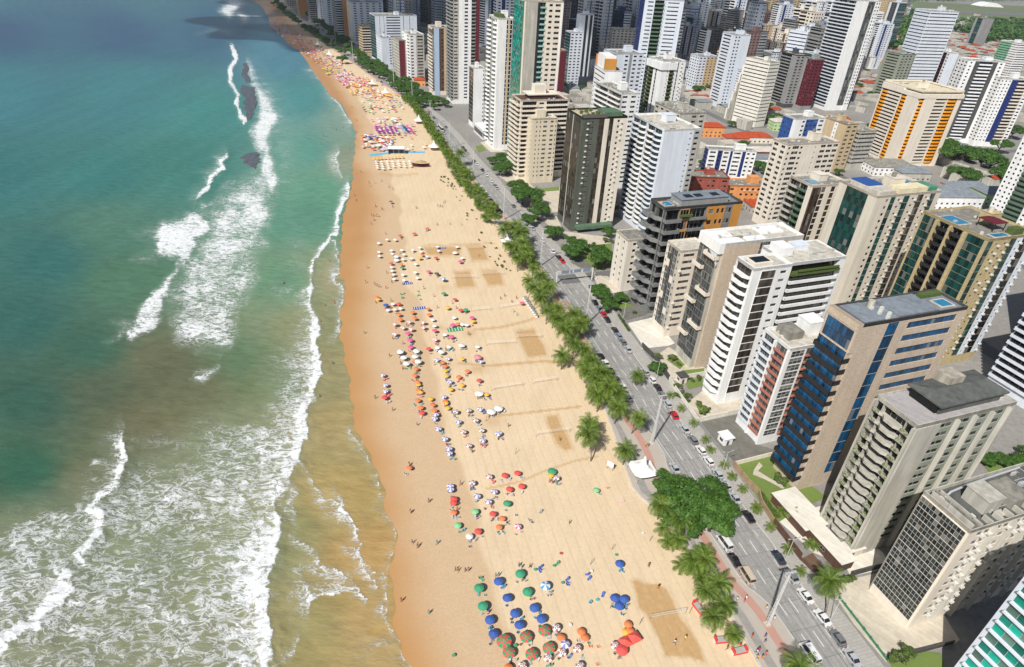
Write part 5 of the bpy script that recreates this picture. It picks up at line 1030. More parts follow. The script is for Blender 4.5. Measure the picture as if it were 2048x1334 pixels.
for s, t_ in cands:
    x, y = xy(s, t_); px, py = to_px(x, y, 0.0); px, py = float(px), float(py)
    if not inpoly(np.array([px]), np.array([py]), ZONE)[0]: continue
    k = frs.choice([0, 0, 1, 1, 2, 3, 3, 4, 4, 5, 6, 7, 7, 8, 8, 9, 9, 10, 11]); tr, A, B, h, lb = FT[k]; sc = frs.uniform(.7, 1.4); dist = math.hypot(x, y)
    if frs.random() < .13: sc *= .45
    if px > 1500 and dist > 1350: sc *= .75
    if px < 640: sc *= .7
    h2 = h * sc; r0 = math.hypot(A, B) / 2
    if np.any(np.hypot(FX[:, 0] - x, FX[:, 1] - y) < FX[:, 2] + r0 * .85): continue
    tx, ty = to_px(x, y, h2); tx, ty = float(tx), float(ty)
    # do not stand in front of a tower that the picture shows
    near_ = np.hypot(FX[:, 0], FX[:, 1]) > dist
    wpx = 1250 * r0 / dist
    if np.any(near_ & (np.abs(hx - (tx + px) / 2) < wpx * 1.1 + 8) & (hy > ty - 12) & (hy < py)): 
        sc = min(sc, .22); 
        if frs.random() < .4: continue
    placed.append((dist, x, y, k, sc))
placed.sort()
print('fill towers', len(placed))
pos_words = lambda px: 'left of the frame centre' if px < 1024 else 'right of the frame centre'
for i, (dist, x, y, k, sc) in enumerate(placed[:300]):
    tr, A, B, h, lb = FT[k]; rz = R(BA + frs.choice([-6, -3, 0, 0, 3, 6, 12, 20]))
    wh = frs.uniform(.85, 1.2)
    low = sc < .35
    g = 'low ' + lb.replace('tower', 'block') + ' far back in the town' if low else lb + ' far back in the town'
    c, s_ = math.cos(rz), math.sin(rz); ox, oy = -B * wh / 2, -A * wh / 2
    o = put(tr, (x + ox * c - oy * s_, y + ox * s_ + oy * c, 0), rz, g, ('low blocks: ' if low else 'far towers: ') + lb, (wh, wh, sc))
rest = placed[300:]; mbf = MB(); FMS = [COOL, CREAM, GREYW, WHITE, TAN, GDARK]
for dist, x, y, k, sc in rest:
    h = FT[k][3] * sc; a, b_2 = frs.uniform(7, 12), frs.uniform(7, 12); rz = R(BA); c, s_ = math.cos(rz), math.sin(rz); F = lambda X, Y, Z: (x + X * c - Y * s_, y + X * s_ + Y * c, Z); m = frs.choice([0, 0, 1, 2, 3, 4])
    mbf.box(-a, a, -b_2, b_2, 0, h, m, F)
    for j in range(int(h / 3.1) - 1):
        z = 3 + j * 3.1; mbf.quad([F(-a + 1, -b_2 - .05, z), F(a - 1, -b_2 - .05, z), F(a - 1, -b_2 - .05, z + 1.3), F(-a + 1, -b_2 - .05, z + 1.3)], 5); mbf.quad([F(-a - .05, b_2 - 1, z), F(-a - .05, -b_2 + 1, z), F(-a - .05, -b_2 + 1, z + 1.3), F(-a - .05, b_2 - 1, z + 1.3)], 5)
if rest: o = mbf.build('far_towers', FMS); tag(o, 'mass of small far off towers along the top of the photo', 'towers', kind='stuff')
for tr, *_ in FT:
    for c in list(tr[0].children): bpy.data.objects.remove(c) if not c.children else [bpy.data.objects.remove(q) for q in list(c.children)] and bpy.data.objects.remove(c)
    bpy.data.objects.remove(tr[0])
# small roofs between: one carpet of little houses far off
mb = MB(); hr = random.Random(3)
SM = [TILE, CONC, ROOFW, PWHITE, BRICK, ROOFM]
for i in range(8000):
    s, t_ = hr.uniform(150, 2600), hr.uniform(150, 2300); t_ += float(KERB_R(s)) - 100
    x, y = xy(s, t_); d = math.hypot(x, y)
    if np.any((np.hypot(FX[:, 0] - x, FX[:, 1] - y) < FX[:, 2] + 6)): continue
    px, py = to_px(x, y, 0.0)
    if py > 430 or (py > 250 and px < 1380) or px > 2500 or px < 500: continue
    if py < 70 and px > 1790 and hr.random() < .93: continue
    if hr.random() < .3 and d < 700: continue
    a, b_2, h = hr.uniform(4, 9), hr.uniform(4, 9), hr.uniform(3, 8); ang = R(BA) + hr.choice([0, 0, .2]); c, s_ = math.cos(ang), math.sin(ang)
    F = lambda X, Y, Z: (x + X * c - Y * s_, y + X * s_ + Y * c, Z)
    m = hr.choice([0, 0, 0, 1, 2, 3, 4, 5]) if px > 1690 and py < 200 else hr.choice([0, 1, 1, 2, 3, 3, 1, 2, 3, 5])
    mb.box(-a, a, -b_2, b_2, 0, h, 3, F)
    if m in (0, 5): mb.quad([F(-a - .4, -b_2 - .4, h), F(a + .4, -b_2 - .4, h), F(a + .4, 0, h + 1.8), F(-a - .4, 0, h + 1.8)], m); mb.quad([F(a + .4, b_2 + .4, h), F(-a - .4, b_2 + .4, h), F(-a - .4, 0, h + 1.8), F(a + .4, 0, h + 1.8)], m)
    else: mb.quad([F(-a, -b_2, h + .02), F(a, -b_2, h + .02), F(a, b_2, h + .02), F(-a, b_2, h + .02)], m)
o = mb.build('small_houses', SM); tag(o, 'dense carpet of small low houses with clay and grey roofs between the towers', 'houses', kind='stuff')
# ================================================================ palms and trees
def leaf_mat(name, a, b, tr=.25):
    t = NT(name); g = t.n('NewGeometry'); c = t.mix(g.outputs['Random Per Island'], a, b)
    c = t.mix(1.0, c, t.ramp(t.noise(t.pos(), .5, 3), [(.35, .75), (.65, 1.15)]), 'MULTIPLY'); t.col(c); t.rough(.5, .35)
    t.b.inputs['Subsurface Weight'].default_value = 0.0
    # thin leaves let some light through
    out = t.t.nodes['Material Output']; tl = t.n('BsdfTranslucent'); mx = t.n('MixShader'); mx.inputs[0].default_value = tr
    t.l(t.mix(.5, c, (.16, .20, .02)), tl.inputs[0]); t.l(t.b.outputs[0], mx.inputs[1]); t.l(tl.outputs[0], mx.inputs[2]); t.l(mx.outputs[0], out.inputs[0]); return t.m
PALM = leaf_mat('palm_leaf', (.09, .17, .02), (.23, .31, .045), .3); PALMD = leaf_mat('palm_leaf_dark', (.045, .085, .018), (.10, .14, .03), .3); LEAF = leaf_mat('tree_leaf', (.035, .10, .012), (.09, .19, .025)); LEAF2 = leaf_mat('shrub_leaf', (.05, .10, .02), (.14, .19, .04))
BARK = mat('palm_bark', (.24, .21, .17), .9, .3, 3); BARK2 = mat('tree_bark', (.12, .09, .065), .9, .3, 3)
def frond(mb, az, el, L, W, droop, rs, seg=7, org=(0, 0, 0), twist=0.0):
    d = Vector((math.cos(az), math.sin(az), 0)); side = Vector((-math.sin(az), math.cos(az), 0)); p = Vector(org); ang = el
    pts = [p.copy()]
    for i in range(seg): ang -= droop / seg * (.5 + i / seg); p = p + (d * math.cos(ang) + Vector((0, 0, 1)) * math.sin(ang)) * (L / seg); pts.append(p.copy())
    # leaflets: narrow blades on both sides, hanging
    n = 12
    for i in range(n):
        f = (i + .6) / n; k = min(int(f * seg), seg - 1); q = pts[k].lerp(pts[k + 1], f * seg - k); tdir = (pts[k + 1] - pts[k]).normalized()
        ww = W * math.sin(PI * min(.98, f * .82 + .14)) ** .7; bl = L / n * 1.0
        for sg in (-1, 1):
            tip = q + (side * sg * .82 + tdir * .75 + Vector((0, 0, -.42 - .2 * rs.random()))) * ww * rs.uniform(.8, 1.1)
            mb.quad([q - tdir * bl * .3, q + tdir * bl * .42, tip + tdir * bl * .12, tip - tdir * bl * .05])
    for i in range(seg): mb.quad([pts[i] - side * .05, pts[i] + side * .05, pts[i + 1] + side * .03, pts[i + 1] - side * .03])
def palm(seed, h, L, n, lean, lm, thick=.2):
    rs = random.Random(seed); t = MB(); az = rs.uniform(0, 6.28); pts = []
    for i in range(7):
        f = i / 6; pts.append((math.cos(az) * lean * f ** 1.6, math.sin(az) * lean * f ** 1.6, h * f))
    t.tube(pts, [thick * 1.5] + [thick] * 5 + [thick * .75], 7)
    root = empty('palm_tree'); tm = t.build('trunk', BARK, root, True)
    c = MB(); top = pts[-1]
    for i in range(n):
        f = i / n; frond(c, i * 2.399 + rs.uniform(-.2, .2), 1.25 - 1.35 * f ** .8 + rs.uniform(-.12, .12), L * rs.uniform(.82, 1.1), L * .30, 1.2 + .7 * f, rs, 7, top)
    c.build('crown', lm, root); return root
def tree(seed, r, hgt, n, lm, squash=.55, trunk_h=3.0, clumps=14):
    rs = random.Random(seed); root = empty('leafy_tree'); t = MB()
    t.tube([(0, 0, 0), (.1, .1, trunk_h * .5), (0, 0, trunk_h)], [.34, .27, .24], 7)
    cl = []
    for i in range(clumps):
        a = rs.uniform(0, 6.28); q = math.sqrt(rs.random()) * r * .78; z = trunk_h + (hgt - trunk_h) * (.35 + .5 * (1 - (q / r) ** 2) * rs.uniform(.6, 1.05)); cl.append((q * math.cos(a), q * math.sin(a), z, r * rs.uniform(.22, .4)))
        t.tube([(0, 0, trunk_h * .85), (cl[-1][0] * .5, cl[-1][1] * .5, trunk_h + (z - trunk_h) * .55), cl[-1][:3]], [.16, .1, .04], 5)
    t.build('trunk', BARK2, root, True); c = MB()
    for i in range(n):
        cx, cy, cz, cr = cl[rs.randrange(clumps)]
        u = rs.uniform(-1, 1); a = rs.uniform(0, 6.28); q = cr * rs.uniform(.55, 1.12); s_ = math.sqrt(1 - u * u)
        p = Vector((cx + q * s_ * math.cos(a), cy + q * s_ * math.sin(a), cz + q * u * squash * 1.2)); sz = rs.uniform(.14, .34) * (r / 5) ** .35
        nrm = Vector((s_ * math.cos(a), s_ * math.sin(a), u + .6)) + Vector((rs.uniform(-.6, .6), rs.uniform(-.6, .6), rs.uniform(-.3, .5))); nrm.normalize()
        x = nrm.cross(Vector((rs.uniform(-1, 1), rs.uniform(-1, 1), .2))).normalized(); y = nrm.cross(x)
        c.quad([p - x * sz, p + y * sz * .8 - nrm * sz * .2, p + x * sz, p - y * sz * .8 - nrm * sz * .2])
    c.build('crown', lm, root); return root
PT = [tree_of(palm(i + 1, 6.5 + (i % 3) * 1.6, 4.7, 30, (.6, 1.6, 2.4, 1.0, .3, 1.9)[i], PALM if i % 2 else leaf_mat('palm_leaf_%s' % 'abcdef'[i], (.08, .15, .018), (.19, .27, .04), .3))) for i in range(6)]
SP = [tree_of(palm(31 + i, 2.2 + i * .5, 2.6, 16, .3, PALM, .14)) for i in range(3)]        # young palms
BT = [tree_of(tree(50 + i, 5.2, 6.8, 5200, LEAF, .55, 2.6, 16)) for i in range(3)]
SH = [tree_of(tree(70 + i, 1.6, 2.2, 700, LEAF2, .7, .5, 7)) for i in range(2)]
for t_s in SH: t_s[0].name = 'shrub'
grs = random.Random(21)
def pput(i, px, py, sc=1.0, label=None, group='palms along the promenade'):
    g = G(px, py); g.z = 0; return put(PT[i % 6], g, grs.uniform(0, 6.28), label or PALML[i % 6], group, sc * grs.uniform(.76, 1.14))
PALML = ['coconut palm with full crown between sand and promenade'] * 6
# the individual palms near the drone: position of the trunk foot in the photo
near_palms = zoom(1100, 600, 4.042, [(90, 560), (215, 320), (150, 420), (250, 500), (330, 600), (360, 700), (300, 560), (420, 820), (390, 770), (290, 700), (530, 890), (660, 1080), (700, 690), (270, 1105), (330, 1300), (380, 900), (180, 480), (120, 380), (60, 250), (330, 820), (440, 830), (520, 1000), (420, 740), (480, 900), (590, 1330), (240, 620), (150, 300)]) + \
    zoom(1100, 850, 4.042, [(1025, 1000), (1105, 1215), (1180, 1130), (1200, 1320), (870, 760), (1000, 880)]) + \
    zoom(1260, 1100, 5.12, [(590, 250), (720, 570), (750, 330), (940, 700), (880, 560), (840, 840), (1050, 960), (1640, 1380)]) + \
    zoom(1000, 300, 3.705, [(60, 660), (95, 660), (150, 790), (160, 740), (200, 1060), (130, 900), (230, 1000), (300, 1080), (330, 1130), (250, 1180), (380, 1230), (340, 1290), (420, 1300), (440, 1340), (560, 1400), (200, 1140), (90, 800), (20, 700), (195, 880), (290, 1020), (175, 830), (310, 1215), (385, 1320), (590, 1350)]) + \
    zoom(740, 240, 5.13, [(810, 420), (700, 250), (1465, 1200), (900, 470), (1000, 600), (1550, 1280), (585, 130)])
for i, (x, y) in enumerate(near_palms): pput(i, x, y, (.78 if i % 4 else .9) if y > 980 else .97)
for i, (x, y) in enumerate([(1330, 1095), (1358, 1148), (1318, 1070), (1345, 1088)]): g = G(x, y); put(SP[i % 3], g, i, 'young palm with a short trunk standing alone in the sand', 'young palms in the sand', 1.15)
# the dense belt further along
nb = 0
for s in np.arange(268, 640, 3.1):
    for j in range(2):
        t_ = float(SAND_E(s)) - grs.uniform(-.5, 8.5 if s < 420 else 5.0) + 1.5
        px, py = to_px(*xy(s, t_), 0.0)
        if 452 < py < 505: continue
        x, y = xy(s + grs.uniform(-1.5, 1.5), t_); nb += 1
        put(PT[grs.randrange(6)], (x, y, 0), grs.uniform(0, 6.28), 'short coconut palm in the dense belt beside the sand', 'palms of the dense belt', grs.uniform(.5, .74))
print('belt palms', nb)
# pavement palms on the landward kerb
for i, (x, y) in enumerate(zoom(1500, 940, 3.385, [(35, 290), (130, 420), (230, 570), (335, 705), (245, 320), (275, 310), (210, 300), (365, 385), (385, 540), (420, 530), (510, 740)]) + zoom(1100, 850, 4.042, [(1240, 150), (1295, 225), (1395, 350), (1465, 455), (1545, 545), (1660, 700), (1145, 20)]) + zoom(1100, 600, 4.042, [(965, 790), (1045, 905)])):
    put(SP[i % 3], G(x, y), i * 1.3, 'small palm planted in the landward pavement beside the parked cars', 'small pavement palms', .8)
put(PT[2], G(1650, 1225), .5, 'fan palm with a leaning trunk between the pavement and the white plaza', 'palm')['category'] = 'palm'
# broadleaf trees: foot position, crown radius factor
TREES = [(1385, 1045, 1.35), (1352, 1018, 1.0), (1418, 1062, 1.2), (1362, 1068, .9), (1408, 1010, .95), (1325, 1005, .65), (1335, 985, .8),
         (1045, 408, 1.1), (1062, 418, 1.25), (1035, 388, .9), (1075, 440, 1.0), (1056, 452, .7), (1105, 478, .75), (1146, 520, .9), (1160, 505, .7), (1207, 540, 1.0), (1195, 522, .8), (1140, 490, .5), (1193, 592, .6), (1205, 602, .65), (1217, 625, .6), (1240, 608, .5),
         (1003, 332, .9), (1012, 350, 1.0), (985, 330, .7), (1000, 352, .8), (878, 212, 1.0), (865, 205, .8), (890, 215, .8), (845, 195, .6), (790, 178, .8), (805, 184, .8), (1312, 748, .55), (1320, 742, .4), (760, 158, .8), (685, 128, 1.1), (705, 108, .8), (655, 92, .8), (640, 82, .9), (625, 70, .9), (610, 62, .9), (598, 50, .9), (585, 42, .9), (572, 32, .9), (560, 22, .9), (548, 12, .9), (555, 5, .8), (630, 50, .7), (660, 75, .8), (675, 88, .8), (745, 140, .7), (722, 125, .7),
         (1900, 335, 1.3), (1925, 338, 1.2), (1955, 340, 1.2), (1975, 345, 1.0), (1992, 368, .9), (1120, 178, 1.2), (1395, 190, 1.2), (1410, 183, 1.0), (1535, 250, 1.1), (1550, 245, 1.0), (1215, 475, .6), (1515, 342, .9), (1530, 350, .7), (1380, 175, .9), (1560, 208, 1.0), (1095, 182, .8), (1740, 105, 1.2), (1752, 100, 1.0), (1715, 180, 1.0), (1740, 195, .8), (1480, 395, .6), (1535, 218, .8), (1240, 118, 1.0)]
for x, y in ((1988, 925), (1968, 930), (2012, 935), (2035, 930), (2045, 915)): TREES.append((x, y, .45))
for s_q in np.arange(600, 1650, 15):
    for off, n_q in ((4, 1), (11, .6), (-float(KERB_R(s_q) - SAND_E(s_q)) + 3, .8)):
        if grs.random() > n_q: continue
        X_, Y_ = xy(s_q + grs.uniform(-5, 5), float(KERB_R(s_q)) + off + grs.uniform(-2, 2)); q_ = to_px(X_, Y_, 0.0); TREES.append((float(q_[0]), float(q_[1]), grs.uniform(.7, 1.15)))
k_ = 0
while k_ < 62:
    x_, y_ = grs.uniform(1090, 2080), grs.uniform(95, 440)
    g = G(x_, y_)
    if np.any(np.hypot(FX[:, 0] - g.x, FX[:, 1] - g.y) < FX[:, 2] + 1) or (x_ > 1800 and y_ < 120): k_ += .05; continue
    TREES.append((x_, y_, grs.uniform(.55, .95))); k_ += 1
for i, (x, y, sc) in enumerate(TREES):
    lb = 'large dense green tree overhanging the avenue near the marquee' if i < 7 else ('leafy tree growing in the gardens beside the avenue' if y > 330 and x < 1350 else 'leafy tree standing among the towers')
    put(BT[i % 3], G(x, y), i * 1.1, lb, {0: 'dense trees by the marquee'}.get(int(i > 6), 'trees beside the avenue' if 'gardens' in lb else 'trees among the towers'), sc * (1.28 if i < 7 else 1.45 if 330 < y < 640 and x < 1300 else 2.1 if x > 1880 and y < 380 else 1.25))
# shrubs in the gardens of the front towers
for i, (x, y) in enumerate(zoom(1100, 600, 4.042, [(1060, 760), (1110, 800), (990, 500), (1040, 530), (1200, 860), (1230, 920), (1270, 900), (1030, 720), (870, 490), (1150, 660), (1200, 650)]) + zoom(1000, 300, 3.705, [(680, 720), (760, 720), (700, 750), (780, 690), (900, 1110), (940, 1130), (880, 1090), (990, 1215), (820, 690), (735, 770)]) + zoom(1500, 940, 3.385, [(230, 110), (185, 60), (205, 90), (510, 715), (1000, 1290), (1040, 1270), (1090, 1250), (960, 1300), (620, 755), (680, 740)])):
    put(SH[i % 2], G(x, y), i, 'round green shrub in the front gardens of the towers', 'garden shrubs', .8 + .3 * (i % 3))
# beach creepers beside the belt
for i in range(44):
    s = grs.uniform(262, 415); t_ = float(SAND_E(s)) - 9.5 - grs.uniform(0, 7); put(SH[i % 2], xy(s, t_) + (0,), i, 'tuft of creeper in open sand beside the palm belt', 'tufts of beach creeper', grs.uniform(.3, .6))
def drop(tr):
    for t in tr[1]: drop(t)
    bpy.data.objects.remove(tr[0])
for L in (PT, SP, BT, SH):
    for t in L: drop(t)
# woods and the airfield beyond the town
t = NT('airfield_grass'); n1 = t.noise(t.pos(), .004, 5, .6); t.col(t.mix(n1, (.10, .13, .05), (.17, .19, .09))); t.rough(.9); fieldm = t.m
def patch(name, pts, z, m):
    mb = MB(); mb.quad([tuple(G(x, y, z)) for x, y in pts][::-1] if False else [tuple(G(x, y, z)) for x, y in pts]); o = mb.build(name, m); tag(o, kind='structure'); return o
patch('airfield', [(1800, 34), (2300, 62), (2500, 30), (1790, 2)], .3, fieldm)
patch('runway', [(1800, 22), (2300, 42), (2300, 36), (1800, 17)], .6, mat('runway_asphalt', (.16, .16, .16), .9))
mb = MB(); wr = random.Random(8)
def blob(px, py, sc):
    g = G(px, py); 
    for k in range(30):
        a, q = wr.uniform(0, 6.28), sc * math.sqrt(wr.random()); p = Vector((g.x + q * math.cos(a), g.y + q * math.sin(a), wr.uniform(4, 13))); sz = wr.uniform(1.8, 5.0)
        n = Vector((wr.uniform(-.7, .7), wr.uniform(-.7, .7), 1)).normalized(); x = n.cross(Vector((wr.uniform(-1, 1), wr.uniform(-1, 1), .1))).normalized(); y = n.cross(x)
        mb.quad([p - x * sz, p + y * sz - n * sz * .5, p + x * sz, p - y * sz - n * sz * .5])
for i in range(900):
    px, py = wr.uniform(1830, 2300), wr.uniform(36, 86)
    if py < 40 + (px - 1830) * .02 or (px < 1950 and py > 66) : continue
    if 1870 < px < 1945 and 40 < py < 62 and wr.random() < .8: continue
    blob(px, py, 16)
for i in range(500): blob(wr.uniform(1770, 2400), wr.uniform(-30, 4), 40)
for i in range(150): blob(wr.uniform(1745, 1850), wr.uniform(26, 100), 9)
o = mb.build('woods', LEAF); tag(o, 'dark green woods and scattered tree masses around the airfield', 'woods', kind='stuff')
o = empty('hangar', G(1985, 14)); tag(o, 'white arched hangar roof on the edge of the airfield', 'hangar')
mb = MB(); pts = [(-45 + 90 * i / 10, 14 * math.sin(PI * i / 10)) for i in range(11)]
for (a, z), (b_2, z2) in zip(pts[:-1], pts[1:]): mb.quad([(a, 0, z), (b_2, 0, z2), (b_2, 70, z2), (a, 70, z)])
mb.quad([(a, 0, z) for a, z in pts]); mb.quad([(a, 70, z) for a, z in pts][::-1]); mb.build('roof', WHITE, o)
# ================================================================ people
skin_m = NT('skin'); oi_ = skin_m.n('ObjectInfo'); skin_m.col(skin_m.mix(oi_.outputs['Random'], (.16, .075, .045), (.50, .29, .19))); skin_m.rough(.6); skin_m = skin_m.m
hair_m = mat('hair', (.03, .02, .015), .7); cloth_m = objcol_mat('clothing', .8)
def body(name, J, hips, feet, hands):
    """one skinned figure: J maps joint -> (position, radius, parent)"""
    me = bpy.data.meshes.new(name); keys = list(J); idx = {k: i for i, k in enumerate(keys)}
    me.from_pydata([J[k][0] for k in keys], [(idx[k], idx[J[k][2]]) for k in keys if J[k][2]], [])
    o = bpy.data.objects.new(name, me); C.objects.link(o)
    md = o.modifiers.new('s', 'SKIN'); sv = me.skin_vertices[0].data
    for k in keys: sv[idx[k]].radius = (J[k][1], J[k][1] * .8 if k in ('chest', 'belly', 'pelvis') else J[k][1])
    sv[0].use_root = True; md.use_smooth_shade = True; md.branch_smoothing = .3
    o.modifiers.new('u', 'SUBSURF').levels = 1
    dg = bpy.context.evaluated_depsgraph_get(); ev = o.evaluated_get(dg); m2 = bpy.data.meshes.new_from_object(ev); m2.name = name
    bpy.data.objects.remove(o); m2.materials.clear(); m2.materials.append(skin_m); return m2
def V3(*a): return Vector(a)
def person_mesh(pose):
    """pose: pelvis height, hip/knee bends of both legs, arm swings"""
    J = {}; hz, lean, legs, arms = pose
    pel = V3(0, 0, hz); up = V3(0, math.sin(lean), math.cos(lean)); J['pelvis'] = (pel, .15, None)
    bel = pel + up * .2; ch = pel + up * .42; nk = pel + up * .57; hd = pel + up * .70; tp = pel + up * .80
    J['belly'] = (bel, .125, 'pelvis'); J['chest'] = (ch, .16, 'belly'); J['neck'] = (nk, .06, 'chest'); J['head'] = (hd, .095, 'neck'); J['crown'] = (tp, .08, 'head')
    J['nose'] = (hd + V3(0, .105, .0), .014, 'head'); J['ear_a'] = (hd + V3(.095, 0, 0), .014, 'head'); J['ear_b'] = (hd + V3(-.095, 0, 0), .014, 'head')
    for sg, (h1, k1) in zip((-1, 1), legs):
        hip = pel + V3(sg * .1, 0, -.06); kn = hip + V3(sg * .02, math.sin(h1), -math.cos(h1)) * .43; an = kn + V3(0, math.sin(h1 - k1), -math.cos(h1 - k1)) * .42; n = 'l' if sg < 0 else 'r'
        J[n + 'hip'] = (hip, .095, 'pelvis'); J[n + 'knee'] = (kn, .06, n + 'hip'); J[n + 'ankle'] = (an, .04, n + 'knee'); J[n + 'toe'] = (an + V3(0, .17, -.04), .035, n + 'ankle')
    for sg, (a1, e1, out) in zip((-1, 1), arms):
        n = 'l' if sg < 0 else 'r'; sh = ch + up * .06 + V3(sg * .19, 0, 0); el = sh + V3(sg * math.sin(out), math.sin(a1), -math.cos(a1) * math.cos(out)) * .29; wr = el + V3(sg * math.sin(out) * .6, math.sin(a1 + e1), -math.cos(a1 + e1)) * .25
        d = (wr - el).normalized(); J[n + 'sh'] = (sh, .055, 'chest'); J[n + 'el'] = (el, .04, n + 'sh'); J[n + 'wr'] = (wr, .028, n + 'el'); pa = wr + d * .07; J[n + 'palm'] = (pa, .03, n + 'wr')
        for q in range(4):
            L = (.075, .085, .08, .06)[q]; f1 = pa + d * .04 + V3(0, (q - 1.5) * .02, 0); J['%sf%d' % (n, q)] = (f1, .009, n + 'palm'); J['%sg%d' % (n, q)] = (f1 + d * L * .6 + V3(-sg * .012, 0, 0), .008, '%sf%d' % (n, q))
        J[n + 'th'] = (pa + V3(-sg * .02, .035, 0), .01, n + 'palm')
    return body('body', J, None, None, None)
POSES = {'standing': (.90, .03, ((.05, .05), (-.05, .03)), ((.08, .2, .15), (-.05, .25, .15))), 'walking': (.88, .08, ((.42, .12), (-.35, .25)), ((-.45, .3, .12), (.45, .45, .12))),
         'sitting': (.36, -.22, ((1.45, 1.15), (1.4, 1.05)), ((.5, .6, .25), (.45, .5, .25))), 'reaching': (.90, .12, ((.15, .12), (-.25, .1)), ((1.9, .35, .25), (.3, .3, .3)))}
PM = {k: person_mesh(v) for k, v in POSES.items()}
def wear(pose):
    hz, lean, legs, arms = POSES[pose]; mb = MB(); up = V3(0, math.sin(lean), math.cos(lean)); pel = V3(0, 0, hz)
    mb.tube([pel - up * .1, pel + up * .02, pel + up * .1], [.172, .178, .165], 10)
    for sg, (h1, k1) in zip((-1, 1), legs):
        hip = pel + V3(sg * .1, 0, -.06); mb.tube([hip, hip + V3(sg * .02, math.sin(h1), -math.cos(h1)) * .2], [.115, .1], 8)
    s_ = mb.mesh('shorts', cloth_m, True); mb = MB(); mb.tube([pel + up * .08, pel + up * .25, pel + up * .42, pel + up * .53], [.158, .165, .19, .09], 10)
    for sg in (-1, 1): mb.tube([pel + up * .48 + V3(sg * .12, 0, 0), pel + up * .38 + V3(sg * .25, 0, 0)], [.075, .065], 7)
    t_ = mb.mesh('shirt', cloth_m, True); mb = MB(); hd = pel + up * .72; mb.tube([hd + V3(0, -.03, -.06), hd + V3(0, -.025, .02), hd + V3(0, -.01, .08), hd + V3(0, 0, .125)], [.09, .112, .095, .03], 8); return s_, t_, mb.mesh('hair', hair_m, True)
WM = {k: wear(k) for k in POSES}
COLS = {'red': (.62, .03, .03), 'blue': (.02, .08, .42), 'white': (.75, .75, .75), 'black': (.02, .02, .025), 'yellow': (.75, .5, .03), 'green': (.03, .32, .12), 'orange': (.8, .22, .03), 'pink': (.75, .12, .3), 'turquoise': (.05, .45, .5), 'grey': (.25, .25, .26), 'purple': (.25, .06, .3)}
prs = random.Random(77)
def person(g, pose, where, top=None, bottom=None, rz=None, group='people on the beach'):
    o = empty('person', g, prs.uniform(0, 6.28) if rz is None else rz); bt = bottom or prs.choice(list(COLS)); 
    link('body', PM[pose], o); sh = link('shorts', WM[pose][0], o); sh.color = COLS[bt] + (1,); link('hair', WM[pose][2], o)
    if top: t_ = link('shirt', WM[pose][1], o); t_.color = COLS[top] + (1,)
    tag(o, 'person %s in %s %s' % (pose, ('%s top and %s shorts' % (top, bt)) if top else '%s swimwear' % bt, where), 'person', group); o.scale = (1.08,) * 3; return o
def many(pts, where, tops=0.0, poses=('standing', 'walking'), z=0, group='people on the beach'):
    for x, y in pts:
        g = G(x, y, .9); g.z = z; person(g, prs.choice(poses), where, prs.choice(['white', 'red', 'blue', 'yellow', 'black', 'orange']) if prs.random() < tops else None, None, None, group)
many(zoom(900, 1034, 4.096, [(45, 425), (60, 432), (125, 432), (148, 430), (375, 475), (398, 470), (655, 400), (980, 40), (1630, 390), (565, 390), (585, 405), (1425, 720)]), 'on the open sand')
many(zoom(1260, 1100, 5.12, [(295, 370), (570, 895), (460, 940), (190, 150)]), 'on the dark trodden court', .4)
many(zoom(1260, 1100, 5.12, [(960, 240), (1130, 275), (1095, 505), (1190, 490), (1175, 520), (1400, 590), (1480, 700), (1255, 880), (1390, 880), (1385, 940), (1300, 1040), (1325, 1020), (1360, 1100), (1400, 1065), (1310, 1100), (1110, 940), (1130, 980), (1000, 1000)]) + zoom(1100, 850, 4.042, [(775, 160), (795, 162)]) + zoom(1100, 600, 4.042, [(430, 590), (390, 620), (480, 700), (475, 715)]), 'on the promenade', .9, z=.13, group='people on the promenade')
many(zoom(500, 860, 2.814, [(895, 188), (895, 205), (1005, 395), (903, 458), (912, 628), (945, 645), (940, 655), (1052, 632), (850, 955), (1005, 1025), (1185, 300)]), 'on the wet sand near the water')
many(zoom(740, 700, 3.994, [(155, 40), (40, 375), (180, 472), (375, 590), (310, 915), (470, 1200), (322, 1285), (1515, 710), (1105, 600)]), 'on the bare sand by the umbrellas')
many(zoom(700, 400, 4.4475, [(225, 50), (285, 75), (380, 50), (205, 135), (235, 135), (255, 140), (210, 170), (590, 65), (780, 45), (792, 52), (805, 50), (825, 55), (845, 10), (835, 20), (775, 215), (890, 210), (990, 215), (315, 295), (150, 595), (140, 725), (215, 740), (230, 750), (245, 760), (265, 765), (320, 775), (325, 640), (125, 1175), (1145, 490), (1340, 870), (1375, 845), (1440, 900), (1480, 865), (1485, 1015), (1455, 985), (1050, 1185), (1060, 1190), (775, 950), (945, 955), (655, 780), (745, 848), (365, 890), (505, 1110), (470, 1270)]), 'further up the beach', .2)
many(zoom(560, 180, 4.447, [(660, 930), (680, 980), (850, 1030), (905, 1055), (1000, 1040), (815, 1110), (835, 1112), (855, 1115), (870, 1115), (835, 1150), (810, 1185), (720, 725), (905, 805), (970, 860), (1005, 880), (840, 820), (680, 270), (680, 370), (640, 150), (735, 240), (1210, 1040), (790, 820), (800, 850)]), 'walking the far shore')
many([(x, y) for x, y in zoom(0, 400, 2.9, [(1910, 350), (1880, 605), (1940, 590), (1930, 940), (1855, 1135), (1645, 475), (1640, 480), (1860, 700)]) + zoom(560, 180, 4.447, [(400, 420), (420, 410), (450, 180), (360, 470), (375, 475), (540, 180), (470, 330), (500, 345), (560, 330), (385, 400), (620, 520)])], 'wading in the sea', 0, ('standing', 'reaching'), -.45, 'bathers in the sea')

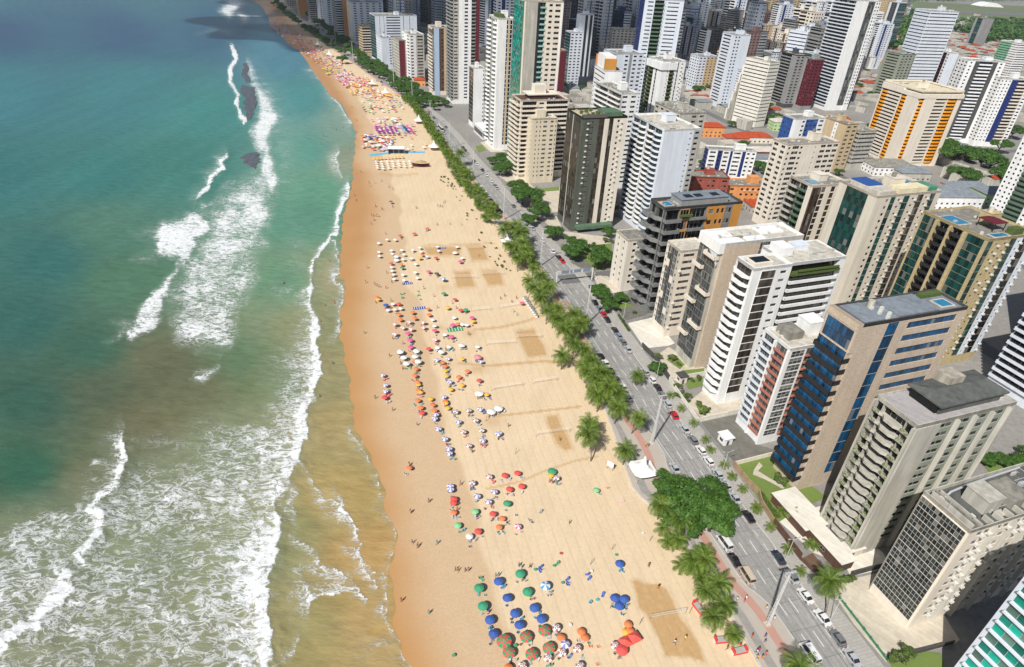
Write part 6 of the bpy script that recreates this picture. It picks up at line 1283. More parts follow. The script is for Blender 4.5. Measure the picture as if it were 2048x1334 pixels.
# ================================================================ umbrellas and chairs
UMBM = objcol_mat('umbrella_cloth', .75, .1); UW = mat('umbrella_white', (.76, .75, .73), .75, .08, 3); UG = mat('umbrella_green', (.03, .30, .13), .75, .08, 3); POLE = mat('white_pole', (.7, .7, .68), .4, .05)
def umb(r, seg, mats_, alt, drop=.34, z=2.15, off=(0, 0)):
    root = empty('beach_umbrella'); c = MB()
    for i in range(seg):
        a0, a1 = 2 * PI * i / seg, 2 * PI * (i + 1) / seg; am = (a0 + a1) / 2; mi = alt(i)
        P = lambda q, a, zz: (off[0] + q * math.cos(a), off[1] + q * math.sin(a), zz)
        t0 = (off[0], off[1], z + .12); m0, m1, mm = P(r * .55, a0, z - drop * .22), P(r * .55, a1, z - drop * .22), P(r * .52, am, z - drop * .27)
        e0, e1, em = P(r, a0, z - drop), P(r, a1, z - drop), P(r * .95, am, z - drop * .94); v0, v1, vm = P(r * 1.0, a0, z - drop - .14), P(r * 1.0, a1, z - drop - .14), P(r * .95, am, z - drop - .12)
        k = mi if isinstance(mi, int) else mi[0]; k2 = mi if isinstance(mi, int) else mi[1]
        c.quad([t0, m0, mm], k); c.quad([t0, mm, m1], k); c.quad([m0, e0, em, mm], k2); c.quad([mm, em, e1, m1], k2); c.quad([e0, v0, vm, em], k2); c.quad([em, vm, v1, e1], k2)
    can = c.build('canopy', mats_, root); p = MB(); p.tube([(0, 0, 0), (0, 0, z * .6), (off[0], off[1], z + .2)], .028, 6); p.build('pole', POLE, root); rb = MB()
    for i in range(seg): a = 2 * PI * i / seg; rb.tube([(off[0], off[1], z - .05), (off[0] + r * .97 * math.cos(a), off[1] + r * .97 * math.sin(a), z - drop - .01)], .012, 3, cap=False)
    rb.build('rib', POLE, can); return tree_of(root)
U1 = umb(1.22, 8, [UMBM], lambda i: 0); US8 = umb(1.12, 8, [UMBM, UW], lambda i: i % 2); UST = umb(1.5, 10, [UMBM, UG], lambda i: (1 - i % 2, i % 2)); USP = umb(1.1, 8, [UMBM, UW], lambda i: (1, 0) if i % 2 else (0, 1)); UBIG = umb(1.6, 8, [UMBM], lambda i: 0, .45)
CHM = objcol_mat('chair_fabric', .7)
def chair_tree():
    root = empty('beach_chair'); s = MB(); s.box(-.27, .27, -.3, .3, .26, .3); s.build('seat', CHM, root); b = MB(); F = lambda x, y, z: (x, -.28 - (z - .28) * .45, z); b.box(-.27, .27, 0, .04, .3, .95, 0, lambda x, y, z: (x, y - .28 - (z - .28) * .5, z)); b.build('backrest', CHM, root)
    for sx in (-.27, .27):
        l = MB(); l.tube([(sx, .28, 0), (sx, -.2, .45)], .016, 4); l.tube([(sx, -.3, 0), (sx, .2, .45)], .016, 4); l.tube([(sx, -.3, .46), (sx, .26, .46)], .02, 4); l.build('frame', POLE, root)
    return tree_of(root)
CH = chair_tree()
tb = empty('beach_table'); m_ = MB(); m_.tube([(0, 0, .52), (0, 0, .56)], .33, 12); m_.build('tabletop', CHM, tb)
for a in range(3): l = MB(); l.tube([(0, 0, .5), (.25 * math.cos(a * 2.1), .25 * math.sin(a * 2.1), 0)], .016, 4); l.build('leg', POLE, tb)
TB = tree_of(tb)
def setcol(o, c):
    c = tuple(v * .86 + .05 for v in c)
    for q in o.children: q.color = c + (1,)
UC = {'blue': (.0, .075, .38), 'green': (.0, .30, .13), 'red': (.75, .05, .035), 'orange': (.83, .20, .035), 'yellow': (.82, .45, .02), 'white': (.78, .77, .74), 'pink': (.75, .08, .28), 'lightgreen': (.2, .58, .24), 'violet': (.22, .20, .55), 'brown': (.35, .12, .10), 'sky': (.05, .32, .75), 'dark': (.05, .06, .07), 'rose': (.72, .25, .27)}
UMBS = []
def U_(pts, col, kind, where, sc=1.0):
    for x, y in pts: UMBS.append((x, y, col, kind, where, sc))
zC = lambda p: zoom(900, 1034, 4.096, p); zB = lambda p: zoom(740, 700, 3.994, p); zA = lambda p: zoom(700, 400, 4.4475, p)
U_(zC([(575, 458), (237, 577), (637, 608), (272, 725)]), 'green', U1, 'in the near rows', 1.05)
U_(zC([(400, 520), (468, 660), (692, 735), (530, 780), (752, 830), (325, 835), (570, 882), (355, 955)]), 'blue', U1, 'in the near rows', 1.0)
U_(zC([(1390, 378), (1350, 660), (1432, 670), (1385, 722)]), 'blue', U1, 'close to the palms')
U_(zC([(785, 562)]), 'sky', US8, 'in the near rows', 1.15)
U_(zC([(770, 925), (620, 978), (480, 1105), (815, 1068), (665, 1120)]), 'red', UST, 'in the near rows'); U_(zC([(447, 1020)]), 'red', UST, 'largest of the near rows', 1.2)
U_(zC([(912, 982), (1075, 932), (1103, 980), (1458, 870), (1478, 925), (480, 1228)]), 'orange', U1, 'beside the red tent', .86); U_(zC([(1440, 930)]), 'yellow', U1, 'beside the red tent', .8); U_(zC([(1412, 1090)]), 'red', U1, 'touching the red tent', 1.15)
U_(zC([(942, 1040)]), 'violet', US8, 'in the near rows', 1.0); U_(zC([(920, 1098), (1048, 1072), (802, 1142), (1357, 1047), (595, 1210), (1070, 1215), (875, 900)]), 'brown', USP, 'at the photo bottom', .95)
U_(zC([(62, 55)]) + zB([(842, 1278), (1810, 1110)]), 'lightgreen', U1, 'on the open sand', .85); U_(zC([(402, 68), (430, 0)]) + zB([(668, 1285), (310, 930)]), 'orange', U1, 'of the middle rows', .78); U_(zC([(232, 105)]) + zB([(985, 1300)]), 'red', U1, 'of the middle rows', .85); U_(zC([(157, 145)]), 'white', U1, 'alone by the folded chairs', .85); U_(zC([(553, 68)]), 'pink', US8, 'of the middle rows', .9)
U_(zB([(1075, 992), (1180, 975), (1112, 1102), (1215, 1078), (668, 1180), (668, 1212), (875, 235), (115, 370), (415, 492)]), 'red', U1, 'of the middle rows', .88)
U_(zB([(950, 1002), (815, 1052), (683, 483), (745, 645), (790, 758), (787, 475), (848, 552), (895, 632), (1495, 1015)]), 'brown', USP, 'of the middle rows', .95)
U_(zB([(992, 1127), (642, 1080), (645, 1108), (855, 1160), (525, 510), (515, 540), (548, 622), (600, 702), (632, 782), (638, 820), (705, 567), (897, 715), (880, 465), (1025, 662), (945, 1205)]), 'violet', US8, 'of the middle rows', .95)
U_(zB([(1455, 958)]), 'green', UBIG, 'at the end of the sand track', .9); U_(zB([(1445, 992)]), 'yellow', U1, 'under the big green one', .85); U_(zB([(1097, 1218)]), 'green', U1, 'square looking, in the middle rows', .95)
U_(zB([(365, 140), (355, 195), (378, 245), (385, 310), (380, 392), (405, 450), (500, 430), (515, 472), (580, 90), (600, 120), (710, 205), (602, 400), (778, 158)]), 'orange', U1, 'of the orange column', .84)
U_(zB([(385, 265), (402, 325), (485, 378), (603, 155), (612, 195), (645, 302), (735, 268), (622, 452), (738, 58), (935, 345), (605, 412)]), 'yellow', U1, 'of the orange column', .8)
U_(zB([(243, 12), (370, 5), (270, 58), (358, 50), (383, 88), (290, 105), (568, 12)]), 'white', U1, 'of the wide white cluster', 1.1); U_(zB([(968, 485), (1027, 458), (875, 340)]), 'white', UBIG, 'broad, beside the sand track', 1.0)
U_(zB([(100, 192), (125, 272), (125, 320), (590, 365), (638, 245), (628, 60), (535, 70), (890, 85), (1035, 655)]), 'violet', US8, 'standing nearer the water', .88); U_(zB([(858, 50)]), 'rose', UBIG, 'by the dark sand patch', 1.0)
U_(zA([(255, 375), (258, 455), (260, 490), (370, 440), (380, 470), (472, 520), (462, 437), (480, 478), (560, 437), (620, 415), (632, 450), (548, 512), (585, 562), (685, 495), (370, 590), (378, 622), (388, 655), (395, 695), (475, 655), (483, 705), (585, 635), (603, 685), (330, 345), (400, 345), (1000, 508), (790, 445), (780, 410), (955, 410)]), 'white', US8, 'of the upper white rows', .9)
for o in UMBS[-28:]: pass
U_(zA([(412, 493), (415, 525), (935, 460), (993, 1283)]), 'white', UBIG, 'broad, of the upper rows', .9); U_(zA([(825, 705)]), 'sky', US8, 'of the upper rows', 1.3); U_(zA([(445, 308), (572, 290), (690, 245), (765, 505), (365, 555), (930, 875), (985, 970), (435, 915), (700, 1315)]), 'red', U1, 'of the upper rows', .88)
U_(zA([(700, 630), (980, 540), (515, 1180), (535, 1238), (540, 1300), (752, 1155), (905, 1210), (915, 1105), (1085, 1040), (1530, 910)]), 'pink', U1, 'of the upper rows', .95); U_(zA([(462, 595), (835, 825), (1030, 970)]), 'green', U1, 'of the upper rows', .95); U_(zA([(770, 650)]), 'dark', U1, 'of the upper rows')
U_(zA([(640, 480), (235, 855), (435, 1010), (445, 1055), (558, 992), (575, 1045), (692, 962), (700, 1012), (457, 565), (960, 1095)]), 'orange', U1, 'of the upper rows', .9); U_(zA([(250, 875), (620, 508), (870, 948), (1095, 1070)]), 'yellow', U1, 'of the upper rows', .9); U_(zA([(318, 930)]) + zoom(560, 180, 4.447, [(985, 988)]), 'blue', U1, 'of the upper rows')
U_(zA([(385, 915), (340, 970), (400, 965), (450, 955), (735, 1055), (755, 1110), (848, 1185), (780, 1300), (880, 1295), (590, 1325), (445, 1330), (930, 1035), (1000, 1095), (1040, 1100), (1140, 1295)]), 'white', U1, 'of the upper rows', .85); U_(zA([(400, 1100), (530, 1080), (470, 1130), (545, 1145), (400, 1185), (655, 1085), (655, 1130), (760, 1235)]), 'rose', US8, 'of the upper rows', 1.0)
for r in range(4):
    for c_ in range(7 - (r == 3) * 4): U_([(752 + c_ * 11.2 + r * 1.2, 321 + r * 4.6 + (c_ % 2))], 'white', U1, 'of the far white block', .95)
for c_ in range(9): U_([(748 + c_ * 7, 316 - c_ * .5)], 'yellow', U1, 'of the far white block', .95)
KN = {id(U1): 'plain %s', id(US8): '%s and white striped', id(UST): '%s and green patchwork', id(USP): '%s and white patterned', id(UBIG): 'large plain %s'}
urs = random.Random(4); nch = 0
UMBS.sort(key=lambda u: -u[1])
for i, (x, y, col, kind, where, sc) in enumerate(UMBS):
    g = G(x, y, 2.0); g.z = 0; o = put(kind, g, urs.uniform(0, .8), (KN[id(kind)] % col) + ' beach umbrella ' + where, 'beach umbrellas', sc); setcol(o, UC[col])
    o.rotation_euler = (urs.uniform(-.08, .08), urs.uniform(-.08, .08), o.rotation_euler[2]); o['category'] = 'umbrella'
    k = urs.choice([1, 2, 2, 3]) if y > 500 else urs.choice([0, 1, 1])
    cc = {'blue': (.02, .2, .35), 'red': (.5, .5, .5)}.get(col, urs.choice([(.1, .3, .32), (.45, .48, .5), (.05, .15, .4), (.6, .1, .1), (.15, .3, .2)]))
    for j in range(k):
        if nch > 290: break
        a = -1.2 + urs.uniform(-1.0, 1.0); q = urs.uniform(1.0, 1.8); nch += 1
        c = put(CH, (g.x + q * math.cos(a) + .25, g.y + q * math.sin(a), 0), urs.uniform(0, 6.28), 'low beach chair by the %s umbrella %s' % (col, where.replace('broad, ', '')), 'beach chairs'); setcol(c, cc); c['category'] = 'chair'
    if urs.random() < .45 and y > 420: person((g.x + urs.uniform(-1.3, 1.3), g.y - urs.uniform(.6, 1.8), 0), urs.choice(['sitting', 'sitting', 'standing']), 'under the %s umbrella' % col)
for x, y, c in [(x, y, 'blue') for x, y in zC([(735, 410), (742, 425), (738, 445), (955, 515), (965, 535), (970, 555), (1118, 470), (1135, 508), (1250, 645), (600, 497), (315, 762), (1150, 695)])] + [(x, y, 'green') for x, y in zC([(875, 385), (890, 375), (255, 500), (265, 515), (660, 645)])] + [(x, y, 'grey') for x, y in zB([(1165, 1315), (1360, 1295), (1460, 1045), (1480, 1045), (1500, 1045), (1515, 1040)]) + zC([(660, 25), (675, 40), (160, 200), (165, 240), (345, 1010)])] + [(x, y, 'orange') for x, y in zC([(1155, 1060), (1210, 1060), (1205, 1205), (875, 905)]) + zoom(1100, 850, 4.042, [(460, 505)])] + [(x, y, 'green') for x, y in zA([(470, 835), (475, 868), (610, 812), (620, 845), (630, 882), (455, 835), (460, 870), (600, 850)])]:
    g = G(x, y, .4); g.z = 0; c_ = put(CH, g, urs.uniform(0, 6.28), 'empty %s beach chair standing in the sun on the sand' % c, 'empty beach chairs', 1.15); setcol(c_, COLS[c]); c_['category'] = 'chair'; nch += 1
for x, y, c in [(x, y, 'green') for x, y in zC([(698, 432), (852, 400), (922, 540), (1362, 312), (30, 1135), (535, 1055)])] + [(x, y, 'red') for x, y in zC([(908, 300)])] + [(x, y, 'white') for x, y in zC([(1160, 445), (1580, 133), (985, 885)])] + [(x, y, 'turquoise') for x, y in zC([(1152, 695), (1205, 680)])]:
    g = G(x, y, .5); g.z = 0; c_ = put(TB, g, 0, 'round %s plastic table on the sand among loose chairs' % c, 'round beach tables', 1.3); setcol(c_, COLS[c]); c_['category'] = 'table'
def dropt(tr):
    for t in tr[1]: dropt(t)
    bpy.data.objects.remove(tr[0])
for t in (U1, US8, UST, USP, UBIG, CH, TB): dropt(t)
# the crowd of umbrellas far up the beach, past the three hundred nearest
fcols = [('blue', (.02, .05, .3)), ('red', (.6, .06, .06)), ('white', (.75, .74, .72)), ('yellow', (.8, .5, .03)), ('pink', (.7, .08, .3)), ('green', (.05, .4, .15)), ('purple', (.3, .04, .3)), ('orange', (.8, .25, .05)), ('brown', (.25, .12, .08)), ('lilac', (.5, .45, .7))]
fm_ = [mat('far_umbrella_' + n, c, .8, .05) for n, c in fcols]; mb = MB(); fr = random.Random(9)
def fu(g, k, r):
    a0 = fr.uniform(0, 1); top = (g.x, g.y, 2.4)
    for i in range(8): a, b_2 = a0 + i * PI / 4, a0 + (i + 1) * PI / 4; mb.quad([top, (g.x + r * math.cos(a), g.y + r * math.sin(a), 1.9), (g.x + r * math.cos(b_2), g.y + r * math.sin(b_2), 1.9)], k)
    mb.tube([(g.x, g.y, 0), (g.x, g.y, 2.3)], .03, 3, k)
FAR = [([(722, 247), (800, 243), (812, 270), (735, 275)], 7, 6, [6, 6, 6, 4], 1), ([(745, 243), (830, 247), (835, 270), (820, 275), (745, 262)], 30, 3, [4, 9, 2, 5], 0), ([(722, 268), (790, 272), (780, 300), (725, 295)], 85, 0, [2, 2, 9, 1, 0, 7], 0), ([(745, 235), (800, 232), (800, 243), (740, 245)], 22, 0, [2, 4, 2, 5], 0), ([(690, 170), (735, 150), (752, 178), (790, 195), (700, 190)], 150, 0, [3, 3, 2, 9, 7, 1], 0), ([(665, 150), (700, 142), (745, 165), (735, 172), (690, 172)], 140, 0, [9, 9, 1, 1, 4, 2], 0),
       ([(640, 133), (680, 128), (690, 140), (655, 148)], 45, 0, [3, 3, 0, 4, 5], 0), ([(720, 195), (800, 185), (815, 215), (760, 235), (725, 220)], 60, 0, [1, 2, 5, 7, 0], 0), ([(536, 38), (560, 40), (640, 90), (690, 130), (640, 130), (590, 95), (545, 60)], 340, 0, [8, 1, 7, 9, 2, 0, 8, 4], 0), ([(760, 298), (855, 285), (870, 300), (800, 300)], 8, 0, [3, 2, 8], 0)]
for poly, n, _, pal, rowish in FAR:
    xs = [p[0] for p in poly]; ys = [p[1] for p in poly]; k = 0
    while k < n:
        x, y = fr.uniform(min(xs), max(xs)), fr.uniform(min(ys), max(ys))
        if inpoly(np.array([x]), np.array([y]), poly)[0]: fu(G(x, y, 2), fr.choice(pal), fr.uniform(1.1, 1.5)); k += 1
for c_ in range(5):
    for r in range(6): x, y = 751 + c_ * 9.2 + r * 1.6, 252 + r * 2.9 ; fu(G(x, y, 2), 6, 1.5)
for c_ in range(3):
    for r in range(6): x, y = 798 + c_ * 8 + r * 2.2, 250 + r * 2.7 ; fu(G(x, y, 2), (9, 0, 4)[c_], 1.5)
o = mb.build('far_umbrellas', fm_); tag(o, 'crowded patchwork of small coloured umbrellas covering the far end of the beach', 'umbrellas', kind='stuff')
# ================================================================ plots in front of the towers
def flat(name, px, z, m, kind='structure', label=None, cat=None):
    pts = [G(x, y, z) for x, y in px]; ar = sum(pts[i].x * pts[(i + 1) % len(pts)].y - pts[(i + 1) % len(pts)].x * pts[i].y for i in range(len(pts)))
    if ar < 0: pts = pts[::-1]
    bm = bmesh.new(); vs = [bm.verts.new(p) for p in pts]; f = bm.faces.new(vs); bmesh.ops.triangulate(bm, faces=[f]); me = bpy.data.meshes.new(name); bm.to_mesh(me); bm.free(); me.materials.append(m); o = link(name, me); tag(o, kind=kind); return o
PLAZA = wall_mat('pale_plaza', (206, 196, 178), .14, 1.2); PLAZW = wall_mat('white_forecourt', (226, 221, 208), .1, 1.4); SLATE = wall_mat('slate_car_park', (122, 120, 112), .2, 1.0); BRPAV = wall_mat('brown_paving', (116, 92, 74), .2, .8)
lw = NT('lawn'); lw.col(lw.mix(lw.noise(lw.pos(), 1.2, 6, .7), (.09, .15, .03), (.19, .25, .055))); lw.rough(.9); LAWN = lw.m
asph = NT('asphalt'); asph.col(asph.mix(asph.noise(asph.pos(), .3, 5, .7), (.11, .11, .108), (.17, .168, .16))); asph.rough(.9); ASPH = asph.m
z1 = lambda p: zoom(1500, 940, 3.385, p); z2 = lambda p: zoom(1100, 850, 4.042, p); z6 = lambda p: zoom(1100, 600, 4.042, p); z4 = lambda p: zoom(1000, 300, 3.705, p)
flat('plaza', z1([(520, 770), (700, 735), (1100, 640), (1420, 1150), (1370, 1185), (920, 1300), (700, 1040)]), .15, PLAZA); flat('forecourt', z1([(200, 350), (300, 285), (520, 235), (900, 560), (960, 660), (680, 720), (640, 640), (430, 560)]), .16, PLAZW)
flat('ramp', z1([(340, 605), (425, 560), (560, 740), (445, 690)]), .18, BRPAV); flat('lawn', z2([(1485, 320), (1860, 235), (1960, 560), (2060, 700), (1800, 800), (1660, 560)]), .15, LAWN)
flat('garden_path', z2([(1690, 300), (1720, 330), (1680, 370), (1760, 420), (1900, 500), (1880, 515), (1740, 440), (1640, 400), (1650, 360)]), .16, PLAZA); flat('forecourt', z1([(200, 100), (350, 60), (520, 180), (300, 285)]), .155, LAWN)
flat('car_park', z6([(1205, 990), (1550, 915), (1680, 1170), (1850, 1220), (1500, 1330), (1390, 1230)]), .15, SLATE); flat('terrace', z6([(1110, 830), (1250, 720), (1570, 760), (1600, 880), (1215, 945)]), .16, PLAZA); flat('forecourt', z6([(830, 470), (960, 380), (1270, 560), (1250, 610), (980, 640), (900, 570)]), .15, PLAZA)
flat('lawn', z6([(940, 480), (1010, 440), (1090, 520), (1050, 560)]), .17, LAWN); flat('lawn', z6([(1060, 570), (1250, 550), (1240, 600), (1090, 610)]), .17, LAWN); flat('lawn', z6([(1080, 650), (1230, 630), (1240, 690), (1120, 720)]), .18, LAWN); flat('lawn', z6([(1170, 830), (1250, 850), (1300, 910), (1220, 930)]), .18, LAWN)
flat('forecourt', z6([(615, 190), (830, 140), (1010, 350), (960, 370), (740, 395)]), .15, PLAZW); flat('garden', z4([(830, 1100), (950, 1060), (1110, 1240), (925, 1290), (870, 1190)]), .15, SLATE); flat('lawn', z4([(850, 1130), (930, 1095), (980, 1160), (890, 1180)]), .17, LAWN)
flat('forecourt', z4([(690, 930), (800, 935), (900, 1050), (740, 1040)]), .15, PLAZA); flat('plaza', z4([(290, 500), (420, 490), (470, 600), (830, 650), (830, 690), (640, 710), (460, 640)]), .15, PLAZA); flat('plaza', z4([(260, 300), (450, 270), (430, 460), (300, 470)]), .15, PLAZA)
flat('garden', z4([(520, 815), (640, 700), (830, 690), (820, 870), (650, 895)]), .14, LAWN); flat('garden_path', z4([(520, 830), (600, 790), (720, 890), (640, 898)]), .16, SLATE); flat('lawn', z4([(270, 290), (440, 270), (440, 300), (290, 310)]), .17, LAWN)
flat('lawn', zoom(740, 240, 5.13, [(1080, 270), (1150, 250), (1190, 310), (1110, 330)]), .15, LAWN); flat('forecourt', zoom(740, 240, 5.13, [(1130, 230), (1180, 215), (1400, 330), (1240, 330)]), .14, PLAZA); flat('forecourt', zoom(740, 240, 5.13, [(1300, 560), (1560, 590), (1700, 700), (1480, 690)]), .14, PLAZA)
flat('lawn', [(1960, 920), (2060, 900), (2060, 960), (1990, 960)], .15, LAWN); flat('lawn', z1([(930, 1280), (1110, 1220), (1290, 1240), (1340, 1400), (1000, 1400)]), .2, LAWN)
# streets behind
def street(name, a, b_2, w): 
    A_, B_ = G(*a), G(*b_2); d = (B_ - A_).normalized(); n = Vector((-d.y, d.x, 0)) * w / 2; mb = MB(); mb.quad([A_ - n + Vector((0, 0, .01)), B_ - n + Vector((0, 0, .01)), B_ + n + Vector((0, 0, .01)), A_ + n + Vector((0, 0, .01))][::-1]); P = mb.v
    if (Vector(P[1]) - Vector(P[0])).cross(Vector(P[2]) - Vector(P[0])).z < 0: mb.f = [tuple(reversed(mb.f[0]))]
    o = mb.build(name, ASPH); tag(o, kind='structure')
street('side_street', (1120, 560), (1700, 500), 9)
for t_ in (172, 262, 362):
    p = [xy(s, t_) for s in (-40, 1500)]; mb = MB(); n = UT * 4.5; mb.quad([(p[0][0] - n[0], p[0][1] - n[1], .006), (p[0][0] + n[0], p[0][1] + n[1], .006), (p[1][0] + n[0], p[1][1] + n[1], .006), (p[1][0] - n[0], p[1][1] - n[1], .006)]); o = mb.build('back_street', ASPH); tag(o, kind='structure')
for s in (330, 425, 520, 640, 780): 
    a, b_2 = xy(s, 112), xy(s, 900); n = US * 4; mb = MB(); mb.quad([(a[0] - n[0], a[1] - n[1], .012), (b_2[0] - n[0], b_2[1] - n[1], .012), (b_2[0] + n[0], b_2[1] + n[1], .012), (a[0] + n[0], a[1] + n[1], .012)]); o = mb.build('cross_street', ASPH); tag(o, kind='structure')
# garden walls and rails along the plots
def wall_run(name, px, h, m, th=.25, label=None, cat='wall', post=0, z=0):
    pts = [G(x, y) for x, y in px]; root = empty(name, pts[0]); tag(root, label, cat); mb = MB()
    for a, b_2 in zip(pts[:-1], pts[1:]):
        d = (b_2 - a); L = d.length; d.normalize(); n = Vector((-d.y, d.x, 0)) * th / 2; q = [a - n, b_2 - n, b_2 + n, a + n]; mb.prism([(v.x - pts[0].x, v.y - pts[0].y) for v in q], z, h)
    mb.build('wall' if h > .6 else 'kerb', m, root)
    if post:
        pm = MB()
        for a, b_2 in zip(pts[:-1], pts[1:]):
            L = (b_2 - a).length
            for i in range(int(L / post) + 1): p = a.lerp(b_2, min(1, i * post / L)) - pts[0]; pm.box(p.x - .12, p.x + .12, p.y - .12, p.y + .12, 0, h + .15)
        pm.build('pillars', m, root)
wall_run('garden_wall', z6([(545, 100), (740, 390)]), 1.6, GREYW, label='long grey plot wall beside the pale forecourt and parked cars'); wall_run('garden_wall', z6([(740, 380), (860, 500), (960, 650)]), 2.4, DGREY, label='dark slatted plot wall in front of the beige tower with grey bays')
wall_run('garden_wall', z6([(960, 650), (1060, 800), (1200, 990)]), 1.8, PLAZW, label='white and cream wall in front of the big white tower'); wall_run('garden_wall', z6([(1205, 985), (1560, 905)]), 2.0, PLAZW, label='white party wall beside the slate car park'); wall_run('garden_wall', z6([(965, 655), (1250, 610)]), 2.0, PLAZW, label='white party wall between two gardens')
wall_run('garden_wall', z6([(1200, 990), (1390, 1230), (1480, 1330)]), .9, GREYW, label='low grey wall along the slate car park'); wall_run('garden_wall', z2([(1480, 330), (1850, 235)]), 1.8, CREAM, label='cream party wall at the upper end of the blue tower lawn')
wall_run('garden_wall', z2([(1480, 330), (1590, 470), (1680, 560), (1700, 640), (1800, 800)]), 2.2, wall_mat('tan_stone', (176, 150, 118), .2, .6), label='tan stone wall along the lawn of the blue glass tower'); wall_run('garden_wall', z2([(1800, 800), (1900, 930), (2020, 1090)]), 2.6, BROWN, label='brown boarded wall of the concrete tower forecourt')
wall_run('garden_wall', z1([(340, 610), (440, 700), (530, 770), (700, 735)]), 1.2, BROWN, label='low brown wall around the car ramp'); wall_run('garden_wall', z1([(680, 720), (900, 660)]), 2.0, DGREY, label='dark wall between the cream forecourt and the pale plaza')
wall_run('plaza_fence', z1([(600, 870), (770, 1090), (930, 1300)]), 1.0, mat('green_rail', (.04, .20, .12), .5), .08, label='green metal fence along the pale plaza', cat='fence', post=2.2); wall_run('garden_wall', z1([(930, 1290), (1180, 1230), (1370, 1180)]), 1.6, DGREY, label='dark wall at the near end of the pale plaza')
wall_run('garden_wall', z4([(830, 1100), (925, 1290)]), 1.4, DGREY, label='dark grey wall of the stepped tower garden'); wall_run('garden_wall', z4([(925, 1290), (1115, 1240)]), 1.6, GREYW, label='grey wall between the stepped tower garden and the forecourt'); wall_run('garden_wall', z4([(700, 925), (740, 1045), (880, 1060)]), 1.3, CREAM, label='cream wall round the small white block')
def hedge(px, w, h, label):
    pts = [G(x, y) for x, y in px]; mb = MB(); hr_ = random.Random(len(px))
    for a, b_2 in zip(pts[:-1], pts[1:]):
        L = (b_2 - a).length
        for i in range(int(L * w * 55)):
            f = hr_.random(); d = (b_2 - a).normalized(); n = Vector((-d.y, d.x, 0)); p = a.lerp(b_2, f) + n * hr_.uniform(-w / 2, w / 2); p.z = h * hr_.uniform(.3, 1); s = hr_.uniform(.1, .25)
            u = Vector((hr_.uniform(-1, 1), hr_.uniform(-1, 1), hr_.uniform(-.4, .4))).normalized() * s; v = u.cross(Vector((hr_.uniform(-.4, .4), hr_.uniform(-.4, .4), 1))).normalized() * s; mb.quad([p - u, p - v, p + u, p + v])
    o = mb.build('hedge', LEAF2); tag(o, label, 'hedge')
hedge(z1([(940, 1290), (1110, 1235)]), 2.0, 1.0, 'clipped bright green hedge at the near end of the plaza'); hedge(z6([(550, 130), (640, 260)]), 1.0, 1.2, 'narrow hedge behind the grey plot wall'); hedge(z1([(60, 150), (190, 330)]), 1.8, .6, 'flat green planting strip behind the tan stone wall'); hedge(z6([(1000, 760), (1130, 830)]), 1.6, .8, 'low hedge in the garden of the big white tower'); hedge(z1([(560, 775), (700, 738)]), 1.0, .6, 'thin hedge at the upper end of the plaza')
def hut(px, py, A, B, h, m, rm, label, name='guard_house', cat='guard house', rot=BA):
    root = empty(name, G(px, py), R(rot)); tag(root, label, cat); mb = MB(); mb.box(0, B, 0, A, 0, h); mb.build('wall', m, root); mb = MB(); mb.box(-.4, B + .4, -.4, A + .4, h, h + .25); mb.build('roof', rm, root)
    link('window', window_mesh(min(1.6, A * .6), 1.1, GDARK, FRW, 2, 1, 0.0), root, (-.03, A / 2, h * .55), -PI / 2); mb = MB(); mb.box(B * .3, B * .3 + .9, -.05, 0, 0, 2.1); mb.build('door', DGREY, root)
hut(1447, 893, 3.6, 3.2, 3.0, WHITE, WHITE, 'white guard house standing in the slate car park'); hut(1359, 769, 3, 3, 3.2, CREAM, DGREY, 'small cream gate house beside the white party wall'); hut(1690, 1120, 3.0, 5.5, 3.0, PLAZW, PLAZW, 'cream entrance canopy at the foot of the pale concrete tower'); hut(1675, 1145, 13, 4.6, 3.6, BROWN, PLAZW, 'long white roofed gate pavilion beside the car ramp'); hut(1605, 1075, 14, 8, 3.2, BROWN, PLAZW, 'broad white roofed garage deck behind the brown wall')
# ================================================================ lamps, gantry, marquees, stalls, nets
LAMPM = mat('lamp_tower_metal', (.58, .58, .56), .5, .1)
def lamp_tower():
    root = empty('lamp_tower'); h = 20.0; m = MB(); w0, w1 = .62, .22
    for sx in (-1, 1):
        for sy in (-1, 1): m.tube([(sx * w0 / 2, sy * w0 / 2, 0), (sx * w1 / 2, sy * w1 / 2, h)], .07, 4)
    k = 16
    for i in range(k):
        a = w0 + (w1 - w0) * i / k; b_2 = w0 + (w1 - w0) * (i + 1) / k; z, zz = h * i / k, h * (i + 1) / k
        for sx, sy, tx, ty in ((-1, -1, 1, -1), (1, -1, 1, 1), (1, 1, -1, 1), (-1, 1, -1, -1)): m.tube([(sx * a / 2, sy * a / 2, z), (tx * b_2 / 2, ty * b_2 / 2, zz)], .04, 3); m.tube([(sx * a / 2, sy * a / 2, z), (tx * a / 2, ty * a / 2, z)], .04, 3)
    m.box(-.04, .04, -.16, .16, 0, h); m.build('mast', LAMPM, root); m = MB(); m.box(-.7, .7, -.7, .7, 0, .5); m.build('footing', ROOFW, root); hd = MB(); hd.box(-1.3, 1.3, -.08, .08, h, h + .15); hh = hd.build('crossarm', LAMPM, root)
    for x in (-1.2, -.4, .4, 1.2): l = MB(); l.box(x - .25, x + .25, -.45, .2, h + .05, h + .3); l.build('floodlight', MET, hh)
    return tree_of(root)
LT = lamp_tower()
for i, (x, y) in enumerate([(1534, 1249), (1303, 887), (1171, 651), (1081, 532), (1007, 440), (946.6, 356), (899, 297), (861, 251), (825, 208), (788, 172), (706, 118), (672, 92)]): put(LT, G(x, y), .3, 'white lattice floodlight tower at the edge of the promenade', 'floodlight towers')
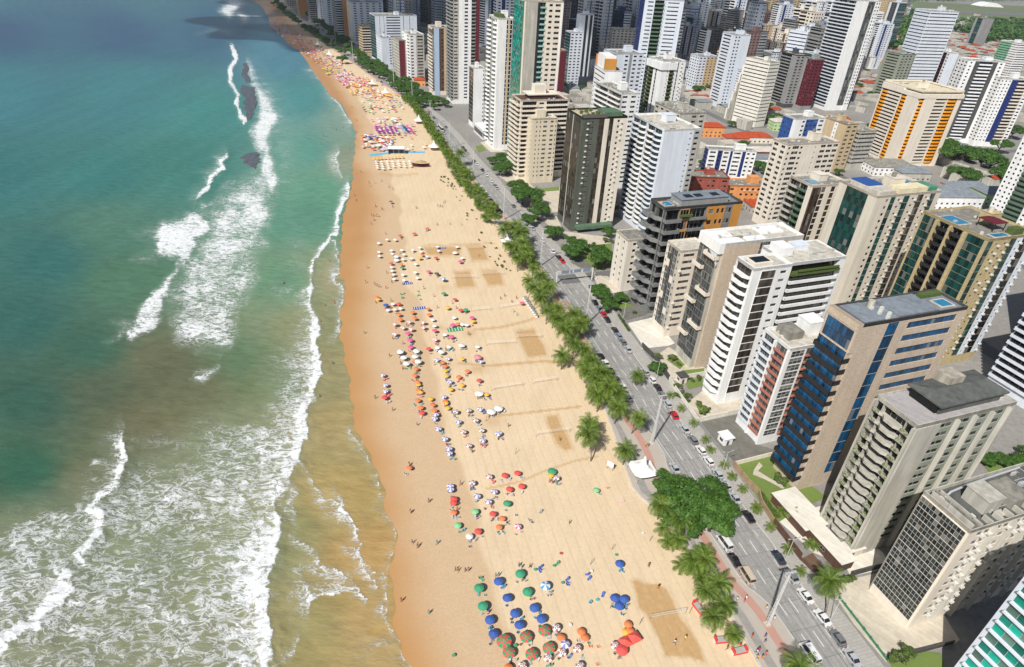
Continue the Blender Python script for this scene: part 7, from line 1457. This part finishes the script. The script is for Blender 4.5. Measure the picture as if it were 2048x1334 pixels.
def street_lamp():
    root = empty('street_lamp'); m = MB(); m.tube([(0, 0, 0), (0, 0, 8.5)], [.1, .06], 6); m.tube([(0, 0, 8.4), (-1.6, 0, 8.9)], .04, 5); m.tube([(0, 0, 8.4), (1.4, 0, 8.8)], .04, 5); m.build('post', LAMPM, root)
    for x in (-1.9, 1.2): l = MB(); l.box(x, x + .7, -.13, .13, 8.8, 8.95); l.build('lamp_head', MET, root)
    return tree_of(root)
SL = street_lamp()
for i, (x, y) in enumerate([(1444, 944), (1312, 760), (1139, 521), (1000, 371), (1246, 640), (1660, 1240), (1570, 1120), (934, 290), (1060, 445), (1190, 585)]): put(SL, G(x, y), UA, 'slim grey street lamp with two arms on the landward pavement', 'street lamps')
root = empty('sign_gantry', G(1112, 568)); tag(root, 'steel gantry spanning the avenue with four grey blue sign backs', 'sign gantry'); e = G(1183, 560) - G(1112, 568); m = MB()
for q in (Vector((0, 0, 0)), e): m.box(q.x - .25, q.x + .25, q.y - .25, q.y + .25, 0, 6.6)
for z in (5.4, 6.6): m.tube([(0, 0, z), (e.x, e.y, z)], .14, 5)
for i in range(12): m.tube([(e.x * i / 12, e.y * i / 12, 5.4), (e.x * (i + 1) / 12, e.y * (i + 1) / 12, 6.6)], .07, 4)
m.build('frame', LAMPM, root); ang = math.atan2(e.y, e.x)
for a, b_2 in ((.12, .32), (.36, .42), (.46, .66), (.72, .92)): l = MB(); c, s = math.cos(ang), math.sin(ang); L = e.length; l.box(L * a, L * b_2, -.25, -.18, 5.2, 6.9, 0, lambda x, y, z: (x * c - y * s, x * s + y * c, z)); l.build('sign_panel', wall_mat('sign_back', (120, 134, 150), .1), root)
TENT = mat('tent_fabric', (.80, .79, .76), .6, .05, 2); 
def marquee(x, y, w, h, label, rot=.3):
    root = empty('marquee', G(x, y), rot); tag(root, label, 'marquee'); m = MB(); n = 10; Lv = [(1.0, 2.6), (.72, 2.95), (.46, 3.6), (.2, 4.9), (.03, h)]
    def ring(f, z, i): 
        a = 2 * PI * (i + .5) / 16; cx, cy = math.cos(a), math.sin(a); k = max(abs(cx), abs(cy)); sag = .0 if f < 1 else .3 * abs(math.sin(2 * a)) ; return (cx / k * f * w / 2, cy / k * f * w / 2, z - (.35 * (1 - abs(math.sin(2 * a))) if f == 1 else 0) + .35 * (f == 1))
    for (f0, z0_), (f1, z1_) in zip(Lv[:-1], Lv[1:]):
        for i in range(16): m.quad([ring(f0, z0_, i), ring(f0, z0_, i + 1), ring(f1, z1_, i + 1), ring(f1, z1_, i)])
    m.build('canopy', TENT, root, True)
    for sx in (-1, 1):
        for sy in (-1, 1): l = MB(); l.tube([(sx * w * .47, sy * w * .47, 0), (sx * w * .47, sy * w * .47, 2.7)], .06, 5); l.build('leg', LAMPM, root)
marquee(1283, 950, 7.6, 8.0, 'large white peaked marquee on the red paving by the dense tree'); marquee(1013, 490, 6.5, 7.2, 'white peaked marquee at the near end of the palm belt'); marquee(1083, 603, 6.0, 7.2, 'white peaked marquee half hidden by palms beside a row of parked bicycles')
for x, y, lb in ((771, 190, 'small white peaked tent beside the far dense palms'), (745, 172, 'second small white peaked tent up the far promenade'), (659, 113, 'farthest but one white peaked tent on the promenade'), (636, 93, 'farthest white peaked tent on the promenade'), (868, 300, 'white peaked tent at the far end of the palm belt'), (838, 247, 'white peaked tent by the tall lone palm')): marquee(x, y, 8, 7.5, lb)
root = empty('event_tent', G(793, 306), .15); tag(root, 'white box shaped event tent standing across the blue carpet', 'event tent'); m = MB(); m.quad([(-6, -4, 4), (6, -4, 4), (6, 0, 5), (-6, 0, 5)]); m.quad([(6, 4, 4), (-6, 4, 4), (-6, 0, 5), (6, 0, 5)]); m.quad([(-6, -4, 4), (-6, 0, 5), (-6, 4, 4)]); m.quad([(6, -4, 4), (6, 4, 4), (6, 0, 5)]); m.build('roof', TENT, root); m = MB(); m.box(-5.9, 5.9, 3.8, 3.9, 0, 4); m.box(-5.9, -5.8, -3.9, 3.9, 0, 4); m.build('wall', GREYW, root)
for x in (-5.8, -2, 2, 5.8): l = MB(); l.box(x, x + .15, -3.9, -3.75, 0, 4); l.build('leg', MET, root)
cp = MB(); a = [G(738, 309), G(790, 302.5), G(850, 303), G(850, 306), G(792, 306), G(741, 312.5)]; cp.quad([(v.x, v.y, .03) for v in (a[0], a[5], a[4], a[1])]); cp.quad([(v.x, v.y, .03) for v in (a[1], a[4], a[3], a[2])]); o = cp.build('carpet', mat('blue_carpet', (.10, .42, .68), .8)); tag(o, 'long bright blue carpet laid across the sand under the event tent', 'carpet')
root = empty('boat_kiosk', G(842, 333), .1); tag(root, 'brown boat shaped beach kiosk with a thatched roof', 'kiosk'); hull = []
for i in range(9): f = i / 8; hull.append((-6 + 12 * f, 2.2 * math.sin(PI * (f * .9 + .05)) ** .6, 1.2 + 1.2 * (2 * f - 1) ** 2))
m = MB()
for (x0, w0, h0), (x1, w1, h1) in zip(hull[:-1], hull[1:]):
    for sg in (-1, 1): q = [(x0, sg * w0 * .6, .2), (x1, sg * w1 * .6, .2), (x1, sg * w1, h1), (x0, sg * w0, h0)]; m.quad(q if sg < 0 else q[::-1])
    m.quad([(x0, -w0, h0 - .3), (x1, -w1, h1 - .3), (x1, w1, h1 - .3), (x0, w0, h0 - .3)])
m.build('hull', wall_mat('brown_planks', (110, 50, 36), .3), root); m = MB(); top = (0, 0, 4.6)
for i in range(8): a0, a1 = i * PI / 4, (i + 1) * PI / 4; m.quad([top, (4.4 * math.cos(a0), 3.0 * math.sin(a0), 3.1), (4.4 * math.cos(a1), 3.0 * math.sin(a1), 3.1)])
m.build('roof', wall_mat('thatch', (186, 160, 116), .3), root)
for x in (-3, 3): l = MB(); l.tube([(x, 0, 1), (x, 0, 3.4)], .1, 5); l.build('leg', BARK, root)
root = empty('red_tent', G(1258, 1288), .5); root.scale = (.78, .78, .9); tag(root, 'red double peaked beach tent among orange umbrellas', 'tent'); m = MB()
for ox in (-1.7, 1.7):
    P = [(ox - 1.7, -1.6, 2.1), (ox + 1.7, -1.6, 2.1), (ox + 1.7, 1.6, 2.1), (ox - 1.7, 1.6, 2.1)]; tp = (ox, 0, 3.0)
    for i in range(4): m.quad([P[i], P[(i + 1) % 4], tp]); a_, b_2 = P[i], P[(i + 1) % 4]; m.quad([(a_[0], a_[1], 1.85), (b_2[0], b_2[1], 1.85), b_2, a_])
m.build('canopy', mat('red_tent_cloth', (.72, .10, .075), .7), root)
for x in (-3.3, 0, 3.3):
    for y in (-1.5, 1.5): l = MB(); l.tube([(x, y, 0), (x, y, 2.1)], .035, 4); l.build('leg', POLE, root)
def stall(x, y, rot, label, c2=(.8, .3, .05)):
    root = empty('market_stall', G(x, y), rot); tag(root, label, 'stall'); m = MB(); m.box(-1.9, 1.9, -.7, .7, .75, .85); m.build('counter', mat('stall_grey', (.4, .38, .36), .6), root); m = MB(); m.box(-1.9, 1.9, -.72, -.68, .1, .8); m.box(-1.9, -1.5, -.7, .7, .85, 1.5); m.box(1.4, 1.9, -.6, .7, .85, 1.3); m.build('panel', mat('stall_red', (.65, .05, .05), .6), root)
    for sx in (-1.8, 1.8): l = MB(); l.box(sx - .03, sx + .03, -.6, .6, 0, .75); l.build('leg', POLE, root)
stall(1443, 1282, .15, 'red and blue drinks stall under the last palm'); stall(1478, 1304, .25, 'grey topped red stall beside the promenade wall'); stall(1397, 1219, -1.1, 'narrow pale stall behind the near volleyball net')
def net(a, b_2, label, n=1):
    A_, B_ = G(*a), G(*b_2); root = empty('volleyball_net', A_); tag(root, label, 'net', 'volleyball nets'); e = B_ - A_
    for q in (Vector((0, 0, 0)), e): l = MB(); l.tube([(q.x, q.y, 0), (q.x, q.y, 2.5)], .06, 5); l.build('post', TAN, root)
    m = MB()
    for z in (1.55, 2.0, 2.42): m.tube([(0, 0, z), (e.x, e.y, z)], .035 if z != 2.0 else .02, 4)
    for i in range(1, 24): f = i / 24; m.tube([(e.x * f, e.y * f, 1.55), (e.x * f, e.y * f, 2.42)], .012, 3)
    m.build('net', POLE, root)
for a, b_2, lb in ((zC([(1630, 850)])[0], zC([(1925, 795)])[0], 'volleyball net across the nearest dark court'), (zA([(1045, 448)])[0], zA([(1180, 442)])[0], 'net on the upper right trodden court'), (zA([(1165, 680)])[0], zA([(1365, 668)])[0], 'net on the court nearest the palms'), (zA([(905, 705)])[0], zA([(1130, 703)])[0], 'net on the middle left court'), (zA([(1080, 1000)])[0], zA([(1250, 985)])[0], 'net standing on plain sand by the sand track'), (zA([(1330, 975)])[0], zA([(1510, 945)])[0], 'net on plain sand beside the bicycle row'), (zA([(1480, 1240)])[0], zA([(1700, 1230)])[0], 'net across the large rectangular court'), (zA([(1210, 1300)])[0], zA([(1470, 1285)])[0], 'net left of the large rectangular court'), (zB([(970, 330)])[0], zB([(1215, 292)])[0], 'long net beside the broad white umbrella'), (zB([(1300, 278)])[0], zB([(1490, 248)])[0], 'short net near the palm row'), (zB([(1325, 695)])[0], zB([(1590, 660)])[0], 'net over the narrow dark strip')): net(a, b_2, lb)
for i, (x, y) in enumerate(zC([(1325, 270), (1150, 390), (1552, 880), (1635, 200), (1960, 790), (1310, 750)]) + zB([(1160, 830), (715, 1085), (925, 570)])): l = MB(); l.tube([(0, 0, 0), (.25, .1, 2.4)], .07, 5); o = l.build('wooden_post', BARK); o.location = G(x, y); tag(o, 'lone weathered wooden post standing in the sand', 'post', 'posts in the sand')
for x, y, w_2, c, lb in (zA([(815, 430)])[0] + (2.2, 'blue', 'blue ground sheet by the upper umbrellas'), zA([(510, 745)])[0] + (2.3, 'blue', 'blue sheet below the green chairs'), zA([(615, 965)])[0] + (2.6, 'blue', 'blue and white striped sheets among orange umbrellas'), zA([(935, 1155)])[0] + (3.2, 'green', 'green and white striped awning by the pink umbrellas'), z2([(573, 620)])[0] + (1.0, 'red', 'small red topped white box lying on the open sand')):
    m = MB(); m.box(-w_2, w_2, -w_2 * .4, w_2 * .4, .25, .32)
    for i in range(-2, 3): m.box(i * w_2 / 2.6 - .12, i * w_2 / 2.6 + .12, -w_2 * .41, w_2 * .41, .24, .33, 1)
    o = m.build('ground_sheet', [mat('sheet_' + c, COLS[c], .8), UW]); o.location = G(x, y); o.rotation_euler = (0, 0, .3); tag(o, lb, 'sheet')
root = empty('notice_board', G(1219, 940), -.6); tag(root, 'white notice board on legs in the sand beside the marquee', 'notice board'); m = MB(); m.box(-1.1, 1.1, -.05, .05, 1.4, 3.4); m.build('board', TENT, root)
for x in (-.9, .9): l = MB(); l.tube([(x, .1, 0), (x, .1, 3.2)], .05, 4); l.build('leg', BARK, root)
# reef
rm = mat('reef_rock', (.10, .115, .135), .8, .5, .4, bump=.6); m = MB(); rr_ = random.Random(2)
for poly in ([(487, 125), (495, 125), (497, 150), (505, 166), (490, 168), (480, 150)], [(486, 168), (508, 172), (515, 200), (511, 222), (504, 246), (496, 246), (490, 215), (486, 190), (478, 176)], [(484, 315), (492, 307), (520, 300), (524, 318), (515, 330), (511, 340), (498, 332), (488, 328)]):
    pts = [G(x, y) for x, y in poly]; P = []
    for i in range(len(pts)):
        for k in range(5): q = pts[i].lerp(pts[(i + 1) % len(pts)], k / 5); P.append((q.x + rr_.uniform(-2, 2), q.y + rr_.uniform(-2, 2)))
    ar = sum(P[i][0] * P[(i + 1) % len(P)][1] - P[(i + 1) % len(P)][0] * P[i][1] for i in range(len(P)))
    if ar < 0: P = P[::-1]
    c = (sum(p[0] for p in P) / len(P), sum(p[1] for p in P) / len(P)); n = len(P)
    for i in range(n): a, b_2 = P[i], P[(i + 1) % n]; h = lambda p, f: (c[0] + (p[0] - c[0]) * f, c[1] + (p[1] - c[1]) * f); m.quad([a + (-.3,), b_2 + (-.3,), h(b_2, .85) + (.35,), h(a, .85) + (.35,)]); m.quad([h(a, .85) + (.35,), h(b_2, .85) + (.35,), c + (.38,)])
o = m.build('reef', rm); tag(o, 'dark flat reef rock breaking the surface between two lines of foam', 'reef')
# ================================================================ cars
CARP = objcol_mat('car_paint', .25, .03, .6, .8); CARG = mat('car_glass', (.015, .018, .022), .08, .1, 2, .8); TYRE = mat('tyre', (.02, .02, .02), .9); RIM = mat('rim', (.4, .4, .42), .4, .1, 2, .6, .6); HL = mat('headlight', (.75, .75, .72), .15); TL = mat('tail_light', (.4, .01, .01), .3)
def car_tree(name, prof, cabin, w=1.76, wheels=(-1.35, 1.35), roofm=None):
    """prof: side outline (y along the car, z); cabin: lower and upper outline of the glasshouse"""
    root = empty(name); L = len(prof); m = MB(); hw_ = w / 2
    for (y0, z0), (y1, z1) in zip(prof[:-1], prof[1:]): i0 = 1 - .06 * (z0 > .7); i1 = 1 - .06 * (z1 > .7); m.quad([(-hw_ * i0, y0, z0), (hw_ * i0, y0, z0), (hw_ * i1, y1, z1), (-hw_ * i1, y1, z1)][::-1])
    for sg in (-1, 1):
        pts = [(sg * hw_ * (1 - .06 * (z > .7)), y, z) for y, z in prof]; cy = sum(p[1] for p in pts) / L
        for a, b_2 in zip(pts[:-1], pts[1:]): q = [a, b_2, (sg * hw_, b_2[1], .3), (sg * hw_, a[1], .3)]; m.quad(q if sg < 0 else q[::-1])
    body_ = m.build('body', CARP, root); (a0, a1, zb), (r0, r1, zr) = cabin; g = MB(); wb, wt = hw_ * .93, hw_ * .74
    B4 = [(-wb, a0, zb), (wb, a0, zb), (wb, a1, zb), (-wb, a1, zb)]; T4 = [(-wt, r0, zr), (wt, r0, zr), (wt, r1, zr), (-wt, r1, zr)]
    for i in range(4): j = (i + 1) % 4; g.quad([B4[i], B4[j], T4[j], T4[i]])
    g.build('windows', CARG, root); r = MB(); r.box(-wt - .03, wt + .03, r0 - .04, r1 + .04, zr - .02, zr + .05)
    for i in range(4): r.tube([B4[i], T4[i]], .035, 4, cap=False)
    mid_ = (a0 + a1) / 2; r.tube([(-wb, mid_, zb), (-wt, (r0 + r1) / 2, zr)], .035, 4, cap=False); r.tube([(wb, mid_, zb), (wt, (r0 + r1) / 2, zr)], .035, 4, cap=False); r.build('roof', roofm or CARP, root)
    for y in wheels:
        for sg in (-1, 1): t_ = MB(); t_.tube([(sg * (hw_ - .18), y, .31), (sg * (hw_ + .02), y, .31)], .31, 12); tt = t_.build('wheel', TYRE, root); q = MB(); q.tube([(sg * (hw_ + .0), y, .31), (sg * (hw_ + .035), y, .31)], .18, 8); q.build('rim', RIM, tt)
    yf, yb = prof[0][0], prof[-1][0]
    for sg in (-1, 1): h = MB(); h.box(sg * hw_ * .62 - .18, sg * hw_ * .62 + .18, yf - .03, yf + .1, .55, .72); h.build('headlight', HL, root); h = MB(); h.box(sg * hw_ * .68 - .14, sg * hw_ * .68 + .14, yb - .1, yb + .03, .6, .82); h.build('tail_light', TL, root)
    return tree_of(root)
HB = car_tree('parked_car', [(-2.0, .35), (-1.98, .62), (-1.8, .78), (-.95, .92), (1.85, .98), (1.98, .7), (1.98, .35)], ((-.95, 1.75, .92), (-.25, 1.35, 1.46)))
SD = car_tree('parked_car', [(-2.2, .35), (-2.18, .6), (-2.0, .76), (-1.05, .9), (1.35, .94), (2.1, .9), (2.2, .65), (2.2, .35)], ((-1.1, 1.5, .9), (-.4, .8, 1.42)), wheels=(-1.4, 1.35)); TX = car_tree('taxi', [(-2.2, .35), (-2.18, .6), (-2.0, .76), (-1.05, .9), (1.35, .94), (2.1, .9), (2.2, .65), (2.2, .35)], ((-1.1, 1.5, .9), (-.4, .8, 1.42)), wheels=(-1.4, 1.35))
VN = car_tree('van', [(-2.5, .35), (-2.5, .8), (-2.1, 1.05), (-1.85, 1.1), (2.5, 1.15), (2.55, .35)], ((-1.9, 2.48, 1.1), (-1.3, 2.42, 2.2)), 1.9, (-1.7, 1.6)); BUS = car_tree('bus', [(-5.8, .4), (-5.8, 1.3), (5.8, 1.3), (5.8, .4)], ((-5.78, 5.78, 1.3), (-5.6, 5.7, 3.1)), 2.5, (-3.8, 3.4))
CC = {'black': (.012, .012, .014), 'white': (.72, .72, .71), 'red': (.52, .012, .02), 'silver': (.42, .44, .46), 'grey': (.16, .17, .18), 'navy': (.02, .03, .06), 'blue grey': (.19, .25, .33), 'beige': (.55, .45, .34), 'blue': (.03, .1, .3)}
crs = random.Random(12)
def heading(s, fn): d = .5; a, b_2 = xy(s, float(fn(s))), xy(s + d * 8, float(fn(s + d * 8))); return math.atan2(b_2[1] - a[1], b_2[0] - a[0]) - PI / 2
def car(x, y, c, kind=None, where='landward kerb', z=0.0):
    g = G(x, y, .6); g.z = z; s, t_ = st(g); kind = kind or crs.choice([HB, SD]); landward = t_ > float(KERB_R(s)) - 5
    fn = KERB_R if abs(t_ - KERB_R(s)) < abs(t_ - KERB_L(s)) else (lambda q: KERB_R(q))
    if kind in (HB, SD, TX):
        if where == 'landward kerb': t_ = float(KERB_R(s)) - 1.15; X, Y = xy(s, t_); g = Vector((X, Y, 0))
    kn = {id(HB): 'hatchback', id(SD): 'saloon car', id(TX): 'saloon car', id(VN): 'van', id(BUS): 'bus'}[id(kind)]
    o = put(kind, g, heading(s, fn) + PI + crs.uniform(-.03, .03), '%s %s at the %s of the avenue' % (c, kn, where), 'cars along the avenue', 1.1 if kind is not BUS else 1.0)
    o['category'] = 'bus' if kind is BUS else ('van' if kind is VN else 'car')
    for q in o.children: q.color = CC[c] + (1,)
    return o
for x, y, c in [p + (c,) for p, c in zip(z6([(350, 20), (385, 70), (415, 115), (455, 158), (510, 245), (540, 290), (580, 340), (625, 400), (755, 582), (805, 648), (850, 712), (890, 770), (945, 840), (1005, 930), (1090, 1045), (1155, 1130), (1215, 1215), (1290, 1300)]), ['black', 'blue grey', 'red', 'black', 'black', 'blue grey', 'grey', 'silver', 'silver', 'white', 'black', 'grey', 'silver', 'red', 'silver', 'grey', 'white', 'white'])] + \
        [p + (c,) for p, c in zip(z2([(1350, 395), (1425, 485), (1500, 590), (1600, 740), (1845, 1070), (1950, 1220)]), ['silver', 'silver', 'silver', 'black', 'navy', 'grey'])] + [p + (c,) for p, c in zip(z1([(290, 720), (385, 850), (490, 1000), (590, 1135), (690, 1270)]), ['silver', 'white', 'white', 'grey', 'silver'])] + \
        [p + (c,) for p, c in zip(z4([(340, 665), (400, 750), (435, 795), (460, 820)]), ['white', 'white', 'black', 'red'])] + [p + (c,) for p, c in zip(zoom(740, 240, 5.13, [(960, 280), (985, 310), (1015, 340), (1090, 420), (1110, 450), (1145, 485), (1170, 510), (1215, 560), (1255, 620), (1300, 670), (1330, 695), (1475, 880), (1640, 1080), (1670, 1110)]), ['black', 'navy', 'silver', 'grey', 'white', 'white', 'navy', 'white', 'white', 'grey', 'silver', 'grey', 'white', 'silver'])]: car(x, y, c)
for pts, cols in ((z6([(215, 160), (410, 455), (452, 512), (490, 572), (535, 640), (590, 705), (630, 785), (740, 970)]), ['black', 'black', 'white', 'black', 'grey', 'white', 'silver', 'blue grey']), (z2([(1010, 350), (1490, 1090)]), ['silver', 'black']), (zoom(740, 240, 5.13, [(1135, 690), (1160, 720), (1185, 750), (1210, 790), (1240, 820), (1265, 850), (1295, 890), (1325, 925), (965, 485)]), ['white', 'silver', 'white', 'silver', 'navy', 'red', 'red', 'black', 'grey']), (z4([(130, 600), (170, 680)]), ['grey', 'black'])):
    for (x, y), c in zip(pts, cols): car(x, y, c, None, 'seaward side')
for x, y, c, k, lb in ((z2([(1410, 950)])[0] + ('white', VN, 'white ambulance van with orange sides parked under the dense tree')), (z2([(1590, 1215)])[0] + ('beige', VN, 'beige box van at the seaward kerb near a standing bicycle')), (z1([(405, 1240)])[0] + ('white', VN, 'white pickup van driving at the bottom of the avenue')), (zoom(740, 240, 5.13, [(1025, 540)])[0] + ('white', VN, 'white van at the seaward kerb by the palm belt')), (zoom(740, 240, 5.13, [(728, 95)])[0] + ('white', BUS, 'white and blue bus on the far avenue')), (zoom(740, 240, 5.13, [(668, 108)])[0] + ('white', BUS, 'white bus parked on the promenade side, behind the other bus'))):
    o = car(x, y, c, k, 'seaward side'); o['label'] = lb
fc = random.Random(5)
for i in range(60):
    s = fc.uniform(500, 1250); t_ = float(KERB_R(s)) - fc.choice([1.2, 1.2, 4.0, 7.4, 10.6]); X, Y = xy(s, t_); c = fc.choice(['white', 'silver', 'black', 'red', 'grey', 'white']); o = put(fc.choice([HB, SD]), (X, Y, 0), heading(s, KERB_R) + PI, c + ' car on the far stretch of the avenue', 'cars on the far avenue', 1.1); o['category'] = 'car'
    for q in o.children: q.color = CC[c] + (1,)
for i in range(70):
    s = fc.uniform(60, 700); t_ = fc.choice([169.5, 175, 259, 265.5]); X, Y = xy(s, t_); c = fc.choice(['white', 'silver', 'black', 'red', 'grey', 'white']); o = put(fc.choice([HB, SD]), (X, Y, 0), UA + (PI if fc.random() < .5 else 0), c + ' car in the streets behind the front towers', 'cars in the back streets', 1.05); o['category'] = 'car'
    for q in o.children: q.color = CC[c] + (1,)
for t in (HB, SD, TX, VN, BUS, LT, SL): dropt(t)
# bicycles / small kiosks row by the third marquee
m = MB()
for i in range(9):
    x, y = 1050 + i * 2.9, 598 + i * 4.6; g = G(x, y); root = empty('beach_cart', g, .6 + i * .1); tag(root, 'white beach cart in the row beside the palms', 'cart', 'row of beach carts'); b_2 = MB(); b_2.box(-.9, .9, -.5, .5, .35, 1.1); b_2.build('box', TENT, root); b_2 = MB(); b_2.box(-.95, .95, -.55, .55, 1.1, 1.18); b_2.build('lid', GREYW, root)
    for sy in (-.5, .5): b_2 = MB(); b_2.tube([(0, sy - .04, .3), (0, sy + .04, .3)], .3, 10); b_2.build('wheel', TYRE, root)
# orange cones across the seaward lane
for i, (x, y) in enumerate(z6([(130, 20), (150, 55), (170, 90), (190, 125), (205, 150)]) + z4([(500, 1140), (520, 1180), (545, 1225)])): b_2 = MB(); b_2.tube([(0, 0, 0), (0, 0, .9)], [.28, .05], 8); b_2.box(-.32, .32, -.32, .32, 0, .05); o = b_2.build('traffic_cone', mat('cone_orange', (.85, .16, .03), .6)); o.location = G(x, y); tag(o, 'orange traffic cone in the row along the seaward lane', 'cone', 'row of traffic cones')
# ================================================================ a cloud over the far town, out of the picture, and labels that tell repeats apart
cm = NT('cloud'); cm.col((.8, .8, .8)); cm.rough(1.0, 0.0); tr_ = cm.n('BsdfTransparent'); mx_ = cm.n('MixShader'); mx_.inputs[0].default_value = .5
cm.l(tr_.outputs[0], mx_.inputs[1]); cm.l(cm.b.outputs[0], mx_.inputs[2]); cm.l(mx_.outputs[0], cm.t.nodes['Material Output'].inputs[0])
bm = bmesh.new(); cr_ = random.Random(6)
for (cx, cy, rx, ry) in ((-560, 600, 290, 230), (-330, 430, 230, 170), (-420, 760, 330, 200), (-110, 640, 200, 150), (-480, 330, 330, 210), (-750, 400, 190, 230), (-790, 700, 260, 230), (-250, 210, 170, 110)):
    g_ = bmesh.ops.create_icosphere(bm, subdivisions=4, radius=1.0)
    for v in g_['verts']:
        n = v.co.copy(); k = 1 + .22 * math.sin(n.x * 6 + cx) * math.cos(n.y * 7 + cy) + .08 * math.sin(n.x * 17 + n.y * 13)
        v.co = Vector((cx + n.x * rx * k, cy + n.y * ry * k, 900 + n.z * 50 * k))
me = bpy.data.meshes.new('cloud'); bm.to_mesh(me); bm.free(); me.materials.append(cm.m); o = link('cloud', me); tag(o, kind='structure')
def ordinal(n):
    ones = ['', 'first', 'second', 'third', 'fourth', 'fifth', 'sixth', 'seventh', 'eighth', 'ninth', 'tenth', 'eleventh', 'twelfth', 'thirteenth', 'fourteenth', 'fifteenth', 'sixteenth', 'seventeenth', 'eighteenth', 'nineteenth']
    if n < 20: return ones[n]
    return '%d%s' % (n, 'th' if 10 < n % 100 < 14 else {1: 'st', 2: 'nd', 3: 'rd'}.get(n % 10, 'th'))
bl = {}
for o in C.objects:
    if o.parent is None and o.get('label'): bl.setdefault(o['label'], []).append(o)
for lb, L in bl.items():
    if len(L) < 2: continue
    P = [to_px(o.location.x, o.location.y, 0.0) for o in L]; P = [(float(a), float(b)) for a, b in P]
    # the axis along which they differ most
    byx = (max(p[0] for p in P) - min(p[0] for p in P)) > 1.3 * (max(p[1] for p in P) - min(p[1] for p in P))
    order = sorted(range(len(L)), key=lambda i: P[i][0] if byx else -P[i][1])
    for n, i in enumerate(order):
        w = 'from the left' if byx else 'from near end'
        L[i]['label'] = lb + ', ' + ordinal(n + 1) + ' ' + w
        if len(L[i]['label'].split()) > 16: print('LONG', lb)
print('objects', len(C.objects), 'things', sum(1 for o in C.objects if o.parent is None))
# ================================================================ air
hz = NT('haze'); t = hz.t; t.nodes.remove(hz.b); pv = t.nodes.new('ShaderNodeVolumePrincipled'); pv.inputs['Color'].default_value = (.78, .88, 1, 1); pv.inputs['Density'].default_value = .00006; pv.inputs['Anisotropy'].default_value = .2
t.links.new(pv.outputs[0], t.nodes['Material Output'].inputs['Volume'])
mb = MB(); mb.box(-60000, 60000, -3000, 60000, -1.5, 165); o = mb.build('haze', hz.m); tag(o, kind='stuff')
